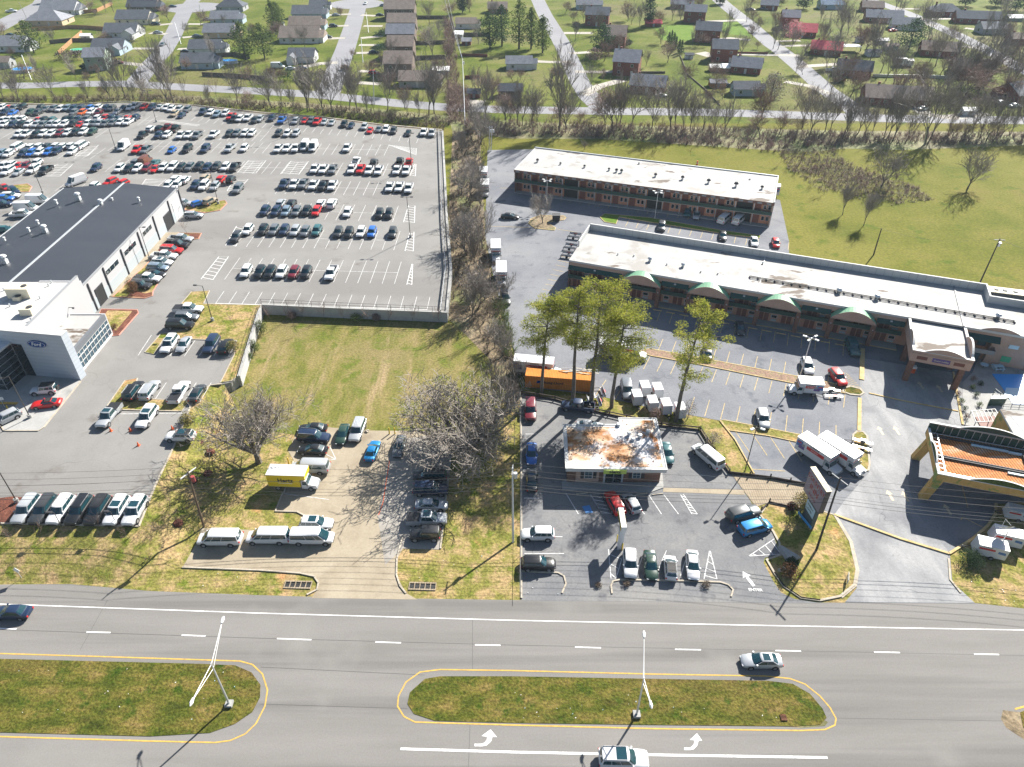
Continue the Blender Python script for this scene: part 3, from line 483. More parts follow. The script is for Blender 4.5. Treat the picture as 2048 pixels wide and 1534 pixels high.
# ---------------------------------------------------------------- vehicles (+X is the front, origin on the ground)
# lower: stations (x, half width, z bottom, z top); cab: (x rear base, x rear top, x front top, x front base, z belt rear, z belt front, z roof, half base, half top)
TYPES = dict(
 sedan=dict(lo=[(-2.4, .66, .42, .78), (-2.3, .80, .28, .93), (-1.75, .88, .2, 1.0), (-.6, .9, .18, .95), (.9, .9, .18, .93), (1.5, .88, .2, .86), (2.05, .82, .24, .76), (2.33, .70, .32, .62), (2.42, .55, .4, .52)], cab=(-1.95, -1.15, .2, 1.15, .98, .92, 1.44, .83, .60), wx=(-1.45, 1.4), wr=.33, split=[-.45]),
 coupe=dict(lo=[(-2.35, .7, .45, .85), (-2.2, .88, .3, 1.0), (-1.5, .94, .2, 1.02), (-.4, .92, .18, .92), (.7, .92, .18, .92), (1.5, .92, .2, .88), (2.1, .86, .24, .74), (2.38, .66, .34, .58)], cab=(-1.95, -1.0, -.05, .8, 1.0, .92, 1.36, .80, .56), wx=(-1.4, 1.42), wr=.35, split=[-.7]),
 hatch=dict(lo=[(-2.0, .7, .42, .9), (-1.95, .82, .3, 1.0), (-1.3, .86, .2, 1.0), (.8, .86, .18, .95), (1.4, .84, .2, .86), (1.9, .76, .25, .72), (2.05, .6, .38, .55)], cab=(-1.95, -1.6, .25, 1.15, 1.0, .93, 1.5, .80, .62), wx=(-1.25, 1.25), wr=.32, split=[-.45]),
 suv=dict(lo=[(-2.35, .74, .5, .95), (-2.3, .88, .36, 1.08), (-1.6, .94, .26, 1.10), (0, .95, .24, 1.06), (1.05, .94, .24, 1.04), (1.8, .90, .28, .96), (2.2, .82, .34, .86), (2.36, .64, .45, .68)], cab=(-2.25, -1.9, .35, 1.1, 1.10, 1.04, 1.68, .87, .70), wx=(-1.4, 1.42), wr=.37, split=[-.3, -1.3]),
 big_suv=dict(lo=[(-2.62, .84, .5, 1.05), (-2.58, .96, .38, 1.16), (-1.8, 1.0, .28, 1.16), (0, 1.0, .26, 1.14), (1.2, 1.0, .26, 1.12), (2.1, .97, .3, 1.04), (2.5, .88, .36, .94), (2.64, .72, .48, .72)], cab=(-2.55, -2.3, .5, 1.25, 1.16, 1.12, 1.86, .93, .78), wx=(-1.6, 1.62), wr=.40, split=[-.25, -1.35]),
 jeep=dict(lo=[(-2.1, .8, .5, 1.0), (-2.05, .88, .42, 1.1), (0, .9, .4, 1.1), (.9, .9, .4, 1.1), (1.6, .84, .42, 1.05), (2.1, .76, .46, .98), (2.2, .7, .5, .8)], cab=(-2.05, -1.95, .45, .8, 1.1, 1.1, 1.85, .84, .76), wx=(-1.3, 1.4), wr=.44, split=[-.3, -1.2]),
 minivan=dict(lo=[(-2.5, .8, .45, 1.0), (-2.45, .94, .32, 1.08), (-1.6, .98, .22, 1.08), (1.0, .98, .2, 1.02), (1.9, .94, .24, .90), (2.35, .82, .3, .74), (2.5, .62, .42, .56)], cab=(-2.42, -2.2, .55, 1.65, 1.08, .98, 1.74, .92, .74), wx=(-1.5, 1.6), wr=.35, split=[-.2, -1.4]),
 pickup=dict(lo=[(-.95, 1.0, .40, 1.12), (.2, 1.0, .38, 1.12), (1.35, 1.0, .36, 1.14), (2.2, .98, .38, 1.10), (2.75, .92, .42, 1.02), (2.92, .8, .5, .78)], cab=(-.85, -.7, .75, 1.45, 1.12, 1.14, 1.90, .93, .76), wx=(-1.9, 1.95), wr=.42, split=[.05], bed=(-2.95, -.95)),
 passenger_van=dict(lo=[(-3.1, .92, .45, 1.15), (-3.06, .99, .36, 1.2), (-2.0, 1.0, .3, 1.2), (1.8, 1.0, .3, 1.10), (2.4, .97, .34, 1.04), (2.88, .88, .4, .92), (3.0, .72, .5, .70)], cab=(-3.04, -2.85, 1.2, 2.3, 1.2, 1.06, 2.1, .95, .82), wx=(-1.75, 2.0), wr=.38, split=[1.0, -.5]),
 cargo_van=dict(lo=[(-3.0, .94, .45, 1.2), (-2.95, 1.02, .36, 1.25), (1.6, 1.02, .34, 1.2), (2.3, .98, .36, 1.05), (2.8, .86, .42, .9), (2.9, .7, .5, .7)], cab=(-2.94, -2.85, 1.1, 2.1, 1.25, 1.1, 2.5, .99, .85), wx=(-1.7, 1.9), wr=.37, split=[1.0], solid=True),
)
def lerp(a, b, t): return tuple(x+(y-x)*t for x, y in zip(a, b))
def car_parts(ty):
    """part name -> list of (MB with material names); paint uses 'PAINT'"""
    d = TYPES[ty]; P = {}
    b = MB(); lo = d['lo']; rings = []
    for x, hw, zb, zt in lo:
        h = zt-zb
        half = [(hw*.86, zb), (hw*.99, zb+h*.25), (hw, zb+h*.6), (hw*.95, zb+h*.88), (hw*.80, zt), (0, zt+.025)]
        rings.append([(x, y, z) for y, z in half]+[(x, -y, z) for y, z in reversed(half[:-1])])
    n = len(rings[0])
    for r in rings: b.v += r
    for i in range(len(rings)-1):
        for j in range(n):
            b.f.append((i*n+j, i*n+(j+1) % n, (i+1)*n+(j+1) % n, (i+1)*n+j)); b.m.append(0)
    b.f += [tuple(range(n-1, -1, -1)), tuple((len(rings)-1)*n+j for j in range(n))]; b.m += [0, 0]; b.mats = ['PAINT']
    xr0, xr1, xf1, xf0, zr, zf, zt, hb, ht = d['cab']
    def ring(x0, x1, hw, z0, z1, z2, cf, cr, bf, br):
        pts = [(x0-br, 0), (x0, -hw*.72), (x0+cr, -hw), (x1-cf, -hw), (x1, -hw*.74), (x1+bf, 0), (x1, hw*.74), (x1-cf, hw), (x0+cr, hw), (x0, hw*.72)]
        return [(x, y, z0+(z1-z0)*(x-x0)/(x1-x0)+z2) for x, y in pts]
    rb = ring(xr0, xf0, hb, zr-.06, zf-.06, 0, .26, .14, .10, .04); rt = ring(xr1, xf1, ht, zt-.05, zt-.05, 0, .12, .10, .06, .03); rr = ring(xr1+.14, xf1-.16, ht-.12, zt, zt, 0, .08, .08, .04, .02)
    K_ = 10; b.add(rb+rt+rr, [(i, (i+1) % K_, K_+(i+1) % K_, K_+i) for i in range(K_)]+[(K_+i, K_+(i+1) % K_, 2*K_+(i+1) % K_, 2*K_+i) for i in range(K_)]+[tuple(range(2*K_, 3*K_))], 'PAINT')
    if 'bed' in d:
        x0, x1 = d['bed']; z0, z1 = .5, 1.16
        b.box(x0, -1.0, .42, x1, -.86, z1, 'PAINT'); b.box(x0, .86, .42, x1, 1.0, z1, 'PAINT'); b.box(x0, -.86, .42, x0+.1, .86, z1, 'PAINT'); b.box(x1-.02, -.86, .42, x1+.05, .86, z1, 'PAINT')
        b.box(x0+.1, -.86, .5, x1-.02, .86, .68, 'black_plastic')
    b.box(lo[-1][0]-.08, -lo[-2][1]*.8, lo[-1][2]-.08, lo[-1][0]+.03, lo[-2][1]*.8, lo[-1][2]+.10, 'black_plastic')
    xg = lo[-1][0]; b.box(xg-.05, -lo[-1][1]*.62, lo[-1][2]+.12, xg+.012, lo[-1][1]*.62, lo[-1][3]-.06, 'black_plastic')
    for wx in d['wx']:
        for sd in (-1, 1): b.tube((wx, sd*(lo[3][1]-.1), d['wr']+.03), (wx, sd*(lo[3][1]+.004), d['wr']+.03), d['wr']+.07, n=14, m='black_plastic')
    P['body'] = b
    def pane(i, j, u0, u1, v0, v1, k=.016):
        a, bb, c, e = Vector(rb[i]), Vector(rb[j]), Vector(rt[j]), Vector(rt[i]); q = []
        for u, v in ((u0, v0), (u1, v0), (u1, v1), (u0, v1)): q.append(a.lerp(bb, u).lerp(e.lerp(c, u), v))
        nn = (bb-a).cross(e-a).normalized()*k; return [p+nn for p in q]
    g = MB()
    for i, j, u0, u1 in ((3, 4, .25, 1), (4, 5, 0, 1), (5, 6, 0, 1), (6, 7, 0, .75)): g.add(pane(i, j, u0, u1, .05, .98), [(0, 1, 2, 3)], 'car_glass')
    P['windscreen'] = g
    if not d.get('solid'):
        g = MB()
        for i, j, u0, u1 in ((8, 9, .5, 1), (9, 0, 0, 1), (0, 1, 0, 1), (1, 2, 0, .5)): g.add(pane(i, j, u0, u1, .25, .96), [(0, 1, 2, 3)], 'car_glass')
        P['rear_window'] = g
    for sd in (0, 1):
        g = MB(); i, j = ((2, 3), (7, 8))[sd]; xa, xb = xr0+.14, xf0-.26; L = xb-xa
        cuts = sorted(d['split']); ed = [xa+L*.02]+cuts+[xb-L*.02]
        for q in range(len(ed)-1):
            if d.get('solid') and q < len(ed)-2: continue
            u0 = (ed[q]-xa)/L+(.01 if q else 0); u1 = (ed[q+1]-xa)/L-(.01 if q < len(ed)-2 else 0)
            if sd: u0, u1 = 1-u1, 1-u0
            g.add(pane(i, j, u0, u1, .20, .90), [(0, 1, 2, 3)], 'car_glass')
        P['side_window' + str(sd)] = g
    hw = lo[3][1]
    for i, wx in enumerate(d['wx']):
        for sd in (-1, 1):
            g = MB(); r = d['wr']; y0 = sd*(hw-.22); y1 = sd*(hw+.015)
            g.tube((wx, y0, r), (wx, y1, r), r, n=14, m='tyre'); g.tube((wx, y1-sd*.01, r), (wx, y1+sd*.012, r), r*.62, n=10, m='rim'); P['wheel%d%d' % (i, sd+1)] = g
    xf = lo[-2][0]; yf = lo[-2][1]; zf_ = (lo[-2][2]+lo[-2][3])/2+.1; xb = -abs(d['bed'][0]) if 'bed' in d else lo[0][0]; yb = .86 if 'bed' in d else lo[0][1]
    zb_ = .95 if 'bed' in d else lo[0][3]-.14
    for sd in (-1, 1):
        g = MB(); g.box(xf-.16, sd*(yf-.15)-.13, zf_-.05, xf+.07, sd*(yf-.15)+.13, zf_+.05, 'head_lamp'); P['headlight%d' % (sd+1)] = g
        g = MB(); g.box(xb-.03, sd*yb-.10, zb_-.12, xb+.1, sd*yb+.10, zb_+.14, 'tail_lamp'); P['tail_light%d' % (sd+1)] = g
        g = MB(); xm = xf0-.35; g.box(xm-.08, sd*(hb+.06)-.1, zf+.02, xm+.08, sd*(hb+.06)+.1, zf+.18, 'PAINT'); P['mirror%d' % (sd+1)] = g
    return P
PARTS = {}; FAR = {}; EXTRA = {}
def part_mesh(ty, pn, col):
    k = (ty, pn, col if pn in ('body', 'mirror0', 'mirror2') else None)
    if k not in FAR:
        if ty not in PARTS: PARTS[ty] = car_parts(ty)
        g = PARTS[ty][pn]; me = g.mesh(pn.rstrip('012'), None, True) if 'PAINT' not in g.mats else None
        if me is None:
            h = MB(); h.v, h.f, h.m, h.mats = g.v, g.f, g.m, ['paint_'+col if x == 'PAINT' else x for x in g.mats]; me = h.mesh(pn.rstrip('012'), None, True)
        FAR[k] = me
    return FAR[k]
def one_mesh(ty, col, far=False):
    k = (ty, col, 'one')
    if k not in FAR:
        if ty not in PARTS: PARTS[ty] = car_parts(ty)
        h = MB()
        for pn, g in PARTS[ty].items():
            o = len(h.v); h.v += g.v; h.f += [tuple(i+o for i in f) for f in g.f]
            h.m += [h.mi('paint_'+col if g.mats[i] == 'PAINT' else g.mats[i]) for i in g.m]
        FAR[k] = h.mesh(ty, None, True)
    return FAR[k]
KIND = dict(sedan='parked_car', coupe='sports_car', hatch='parked_car', suv='parked_car', big_suv='parked_car', jeep='parked_car', minivan='minivan', pickup='pickup_truck', passenger_van='passenger_van', cargo_van='cargo_van')
WORD = dict(sedan='sedan', coupe='coupe', hatch='small hatchback', suv='SUV', big_suv='large SUV', jeep='open-backed off-roader', minivan='minivan', pickup='pickup truck', passenger_van='passenger van', cargo_van='cargo van')
CATG = dict(sedan='car', coupe='car', hatch='car', suv='car', big_suv='car', jeep='car', minivan='minivan', pickup='pickup truck', passenger_van='van', cargo_van='van')
COLW = dict(bright_blue='bright blue', steel='steel blue', navy='navy blue', charcoal='dark grey', green='dark green')
def car(ty, col, loc, rz, label, group=None, parts=True, roof=None, extras=(), moving=False):
    nm = KIND[ty]
    if moving: nm = 'car'
    if not parts:
        o = ob(nm, one_mesh(ty, col), None, loc, rz); return tag(o, label, CATG[ty], group)
    t = thing(nm, label, CATG[ty], loc, rz, group)
    if ty not in PARTS: PARTS[ty] = car_parts(ty)
    for pn in PARTS[ty]: ob(pn.rstrip('012'), part_mesh(ty, pn, col), t)
    d = TYPES[ty]; xr0, xr1, xf1, xf0, zr, zf, zt, hb, ht = d['cab']
    if 'sunroof' in extras:
        if ('s', ty) not in EXTRA:
            g = MB(); g.box(max(xr1+.25, xf1-1.35), -ht+.14, zt-.02, xf1-.25, ht-.14, zt+.012, 'car_glass'); EXTRA['s', ty] = g.mesh('sunroof')
        ob('sunroof', EXTRA['s', ty], t)
    if 'rails' in extras:
        g = MB()
        for s in (-1, 1): g.box(xr1+.1, s*(ht-.06)-.025, zt-.02, xf1-.25, s*(ht-.06)+.025, zt+.07, 'metal')
        g.build('roof_rack', None, t)
    if 'dark_roof' in extras:
        g = MB(); g.add([(xr1+.04, -ht+.03, zt+.008), (xf1-.04, -ht+.03, zt+.008), (xf1-.04, ht-.03, zt+.008), (xr1+.04, ht-.03, zt+.008)], [(0, 1, 2, 3)], 'black'); g.build('roof', None, t)
    if 'cover' in extras:
        g = MB(); x0, x1 = d['bed']; g.box(x0+.04, -.94, 1.16, x1, .94, 1.20, 'black_plastic'); g.build('bed_cover', None, t)
    if 'spare' in extras:
        g = MB(); g.tube((-2.1, 0, 1.0), (-2.32, 0, 1.0), .4, n=14, m='tyre'); g.build('spare_wheel', None, t)
    if 'ribs' in extras:
        g = MB()
        for i in range(5): g.box(xr1+.15, -ht+.2+i*(ht*2-.4)/4-.02, zt-.01, xf1-.2, -ht+.2+i*(ht*2-.4)/4+.02, zt+.025, 'paint_'+col)
        g.build('roof_rib', None, t)
    return t
HD = -PI/2-math.atan(.0216)      # nose towards the camera, along the stalls
ORD = ['zeroth', 'first', 'second', 'third', 'fourth', 'fifth', 'sixth', 'seventh', 'eighth', 'ninth', 'tenth']
def ordn(i): return ORD[i] if i < 11 else '%dth' % i if i % 10 not in (1, 2, 3) or i in (11, 12, 13) else '%d%s' % (i, ('st', 'nd', 'rd')[i % 10-1])
CC = dict(w='white', s='silver', g='grey', c='charcoal', k='black', n='navy', b='blue', B='bright_blue', t='teal', r='red', m='maroon', a='tan', o='orange', e='steel', h='brown', G='green')
TT = dict(s='sedan', u='suv', U='big_suv', p='pickup', h='hatch', v='cargo_van', V='passenger_van', j='jeep', m='minivan')
NCAR = [0]
def row(ox, oy, data, phrase, parts=False, flip=False, z=ZL, rz=None, group=None, k=3.994):
    """data: 'x,y,ct' items; x,y in a 4x crop whose corner is (ox,oy); c colour, t type"""
    it = []
    for s in data.split():
        x, y, ct = s.split(','); it.append((ox+float(x)/k, oy+float(y)/k, ct))
    it.sort(); n = len(it)
    for i, (x, y, ct) in enumerate(it):
        ty = TT[ct[1]]; col = CC[ct[0]]; p = G(x, y, z+.75); p.z = z
        r = (HD if rz is None else rz)+(PI if flip else 0)+random.uniform(-.02, .02)
        cw = COLW.get(col, col); place = ordn(i+1)+' from the left' if n > 1 else ''
        car(ty, col, p, r, ('%s %s, %s in %s' % (cw, WORD[ty], place, phrase)) if n > 1 else '%s %s %s' % (cw, WORD[ty], phrase), group or 'cars parked in rows on the dealership lot', parts)
        NCAR[0] += 1
# ---- back lot, far to near
row(0, 0, '15,858,wu 65,860,rs 110,862,gu 175,852,ku 320,860,ku 365,865,gs 425,865,gu 480,868,wu 535,862,eu 585,865,nu 645,865,nu 715,865,bu 780,860,wu 845,862,nu 890,862,gu 985,858,ns 1040,858,wu 1080,846,wp 1150,853,ru 1215,853,nu 1275,853,ss 1330,858,wu 1368,868,wu 1430,870,su 1495,872,gu 1625,888,np 1680,898,wu 1730,912,eu 1800,902,wu 1845,930,rp 1875,945,kp 1915,947,wu 1980,940,wp 2035,958,cu', 'the farthest row under the bare trees')
row(512, 0, '30,948,su 125,942,nu 205,958,bp 315,965,su 388,960,rs 440,962,gu 488,970,rp 545,970,ss 605,975,ss 703,990,ku 760,997,ns 865,1010,su 910,1038,rs 980,1028,gs 1038,1030,wu 1098,1042,cu 1215,1058,ks 1340,1055,wp 1405,1060,sp', 'the long slanting row along the far kerb', group='cars parked along the far kerb')
row(0, 0, '40,892,nu 100,897,bs 240,895,Gu 300,897,cu 590,897,gu 655,897,ou 725,892,wu 785,895,mu 935,888,ss 1390,907,au 1450,917,ns', 'the second row from the far kerb')
row(0, 0, '20,962,wu 70,958,wu 120,956,wu 170,953,wu 300,957,rs 345,960,ku 410,962,tu 520,956,ku 570,950,ku 620,953,nu 690,950,gu 770,948,wu 835,943,ru 885,943,nu 935,945,ns 1010,942,rs 1080,940,nu', 'the back line of the third lot row')
row(0, 0, '35,990,wu 100,990,nu 165,990,ku 230,990,wu 292,992,su 342,994,gu 405,990,su 455,990,wu 515,988,wu 580,985,ku 640,990,rs 700,985,wu 750,982,gu 795,982,su 840,985,gu 900,980,gu 960,975,wu 1025,972,wp', 'the front line of the third lot row')
row(0, 0, '150,1070,wu 215,1068,wp 285,1070,ku 345,1065,wu 410,1065,wu 475,1062,mu 540,1058,wu 600,1055,ku 665,1050,wu 735,1050,Gu', 'the compact line of ten on the lot')
row(0, 0, '1205,1025,wu 1275,1022,ku 1340,1016,mp 1400,1024,kp', 'the back foursome beside a light pole', flip=True)
row(0, 0, '1140,1075,kp 1265,1078,nu 1332,1075,wu 1447,1078,wp 1510,1075,wp 1575,1078,gp 1708,1072,wp 1830,1065,cu 1890,1062,gu 1955,1062,wu 2010,1062,wu 2224,1062,cu 2295,1064,wu 2365,1062,su', 'the row reaching the middle light pole')
row(0, 0, '150,1172,wV 255,1170,wu 320,1165,wu 385,1165,cu 455,1162,wu 510,1165,wu 575,1160,wu', 'the back line of the white van row', flip=True)
row(0, 0, '655,1160,wV', 'ending the back line at the left hatched bay', flip=True)
row(0, 0, '10,1222,eu 65,1226,wu 185,1222,nu 250,1220,bu 315,1215,wu 385,1212,bu 450,1205,nu 575,1208,wu', 'the front line before the white vans')
row(0, 0, '985,1170,wv', 'with a high roof parked alone by a light pole')
row(0, 0, '1098,1192,rp 1165,1194,gp', 'the pair by the tall white van')
row(0, 0, '1370,1196,bh 1495,1187,kU 1640,1187,nU 1835,1182,sp 1950,1182,wu', 'the widely spaced row of the lot')
row(512, 0, '180,1185,wp 250,1182,wp 320,1182,wp 390,1170,wv 458,1176,wv', 'the line of five white work vehicles', group='white work vehicles')
row(512, 0, '728,1180,wp', 'alone below the far kerb row')
row(0, 0, '25,1325,wu 80,1320,wu 145,1320,rs 205,1325,mu 290,1302,wu', 'the back line at the left lot edge')
row(0, 0, '60,1366,wU 145,1370,ss 265,1352,wU 362,1357,kp', 'the front line at the left lot edge', False)
row(0, 0, '765,1337,nu', 'parked alone between the two left blocks', False)
row(0, 0, '955,1342,wu 1025,1346,ku 1097,1342,wu 1170,1340,mu 1240,1344,rs 1305,1335,wu 1380,1332,wU 1445,1335,cu 1515,1332,gu 1590,1327,ku 1655,1335,nu 1730,1327,cu 1800,1332,wu 1875,1332,kp', 'the long dark and white row', False)
row(0, 0, '1090,1292,gu 1165,1287,hv 1240,1292,ts', 'the trio behind the long row', flip=True)
row(512, 0, '470,1347,wp 540,1350,wp 613,1352,gp', 'the trio right of the hatched bay', False, group='pickup trucks on the lot')
row(512, 0, '765,1350,wp 835,1350,rp 905,1358,wp 980,1360,wp', 'the foursome around the bright red truck', False, group='pickup trucks on the lot')
row(512, 0, '800,1287,wp 940,1302,cp', 'the pair behind the bright red truck', False, True, group='pickup trucks on the lot')
row(512, 0, '1125,1358,wp 1200,1360,wp', 'the front pair at the right light pole', False, group='pickup trucks on the lot')
row(512, 0, '1148,1290,kp 1222,1296,rp', 'the back pair at the right light pole', False, True, group='pickup trucks on the lot')
row(0, 0, '605,1452,wv', 'parked askew behind the dark ribbed roof', False, rz=HD-.5)
row(0, 0, '880,1450,ru 970,1468,ru', 'the red pair above the ribbed roof', False, rz=HD-.35)
row(0, 0, '745,1492,wu 1340,1480,wu 1412,1476,wu', 'the white line just above the ribbed roof', False)
row(0, 0, '1405,1427,wu 1480,1432,wu 1640,1417,au 1770,1427,ru 1845,1432,kj', 'the back line above the grassy island', False, True)
row(0, 0, '1560,1477,nu 1630,1482,wU 1715,1487,su', 'the front line above the grassy island', False)
row(0, 0, '40,1493,rs 110,1520,nu', 'the pair beside the round grass island', False, rz=HD+.9)
row(512, 0, '225,1467,np 307,1470,wp 378,1467,gp 460,1476,wp 535,1480,kp 610,1480,wp', 'the six below the hatched bay', False, group='pickup trucks on the lot')
row(512, 0, '1068,1492,wp 1145,1492,wp 1220,1502,wp', 'the white trio beside the right hatching', False, group='pickup trucks on the lot')
row(512, 384, '200,85,su 285,88,ku', 'the back pair of the mixed row', True, True)
row(512, 384, '520,88,wu 607,90,wU', 'the white back pair of the mixed row', True, True)
row(512, 384, '70,147,nu 157,152,nu 238,153,eu 322,152,gu 402,150,ku 482,152,ru 730,162,wu', 'the row with the bright red SUV', True)
row(512, 384, '985,172,ku 1060,172,ku', 'the dark pair near the right light pole', True)
row(512, 384, '-145,-27,gU -65,300,wu 55,300,ku 142,302,gu 225,302,nu 312,308,su 392,314,gu 485,307,tu 655,320,cu 740,323,ku 838,318,wu 925,320,bu 1090,323,cu', 'the long row reaching the right lamp', True)
row(0, 384, '1885,357,cu', 'parked in the hatched bay left of its row', True)
row(512, 384, '-80,632,wu 30,637,ku 112,637,ku 205,636,wu 302,640,mu 400,640,ku 600,645,wp', 'the nearest row above the retaining wall', True, group='cars in the row nearest the retaining wall')
# ---- around the dealership building
def near(ox, oy, x, y, ct, rz, label, z=ZL, group=None, ex=(), k=3.994, dz=.75):
    ty = TT.get(ct[1:], ct[1:]); col = CC[ct[0]]; p = G(ox+x/k, oy+y/k, z+dz); p.z = z; NCAR[0] += 1
    return car(ty, col, p, rz, label, group, True, extras=ex)
GR = 'cars parked beside the service wing'
E0 = -.12
for x, y, ct, lb, ex in [(1445, 372, 'sp', 'silver pickup truck at the mulch end of the slanted row', ()), (1410, 417, 'kp', 'black pickup truck between a silver truck and a red SUV', ()), (1370, 462, 'rU', 'red large SUV beside the service wing', ('rails',)),
                         (1315, 507, 'wp', 'white car below the red SUV beside the service wing', ()), (1295, 557, 'wu', 'white SUV with a sunroof in the slanted row', ('sunroof',)), (1260, 600, 'eu', 'pale blue SUV in the slanted row beside the wing', ()),
                         (1235, 648, 'ks', 'black sedan above the white truck in the slanted row', ()), (1180, 688, 'wp', 'white pickup with black bed cover in the slanted row', ('cover',)), (1125, 742, 'cj', 'dark off-roader with pale hood next to the rust shrub', ())]:
    near(0, 384, x, y, ct, E0, lb, ex=ex, group=GR)
for x, y, ct, lb, rz in [(1470, 85, 'su', 'silver SUV tucked at the far garage corner', -.1), (1585, 87, 'bh', 'blue hatchback on the red kerbed grass island end', .9), (1680, 72, 'aj', 'tan off-roader on the grass island end', 1.2), (1545, 183, 'su', 'silver SUV standing alone by the white garage door', .03)]:
    near(0, 384, x, y, ct, rz, lb)
for x, y, ct, lb, ex in [(1505, 932, 'wp', 'white pickup truck with black bed cover beside the lamp', ('cover',)), (1490, 995, 'gu', 'grey SUV with roof rails between white truck and black SUV', ('rails',)), (1437, 1058, 'kU', 'black large SUV at the edge of the grassy corner', ())]:
    near(0, 384, x, y, ct, -.02, lb, ex=ex, group='three vehicles beside the grassy corner')
for x, y, ct, lb, ex in [(1352, 1215, 'wU', 'white SUV with sunroof left in the short row of four', ('sunroof',)), (1467, 1212, 'ss', 'silver sedan second in the short row of four', ()), (1687, 1217, 'nU', 'dark blue SUV third in the short row of four', ()), (1800, 1227, 'ku', 'black SUV next to the round shrub', ())]:
    near(0, 384, x, y, ct, HD+(PI if ct == 'ku' else 0), lb, ex=ex, group='short row of four under the lamp')
for x, y, ct, lb, ex in [(1065, 52, 'kU', 'black large SUV seen from behind on the lower island row', ('rails',)), (1195, 47, 'sU', 'silver SUV seen from behind beside the black one', ('rails',)), (1432, 62, 'wp', 'white pickup truck seen from behind with black bed', ('cover',)), (1575, 62, 'cs', 'dark grey sedan half hidden by the bare tree twigs', ())]:
    near(0, 768, x, y, ct, HD+PI, lb, ex=ex, group='lower row seen from behind')
near(0, 768, 868, 250, 'sp', HD-.02, 'silver pickup truck with dark bed parked near two cones', ex=('cover', 'sunroof')); near(0, 768, 1172, 262, 'wU', HD-.02, 'long white SUV standing alone among the cones', ex=('sunroof', 'rails'))
near(0, 768, 1440, 412, 'wu', PI-.02, 'white SUV with black roof facing left at the kerb', ex=('sunroof', 'dark_roof'))
near(0, 768, 355, 45, 'wj', PI+.13, 'white off-roader with black roof and spare wheel on display', ex=('dark_roof', 'spare')); near(0, 768, 368, 150, 'rcoupe', PI+.2, 'bright red sports coupe with black roof on display', ex=('dark_roof',))
near(0, 768, 40, 270, 'su', PI+.9, 'silver SUV cut by the left edge of the photo')
GS = 'seven large SUVs facing the highway'
for i, (x, ct, lb, ex) in enumerate([(208, 'sU', 'silver large SUV at the mulch corner facing the highway', ('ribs',)), (345, 'cU', 'dark grey large SUV second in the highway-facing row', ('ribs',)), (485, 'wU', 'white large SUV without sunroof in the highway-facing row', ('rails',)), (630, 'kU', 'black large SUV left of its black twin', ('rails',)),
                                     (778, 'kU', 'black large SUV right of its black twin', ('ribs',)), (932, 'wU', 'white SUV with sunroof sixth in the highway-facing row', ('sunroof',)), (1078, 'wU', 'white SUV with sunroof at the right end of the row', ('sunroof',))]):
    near(0, 768, x, 1000+i*2, ct, HD, lb, ex=ex, group=GS)
near(0, 384, 35, 50, 'bu', 0.1, 'blue SUV left of the ribbed roof'); near(0, 384, 85, 27, 'wu', 0.1, 'white SUV left of the ribbed roof'); near(0, 384, 20, 92, 'nu', .1, 'navy SUV left of the ribbed roof at photo edge')
near(0, 384, 310, 68, 'wv', 0.05, 'white cargo van upper of three beside the roof'); near(0, 384, 215, 128, 'wv', 0.05, 'white cargo van with ladder rack beside the roof'); near(0, 384, 180, 175, 'wp', 0.05, 'white pickup truck beside the ribbed roof'); near(0, 384, 40, 292, 'ts', .05, 'teal sedan beside the ribbed roof eave')
# ---- rental lots
L0 = 0.0
GV = 'white passenger vans in the rental lot'
near(0, 768, 1750, 1225, 'wV', PI, 'white passenger van leftmost of three at the kerb', L0, GV, ('ribs',), dz=1.0); near(512, 768, 95, 1210, 'wV', PI, 'white passenger van middle of three at the kerb', L0, GV, ('ribs',), dz=1.0); near(512, 768, 447, 1215, 'wV', 0, 'white passenger van rightmost of three facing right', L0, GV, ('ribs',), dz=1.0)
for x, y, ct, rz, lb, ex in [(483, 1110, 'wu', -.02, 'white SUV with sunroof behind the three white vans', ('sunroof',)), (452, 348, 'ks', PI, 'dark sedan topmost of three under the tree', ()), (462, 420, 'nU', .03-.12, 'navy SUV between two dark sedans under the tree', ('rails',)), (452, 520, 'ks', PI-.08, 'black sedan lowest of three beside white hatching', ()),
                             (690, 395, 'Gs', HD, 'dark green sedan beside the silver SUV', ()), (810, 368, 'sU', HD-.06, 'silver large SUV parked beside the dark green sedan', ('ribs',)), (930, 525, 'Bs', HD+PI-.08, 'bright blue sedan alone on the concrete', ()), (1145, 490, 'gs', HD-.03, 'grey sedan parked by the yellow bollards', ()),
                             (430, 665, 'sV', PI-.03, 'silver van half hidden behind the yellow truck', ()), (1390, 725, 'cU', PI, 'dark SUV topmost under the large bare tree', ()), (1395, 838, 'nU', 0, 'dark blue SUV second under the large bare tree', ()), (1400, 960, 'ss', 0, 'silver sedan striped by branch shadows', ()),
                             (1365, 1075, 'sp', 0, 'silver pickup truck with dark bed beside black SUV', ('cover', 'sunroof')), (1352, 1200, 'kj', PI, 'black boxy SUV nearest the highway under branch shadow', ())]:
    near(512, 768, x, y, ct, rz, lb, L0, 'cars on the concrete rental lot', ex)
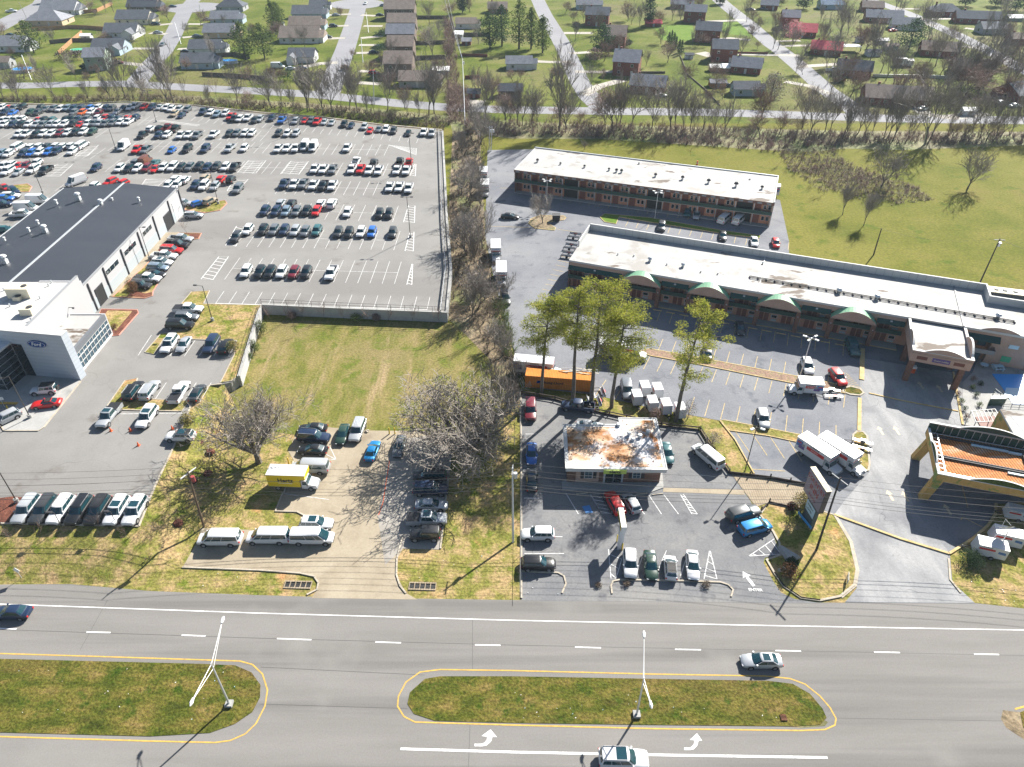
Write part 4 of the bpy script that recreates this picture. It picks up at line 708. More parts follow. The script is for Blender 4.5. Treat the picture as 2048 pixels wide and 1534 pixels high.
for x, y, ct, rz, lb, ex in [(147, 205, 'mU', HD, 'maroon SUV in the top corner of the asphalt lot', ()), (525, 175, 'np', PI-.14, 'dark blue pickup truck parked below the timber barrier', ()), (157, 550, 'bs', HD, 'blue sedan on the left kerb facing the road', ()), (158, 758, 'cs', HD+PI, 'dark sedan behind the blue one on the left kerb', ()),
                             (625, 330, 'ss', -.1, 'pale sedan hidden behind the stained roof', ()), (1240, 545, 'ts', HD, 'teal sedan half hidden right of the stained building', ()), (205, 1195, 'wu', PI, 'white SUV facing left near the lower kerb', ()), (210, 1430, 'ku', 0, 'black SUV facing right at the lowest left kerb', ()),
                             (1562, 575, 'wV', HD+PI+.55, 'white passenger van slanted beside the timber wall', ('ribs',)), (820, 945, 'ru', HD+PI+.30, 'red SUV nosed toward the brick office', ()), (955, 945, 'sh', HD+PI+.33, 'silver hatchback next to the red SUV', ()), (1850, 1030, 'cU', .33, 'dark green-grey SUV right by the grass island', ()), (1945, 1140, 'Bm', .33, 'bright blue minivan beside the grass island', ()),
                             (945, 1430, 'wu', HD-.08, 'white SUV left of four facing the road', ()), (1108, 1440, 'Gs', HD-.05, 'dark green sedan second of four facing the road', ()), (1268, 1460, 'wh', HD-.10+PI, 'small white hatchback with black roof third of four', ('dark_roof',)), (1445, 1440, 'ws', HD-.12, 'white sedan right of four facing the road', ())]:
    near(1024, 768, x, y, ct, rz, lb, L0, 'cars on the rental office lot', ex)
# ---- motel lots
for ox, oy, x, y, ct, rz, lb in [(1024, 384, 1195, 272, 'cu', HD-.2, 'dark grey SUV alone on the strip behind the long motel'), (1024, 384, 1685, 345, 'ks', HD-.2, 'black sedan by the curved grass strip'), (1024, 384, 1937, 390, 'ws', HD-.2, 'white sedan at the right end of the grass strip'), (1536, 384, 62, 405, 'rh', HD-.15, 'dark red hatchback in the last stall by the meadow'),
                                 (1024, 384, 1403, 160, 'tu', HD-.25, 'blue-green car in the shade of the far motel'), (1024, 384, 1475, 178, 'ss', HD-.25, 'silver car in the shade of the far motel'), (1024, 384, 1700, 210, 'wV', HD+PI-.6, 'white van backed to the far motel'), (1024, 384, 1815, 218, 'wV', HD+PI-.6, 'white van with roof rack backed to the far motel'),
                                 (1024, 384, 1825, 1082, 'cs', HD-.15, 'dark sedan in the shade below the arched motel'), (1024, 384, 1562, 1275, 'ks', HD+PI-.15, 'black sedan in the sun beside the mulch strip'), (1536, 384, 678, 1240, 'tU', HD-.1, 'blue-green SUV at the shaded yellow kerb corner'), (1536, 384, 315, 1390, 'wu', HD-.1, 'white SUV with roof rack under the double lamp'),
                                 (1536, 384, 560, 1478, 'ru', HD+.12, 'red SUV beside the yellow hatched corner'), (1024, 768, 2005, 275, 'su', HD-.1, 'silver SUV alone in the lower motel row'), (1024, 768, 918, 45, 'gU', HD+.0, 'grey SUV beside the white trailers'), (1024, 384, -55, 845, 'cU', HD+.1, 'dark SUV at the left edge of the motel drive'), (950, 280, 280, 605, 'ks', -.1, 'black car in the corner shadow of the far motel')]:
    near(ox, oy, x, y, ct, rz, lb, L0, None)
# ---- on the highway
near(0, 0, 22, 1223, 'ns', PI, 'dark blue car leaving the photo on the far lane', L0, k=1); near(0, 0, 1523, 1320, 'ss', PI, 'silver sedan with sunroof driving left on the highway', L0, ex=('sunroof',), k=1); near(0, 0, 1247, 1517, 'wU', -.02, 'white SUV with large sunroof at the bottom edge', L0, ex=('sunroof', 'rails'), k=1)
# ---- box trucks
def box_truck(loc, rz, label, L=5.2, W=2.35, H=2.35, side='truck_white', word=None, style='rental', group=None, name='box_truck'):
    t = thing(name, label, 'truck', loc, rz, group)
    b = MB(); b.box(-L/2-1.2, -W/2, .95, L/2-1.2, W/2, .95+H, side); b.box(L/2-1.2, -W/2, .95+H-.85, L/2-.3, W/2, .95+H, side); b.box(-L/2-1.2, -W/2-.01, .9, L/2-1.2, W/2+.01, .97, 'grey_trim'); b.build('cargo_box', None, t)
    b = MB(); b.box(-L/2-1.22, -W/2-.02, .95+H, L/2-.28, W/2+.02, .98+H, 'truck_white'); b.build('roof', None, t)
    x0 = L/2-1.15; b = MB()
    b.hexa([(x0, -.98, .5), (x0+1.35, -.98, .5), (x0+1.35, .98, .5), (x0, .98, .5), (x0, -.9, 2.0), (x0+.75, -.9, 2.0), (x0+.75, .9, 2.0), (x0, .9, 2.0)], 'truck_white')
    b.hexa([(x0+1.0, -.98, .45), (x0+2.25, -.92, .5), (x0+2.25, .92, .5), (x0+1.0, .98, .45), (x0+1.0, -.95, 1.3), (x0+2.15, -.85, 1.05), (x0+2.15, .85, 1.05), (x0+1.0, .95, 1.3)], 'truck_white'); b.box(x0+2.2, -.95, .42, x0+2.35, .95, .65, 'grey_trim'); b.build('cab', None, t)
    b = MB(); b.quad((x0+1.08, -.88, 1.25), (x0+1.08, .88, 1.25), (x0+.81, .84, 1.93), (x0+.81, -.84, 1.93), 'car_glass'); b.build('windscreen', None, t)
    for s in (-1, 1):
        b = MB(); q = [(x0+.2, s*.975, 1.25), (x0+1.05, s*.975, 1.25), (x0+.75, s*.93, 1.88), (x0+.2, s*.93, 1.88)]; b.add(q if s < 0 else q[::-1], [(0, 1, 2, 3)], 'car_glass'); b.build('side_window', None, t)
        b = MB(); b.box(x0+2.16, s*.68-.16, .75, x0+2.27, s*.68+.16, .95, 'head_lamp'); b.build('headlight', None, t)
        b = MB(); b.box(x0+.95, s*1.15-.1, 1.25, x0+1.05, s*1.15+.1, 1.6, 'black_plastic'); b.build('mirror', None, t)
        for wx in (-L/2+.1, x0+1.35):
            b = MB(); b.tube((wx, s*.72, .42), (wx, s*1.02, .42), .42, n=16, m='tyre'); b.tube((wx, s*1.02, .42), (wx, s*1.04, .42), .25, n=10, m='rim'); b.build('wheel', None, t)
        yy = s*(W/2+.012); xa = (-s, 0, 0) if s > 0 else (1, 0, 0); xa = (1, 0, 0) if s < 0 else (-1, 0, 0)
        if style == 'rental':
            b = MB(); q = [(-L*.18-.9, yy, .95+H*.50), (L/2-1.3, yy, .95+H*.50), (L/2-1.3, yy, .95+H*.76), (-L*.18-.9, yy, .95+H*.76)]; b.add(q if s < 0 else q[::-1], [(0, 1, 2, 3)], 'truck_red'); b.build('side_stripe', None, t)
            b = MB(); x1 = -L/2-1.1
            for k, (u, v, wv, hv, mm) in enumerate(((0, .36, 1.2, .85, 'truck_blue'), (.45, .24, 1.1, .6, 'truck_purple'), (.1, .62, .8, .22, 'truck_red'), (.95, .48, .6, .4, 'grey_trim'))):
                q = [(x1+u, yy*(1+.001*k), .95+H*v), (x1+u+wv, yy*(1+.001*k), .95+H*v+.05), (x1+u+wv*.9, yy*(1+.001*k), .95+H*(v)+H*hv*.6), (x1+u+.08, yy*(1+.001*k), .95+H*v+H*hv*.55)]; b.add(q if s < 0 else q[::-1], [(0, 1, 2, 3)], mm)
            b.build('side_picture', None, t)
            text('U-HAUL', .46, 'black', t, frame((L*.02-.6, yy*1.002, .95+H*.87), xa, (0, 0, 1)), bold=.012, ext=0); text('MOVING', .3, 'sign_white', t, frame((L*.03-.6, yy*1.004, .95+H*.62), xa, (0, 0, 1)), ext=0)
        elif word:
            text(word, 1.0, 'black', t, frame((-.9, yy*1.002, .95+H*.55), xa, (0, 0, 1)), bold=.035, ext=0)
            b = MB(); q = [(-2.0, yy, .95+H*.30), (.1, yy, .95+H*.30), (.1, yy, .95+H*.34), (-2.0, yy, .95+H*.34)]; b.add(q if s < 0 else q[::-1], [(0, 1, 2, 3)], 'sign_white'); b.build('side_stripe', None, t)
    if style == 'rental':
        text('U-HAUL', .5, 'truck_blue', t, frame((L/2-.286, 0, .95+H-.36), (0, 1, 0), (0, 0, 1)), bold=.01, ext=0)
        b = MB(); b.box(L/2-.3, -W/2, .95+H-.85, L/2-.28, W/2, .95+H-.73, 'truck_red'); b.build('front_stripe', None, t)
    return t
box_truck(G(592, 972), -.05, 'yellow and white box truck lettered Hertz', L=4.9, side='hertz_yellow', word='Hertz', style='plain')
GT = 'white box trucks with red stripes'
box_truck(G(1635, 925), -PI/2+.60, 'white box truck with dark picture, left of the parked pair', group=GT); box_truck(G(1678, 925), -PI/2+.62, 'white box truck with coloured balls picture, right of the pair', L=5.6, group=GT)
box_truck(G(1606, 786), PI-.12, 'small white box truck towing under the double lamp', L=3.2, H=1.95, group=GT); box_truck(G(1245, 715), -.16, 'white box truck mostly hidden behind the tall pines', L=6.6, group=GT)
box_truck(G(1075, 748), -.16, 'white box truck behind the orange container', L=6.4, group=GT)
p = G(1442, 375); box_truck(p, PI-.3, 'white box truck left behind the far motel', L=6, group=GT); p = G(1525, 390); box_truck(p, PI-.3, 'white box truck right behind the far motel', L=6, group=GT)
box_truck(G(967, 362), HD+.03, 'white box truck topmost under the leafless hedgerow', L=3.6, group=GT); box_truck(G(970, 388), HD+.03, 'white box truck second under the leafless hedgerow', L=3.6, group=GT)
box_truck(G(992, 515), HD+.05, 'white box truck beside the thin hedgerow on the drive', L=4, group=GT); box_truck(G(1003, 562), HD+.05, 'white box truck with red hood mark near dark SUV', L=4.6, group=GT)
def trailer(loc, rz, label, L=3.7, W=1.9, H=1.9, group='white cargo trailers', open_=False):
    t = thing('cargo_trailer', label, 'trailer', loc, rz, group); b = MB()
    b.hexa([(-L/2, -W/2, .45), (L/2, -W/2, .45), (L/2, W/2, .45), (-L/2, W/2, .45), (-L/2, -W/2, .45+H), (L/2-.25, -W/2, .45+H), (L/2-.25, W/2, .45+H), (-L/2, W/2, .45+H)], 'truck_white'); b.build('cargo_box', None, t)
    b = MB(); b.tube((L/2, -.5, .5), (L/2+1.3, 0, .5), .05, m='dark_trim'); b.tube((L/2, .5, .5), (L/2+1.3, 0, .5), .05, m='dark_trim'); b.tube((L/2+1.2, 0, .1), (L/2+1.2, 0, .75), .05, m='grey_trim'); b.build('tow_bar', None, t)
    for s in (-1, 1):
        b = MB(); b.tube((-.3, s*(W/2-.1), .33), (-.3, s*(W/2+.12), .33), .33, n=12, m='tyre'); b.tube((-.3, s*(W/2+.12), .33), (-.3, s*(W/2+.14), .33), .2, n=10, m='rim'); b.build('wheel', None, t)
        b = MB(); yy = s*(W/2+.01); q = [(-L*.1, yy, .45+H*.62), (L*.42, yy, .45+H*.62), (L*.40, yy, .45+H*.80), (-L*.1, yy, .45+H*.80)]; b.add(q if s < 0 else q[::-1], [(0, 1, 2, 3)], 'truck_red')
        q = [(-L*.45, yy, .45+H*.45), (-L*.2, yy, .45+H*.5), (-L*.2, yy, .45+H*.72), (-L*.42, yy, .45+H*.7)]; b.add(q if s < 0 else q[::-1], [(0, 1, 2, 3)], 'truck_blue'); b.build('side_stripe', None, t)
        text('U-HAUL', .26, 'black', t, frame((L*.12, yy*1.005, .45+H*.9), (-s, 0, 0) if s > 0 else (1, 0, 0), (0, 0, 1)), ext=0)
    return t
trailer(G(1972, 1108), PI-.33, 'white cargo trailer nearest the round shrub', 3.9); trailer(G(2005, 1085), PI-.33, 'white cargo trailer behind the one near the shrub', 3.9); trailer(G(2027, 1035), PI-.33, 'small shaded cargo trailer beneath the canopy edge', 3.0, 1.7, 1.5)
for i, (x, y) in enumerate([(1272, 806), (1303, 818), (1330, 824), (1358, 832), (1288, 788), (1313, 792)]):
    trailer(G(x, y), HD+.1, 'small white cargo trailer, %s' % ['leftmost in the front line by the pine', 'second in the front line by the pine', 'third in the front line by the pine', 'rightmost in the front line by the pine', 'left one in the back line by the grey SUV', 'right one in the back line'][i], 2.5, 1.6, 1.7)
def flat_trailer(loc, rz, label):
    t = thing('car_trailer', label, 'trailer', loc, rz, 'flat trailers'); b = MB()
    for s in (-1, 1): b.box(-1.6, s*.85-.22, .45, 1.4, s*.85+.22, .52, 'metal')
    b.box(-1.6, -.7, .4, -1.45, .7, .48, 'dark_trim'); b.box(1.2, -.8, .4, 1.35, .8, .48, 'dark_trim'); b.build('deck', None, t)
    b = MB(); b.tube((1.3, -.5, .45), (2.7, 0, .45), .05, m='dark_trim'); b.tube((1.3, .5, .45), (2.7, 0, .45), .05, m='dark_trim'); b.build('tow_bar', None, t)
    for s in (-1, 1):
        b = MB(); b.tube((-.2, s*1.15, .32), (-.2, s*1.33, .32), .32, n=12, m='tyre'); b.build('wheel', None, t); b = MB(); b.box(-.6, s*1.05-.2, .66, .3, s*1.05+.25, .72, 'truck_red' if s > 0 else 'metal'); b.build('fender', None, t)
    return t
flat_trailer(G(1663, 790), PI-.1, 'flat car trailer hitched behind the small box truck'); flat_trailer(G(1722, 893), PI-.45, 'flat trailer parked across the grass island')
for x, y, lb in [(1150, 475, 'pale trailer topmost at the left motel gable'), (1142, 497, 'pale trailer second at the left motel gable'), (1137, 513, 'pale trailer third at the left motel gable'), (1196, 790, 'open mesh trailer upper beside the thick pine'), (1188, 808, 'open mesh trailer lower beside the thick pine'), (1237, 620, 'pale trailer in the shade of the arched motel')]:
    t = flat_trailer(G(x, y), HD+1.3 if x < 1160 else HD+.15, lb); b = MB()
    for s in (-1, 1): b.box(-1.6, s*1.04-.03, .5, 1.4, s*1.04+.03, 1.0, 'metal')
    b.build('side_rail', None, t)
# camper behind the motel
t = thing('camper_bus', 'cream camper bus with dark windows behind the motel end', 'bus', G(1998, 606), PI-.28)
b = MB(); b.box(-4.2, -1.25, .6, 4.2, 1.25, 2.9, 'paint_charcoal'); b.build('body', None, t); b = MB(); b.box(-4.25, -1.3, 2.9, 4.25, 1.3, 3.05, 'cream'); b.build('roof', None, t)
for x in (-2, 0, 1.6):
    b = MB(); b.box(x-.35, -.35, 3.05, x+.35, .35, 3.25, 'grey_trim'); b.build('roof_hatch', None, t)
for x in (-2.6, 2.6):
    for s in (-1, 1): b = MB(); b.tube((x, s*1.0, .45), (x, s*1.27, .45), .45, n=12, m='tyre'); b.build('wheel', None, t)
b = MB(); b.box(-3.4, -1.27, 1.6, 2.8, -1.25, 2.3, 'car_glass'); b.build('side_window', None, t)
b = MB(); b.box(-3.4, 1.25, 1.6, 2.8, 1.27, 2.3, 'car_glass'); b.build('side_window', None, t)
# suburb cars
for i, (x, y, ct, rz, lb) in enumerate([(23, 22, 'wp', .2, 'white pickup truck on the far left street'), (21, 69, 'ks', 0, 'black car in the drive of the left white house'), (345, 12, 'ns', .1, 'navy car at the cul-de-sac house'), (312, 47, 'ku', 0, 'black SUV beside the grey-roofed house'), (316, 64, 'ss', 0, 'silver car in the drive by the cul-de-sac road'),
    (325, 88, 'gs', HD, 'grey car parked on the cul-de-sac road'), (236, 124, 'ms', .1, 'dark car beside the tall green house'), (415, 38, 'es', .1, 'blue car right of the cul-de-sac'), (394, 71, 'gs', 0, 'grey car by the second right-hand house'), (371, 102, 'ks', .1, 'dark car by the blue-roofed house'),
    (672, 29, 'ss', 0, 'silver car in the topmost drive'), (667, 51, 'ku', 0, 'black SUV in the second drive'), (655, 73, 'ku', 0, 'black SUV in the third drive'), (582, 136, 'ws', .1, 'white car in the corner drive'), (603, 135, 'ns', .1, 'navy car in the corner drive'), (556, 133, 'wv', 0, 'white van behind the twigs in the corner drive'),
    (731, 6, 'ws', HD, 'white car at the round street end'), (767, 10, 'es', 0, 'pale blue car at the first brown house'), (760, 29, 'ks', 0, 'dark car at the second brown house'), (748, 103, 'ns', .1, 'navy car beside the brown two-storey house'), (748, 145, 'ru', 0, 'red car beside the long low roof'),
    (1323, 190, 'ws', .2, 'white car on the brick house drive'), (1666, 140, 'wp', -.2, 'white car beside the brick house with lamp'), (1585, 48, 'ss', .2, 'silver car before the pink-tree house'), (1848, 216, 'ws', .3, 'white car on the bright corner drive'), (2003, 205, 'su', .3, 'silver SUV at the right edge house'), (2030, 210, 'ws', .3, 'white car at the right edge house'),
    (1458, 170, 'ks', .2, 'dark car by the grey cottage'), (1503, 18, 'ks', -.5, 'black car on the top right street'), (1528, 17, 'gs', -.5, 'grey car on the top right street'), (1786, 60, 'rs', .3, 'red car behind the pale-roofed house'), (1850, 88, 'ns', -.3, 'blue car under the dark evergreen')]):
    p = G(x, y, .7); p.z = 0; car(TT[ct[1]], CC[ct[0]], p, rz, lb, 'cars in the suburb', False)
print('CARS', NCAR[0])
# ---------------------------------------------------------------- buildings
def part(b, name, parent, mt=None, smooth=False): return b.build(name, mt, parent, smooth)
# ---- car dealership (world axes, floor ZL)
ford = thing('dealership_building', 'grey car dealership with dark ribbed service roof and blue oval sign', 'building', (0, 0, 0))
XE, YN, YS = -84.8, 174.8, 123.0; EV = ZL+6.4
b = MB(); b.box(XE-29, YS, ZL, XE-.2, YN, EV-.05, 'light_wall'); b.box(XE-.2, YS, ZL, XE, YN, EV+.12, 'light_wall'); b.box(XE, YS, ZL, XE+.05, YN, ZL+2.3, 'lower_wall')
part(b, 'service_wall', ford)
b = MB(); rx = XE-13.3; rz_ = EV+1.35
b.add([(XE-.25, YS, EV), (XE-.25, YN, EV), (rx, YN, rz_), (rx, YS, rz_), (XE-29, YN, EV), (XE-29, YS, EV)], [(0, 1, 2, 3), (3, 2, 4, 5)], 'metal_roof')
b.add([(XE-.25, YN, EV-.06), (rx, YN, EV-.06), (XE-29, YN, EV-.06), (rx, YN, rz_), (XE-.25, YN, EV), (XE-29, YN, EV)], [(0, 4, 3, 1), (1, 3, 5, 2)], 'light_wall'); part(b, 'metal_roof', ford)
b = MB(); b.box(rx-.22, YS, rz_-.05, rx+.22, YN, rz_+.07, 'galvanised'); b.box(XE-.32, YS, EV-.02, XE+.08, YN, EV+.16, 'grey_trim'); b.box(XE-29.1, YS, EV-.1, XE-28.9, YN, EV+.08, 'galvanised'); part(b, 'ridge_flashing', ford)
for (x, y, s) in [(157, 397, 1.3), (112, 405, .8), (90, 461, 1.2), (57, 460, .7), (75, 445, .7), (202, 408, 1.1), (224, 399, .6), (277, 399, .7), (10, 523, 1.3), (8, 478, .6)]:
    p = G(x, y, EV+1.3); b = MB(); z = EV+.9
    b.box(p.x-.35*s, p.y-.35*s, z, p.x+.35*s, p.y+.35*s, z+.7*s, 'galvanised'); b.tube((p.x, p.y, z+.7*s), (p.x, p.y, z+1.3*s), .3*s, .3*s, 10, 'galvanised'); b.tube((p.x, p.y, z+1.2*s), (p.x, p.y, z+1.45*s), .55*s, .35*s, 12, 'truck_white'); part(b, 'roof_vent', ford)
def yw(px, py): return G(px, py, ZL).y
for px, py in [(366, 425), (346, 448), (315.5, 480), (286.7, 513), (253, 549), (219, 587), (187, 620)]:
    y = yw(px, py); b = MB(); b.box(XE, y-.16, ZL, XE+.22, y+.16, EV-.3, 'dark_trim'); part(b, 'downpipe', ford)
y0, y1 = yw(349, 442), yw(361, 429); b = MB(); b.box(XE, y0, ZL, XE+.08, y1, ZL+4.6, 'truck_white')
for i in range(1, 6): b.box(XE+.08, y0, ZL+i*.75, XE+.09, y1, ZL+i*.75+.05, 'grey_trim')
part(b, 'garage_door', ford)
for a, c in [((330, 462), (342, 450)), ((195, 612), (208, 598))]:
    y0, y1 = yw(*a), yw(*c); b = MB(); b.box(XE+.06, y0, ZL, XE+.10, y1, ZL+3.6, 'black'); part(b, 'open_garage_door', ford)
    b = MB(); b.box(XE+.04, y0-.2, ZL, XE+.14, y0, ZL+3.8, 'dark_trim'); b.box(XE+.04, y1, ZL, XE+.14, y1+.2, ZL+3.8, 'dark_trim'); b.box(XE+.04, y0-.2, ZL+3.6, XE+.14, y1+.2, ZL+3.85, 'dark_trim'); part(b, 'door_frame', ford)
for a, c in [((212, 548), (239, 522)), ((247, 509), (273, 485)), ((287, 470), (304, 452))]:
    z = ZL+4.4; y0, y1 = G(*a, z).y, G(*c, z).y; b = MB(); b.box(XE, y0-.1, z-.55, XE+.05, y1+.1, z+.65, 'white_trim'); o = part(b, 'window', ford)
    b = MB(); n = 3
    for i in range(n): b.box(XE+.05, y0+(y1-y0)*i/n+.06, z-.45, XE+.065, y0+(y1-y0)*(i+1)/n-.06, z+.55, 'glass_dark')
    part(b, 'pane', o)
# main block and facade
XM = -84.0; ZT = ZL+9.4; F0 = Vector((-76.6, 101.8, 0)); FD = Vector((-11.4, 1.7, 0)).normalized(); FN = Vector((FD.y, -FD.x, 0)); FN = FN if FN.y < 0 else -FN
b = MB(); b.box(-125, 104.6, ZL, XM-.4, 122.9, ZT-1.4, 'light_wall'); b.box(XM-.4, 103.4, ZL, XM, 122.9, ZT, 'light_wall'); b.box(XM-8, 122.9, ZL, XM, 123.3, ZT-1.2, 'light_wall'); part(b, 'wall', ford)
b = MB(); b.box(-125, 104.7, ZT-1.4, XM-.4, 122.9, ZT-1.32, 'membrane_roof'); part(b, 'flat_roof', ford)
b = MB(); b.box(XM-.45, 103.6, ZT, XM+.05, 123.0, ZT+.08, 'grey_trim'); part(b, 'coping', ford)
e = F0+FD*46
b = MB(); q = [F0, e, e-FN*1.6, F0-FN*1.6]; b.prism([(p.x, p.y) for p in q], ZL, ZT, 'shade_tinted_aluminium'); part(b, 'front_wall', ford)
b = MB(); q = [F0+FN*.05-FD*.05, e+FN*.05, e-FN*1.65, F0-FN*1.65-FD*.05]; b.prism([(p.x, p.y) for p in q], ZT, ZT+.12, 'white_trim'); part(b, 'coping', ford)
def FP(s, z, out=0.0): p = F0+FD*s+FN*out; return Vector((p.x, p.y, z))
c = FP(5.3, ZL+7.3, .16); T = frame(c, -FD, (0, 0, 1)); b = MB()
pts = [T @ Vector((1.75*math.cos(t*PI/18), .72*math.sin(t*PI/18), .1)) for t in range(36)]; pt2 = [T @ Vector((1.75*math.cos(t*PI/18), .72*math.sin(t*PI/18), -.12)) for t in range(36)]
b.add(pts+pt2, [tuple(range(36))]+[(36+i, 36+(i+1) % 36, (i+1) % 36, i) for i in range(36)], 'oval_blue'); lg = part(b, 'logo_sign', ford)
b = MB(); pr = [T @ Vector((1.62*math.cos(t*PI/18), .61*math.sin(t*PI/18), .115)) for t in range(36)]; pq = [T @ Vector((1.56*math.cos(t*PI/18), .56*math.sin(t*PI/18), .115)) for t in range(36)]
b.add(pr+pq, [(i, (i+1) % 36, 36+(i+1) % 36, 36+i) for i in range(36)], 'sign_white'); part(b, 'logo_rim', lg)
sh = Matrix.Identity(4); sh[0][1] = .3
text('Ford', .95, 'sign_white', lg, frame(FP(5.3, ZL+7.3, .28), -FD, (0, 0, 1)) @ sh, bold=.015, ext=.005)
# entrance glass volume
s0, s1, dp = 10.6, 30, 4.6; zt = ZL+6.8
b = MB(); q = [FP(s0, 0, 0), FP(s1, 0, 0), FP(s1, 0, dp), FP(s0, 0, dp)]; b.prism([(p.x, p.y) for p in q], ZL+.1, zt, 'glass_dark'); vg = part(b, 'entrance_glass', ford)
b = MB(); q = [FP(s0-.15, 0, 0), FP(s1, 0, 0), FP(s1, 0, dp+.5), FP(s0-.15, 0, dp+.5)]; b.prism([(p.x, p.y) for p in q], zt, zt+.35, 'blue_sky_panel' if 0 else 'truck_white'); part(b, 'entrance_roof', ford)
b = MB()
for k in range(1, 6):
    z = ZL+k*1.15; b.hexa([*(FP(s0, z, dp+.0), FP(s0, z, dp+.07), FP(s1, z, dp+.07), FP(s1, z, dp)), *(FP(s0, z+.1, dp), FP(s0, z+.1, dp+.07), FP(s1, z+.1, dp+.07), FP(s1, z+.1, dp))], 'metal')
    b.hexa([*(FP(s0-.06, z, 0), FP(s0-.06, z, dp), FP(s0, z, dp), FP(s0, z, 0)), *(FP(s0-.06, z+.1, 0), FP(s0-.06, z+.1, dp), FP(s0, z+.1, dp), FP(s0, z+.1, 0))], 'metal')
for k in range(9):
    s = s0+k*2.2; b.hexa([*(FP(s, ZL, dp), FP(s, ZL, dp+.08), FP(s+.1, ZL, dp+.08), FP(s+.1, ZL, dp)), *(FP(s, zt, dp), FP(s, zt, dp+.08), FP(s+.1, zt, dp+.08), FP(s+.1, zt, dp))], 'metal')
b.hexa([*(FP(s0-.1, ZL, 0), FP(s0-.1, ZL, .12), FP(s0+.1, ZL, .12), FP(s0+.1, ZL, 0)), *(FP(s0-.1, zt, 0), FP(s0-.1, zt, .12), FP(s0+.1, zt, .12), FP(s0+.1, zt, 0))], 'metal'); part(b, 'mullion', vg)
b = MB(); b.hexa([*(FP(8.6, ZL+.1, .02), FP(8.6, ZL+.1, .08), FP(s0-.2, ZL+.1, .08), FP(s0-.2, ZL+.1, .02)), *(FP(8.6, zt, .02), FP(8.6, zt, .08), FP(s0-.2, zt, .08), FP(s0-.2, zt, .02))], 'glass_dark'); part(b, 'tall_window', ford)
# low showroom wing
XS = -77.5; ZR = ZL+4.7
b = MB(); b.box(XM, 103.4, ZL, XS-.5, 116.8, ZR-.25, 'light_wall'); b.box(XM, 116.5, ZL, XS, 116.8, ZR, 'light_wall'); b.box(XS-.5, 103.3, ZL+3.6, XS+.02, 116.5, ZR, 'fascia_grey'); b.box(XS-.3, 103.3, ZL, XS+.05, 116.5, ZL+.35, 'white_trim'); part(b, 'showroom_wall', ford)
b = MB(); b.box(XM, 103.4, ZR-.25, XS-.45, 116.5, ZR-.15, 'white_roof'); part(b, 'showroom_roof', ford)
b = MB(); b.box(XS-.5, 103.3, ZL+.35, XS-.06, 116.5, ZL+3.6, 'glass_mid'); sg = part(b, 'showroom_window', ford)
b = MB()
for i in range(12): y = 103.3+i*1.2; b.box(XS-.06, y-.05, ZL+.35, XS+.02, y+.05, ZL+3.6, 'white_trim')
for z in (ZL+.35, ZL+1.5, ZL+2.6, ZL+3.5): b.box(XS-.06, 103.3, z, XS+.01, 116.5, z+(.16 if z > ZL+2 else .09), 'white_trim')
part(b, 'mullion', sg)
for (x, y, sx, sy, sz) in [(43, 583, 4.2, 2.6, 2.0), (55, 619, 2.2, 1.8, 1.3), (33, 592, 1.3, 1.2, .8)]:
    p = G(x, y, ZT-.5); b = MB(); z = ZT-1.3; b.box(p.x-sx/2, p.y-sy/2, z, p.x+sx/2, p.y+sy/2, z+sz, 'cream'); b.tube((p.x+sx*.22, p.y, z+sz), (p.x+sx*.22, p.y, z+sz+.12), .5, n=14, m='dark_trim'); part(b, 'air_conditioner', ford)
for (x, y) in [(97, 571), (80, 596), (103, 565), (20, 612), (62, 640), (8, 580)]:
    p = G(x, y, ZT-1.2); b = MB(); b.tube((p.x, p.y, ZT-1.32), (p.x, p.y, ZT-.7), .15, n=8, m='galvanised'); part(b, 'roof_pipe', ford)
b = MB(); p = G(155, 615, ZL+6); b.tube((XM, p.y, p.z), (XM+.8, p.y, p.z), .06, m='dark_trim'); b.box(XM+.7, p.y-.15, p.z-.25, XM+1.0, p.y+.15, p.z, 'dark_trim'); part(b, 'wall_lamp', ford)
# ---- retaining wall and its railing
W1 = gl([(478, 755), (486, 728), (517, 628), (524, 611), (700, 619), (893, 627), (902, 540), (894, 440), (885, 263)], ZL)
rw = thing('retaining_wall', 'long pale block retaining wall around the car lot corner', 'wall', (0, 0, 0))
b = MB(); b.kerb(W1, .5, -.3, ZL+.25, 'block_wall'); part(b, 'wall', rw); b = MB(); b.kerb(W1, .6, ZL+.25, ZL+.36, 'grey_concrete'); part(b, 'coping', rw)
rl = thing('railing_fence', 'thin black railing fence on top of the retaining wall', 'fence', (0, 0, 0)); b = MB()
def fence_run(b, path, z0, h, sp, r, m, rails=(1.0,), zf=None):
    for i in range(len(path)-1):
        a, c = path[i], path[i+1]; L = (c-a).length; n = max(1, int(L/sp))
        for k in range(n): p = a.lerp(c, k/n); b.tube((p.x, p.y, z0), (p.x, p.y, z0+h), r, n=4, m=m)
        for q in rails: b.tube((a.x, a.y, z0+h*q), (c.x, c.y, z0+h*q), r*.8, n=4, m=m)
off = [p+Vector((-.9, .6, 0)) for p in W1]
fence_run(b, W1[:6], ZL+.36, 1.15, 2.5, .04, 'dark_trim', (1.0, .5)); part(b, 'railing', rl)
gb = thing('guard_rail', 'pale guard rail along the right edge of the car lot', 'fence', (0, 0, 0)); b = MB(); fence_run(b, [p+Vector((-1.1, 0, 0)) for p in W1[5:]], ZL, .8, 2.5, .07, 'grey_concrete', ()); part(b, 'post', gb)
b = MB()
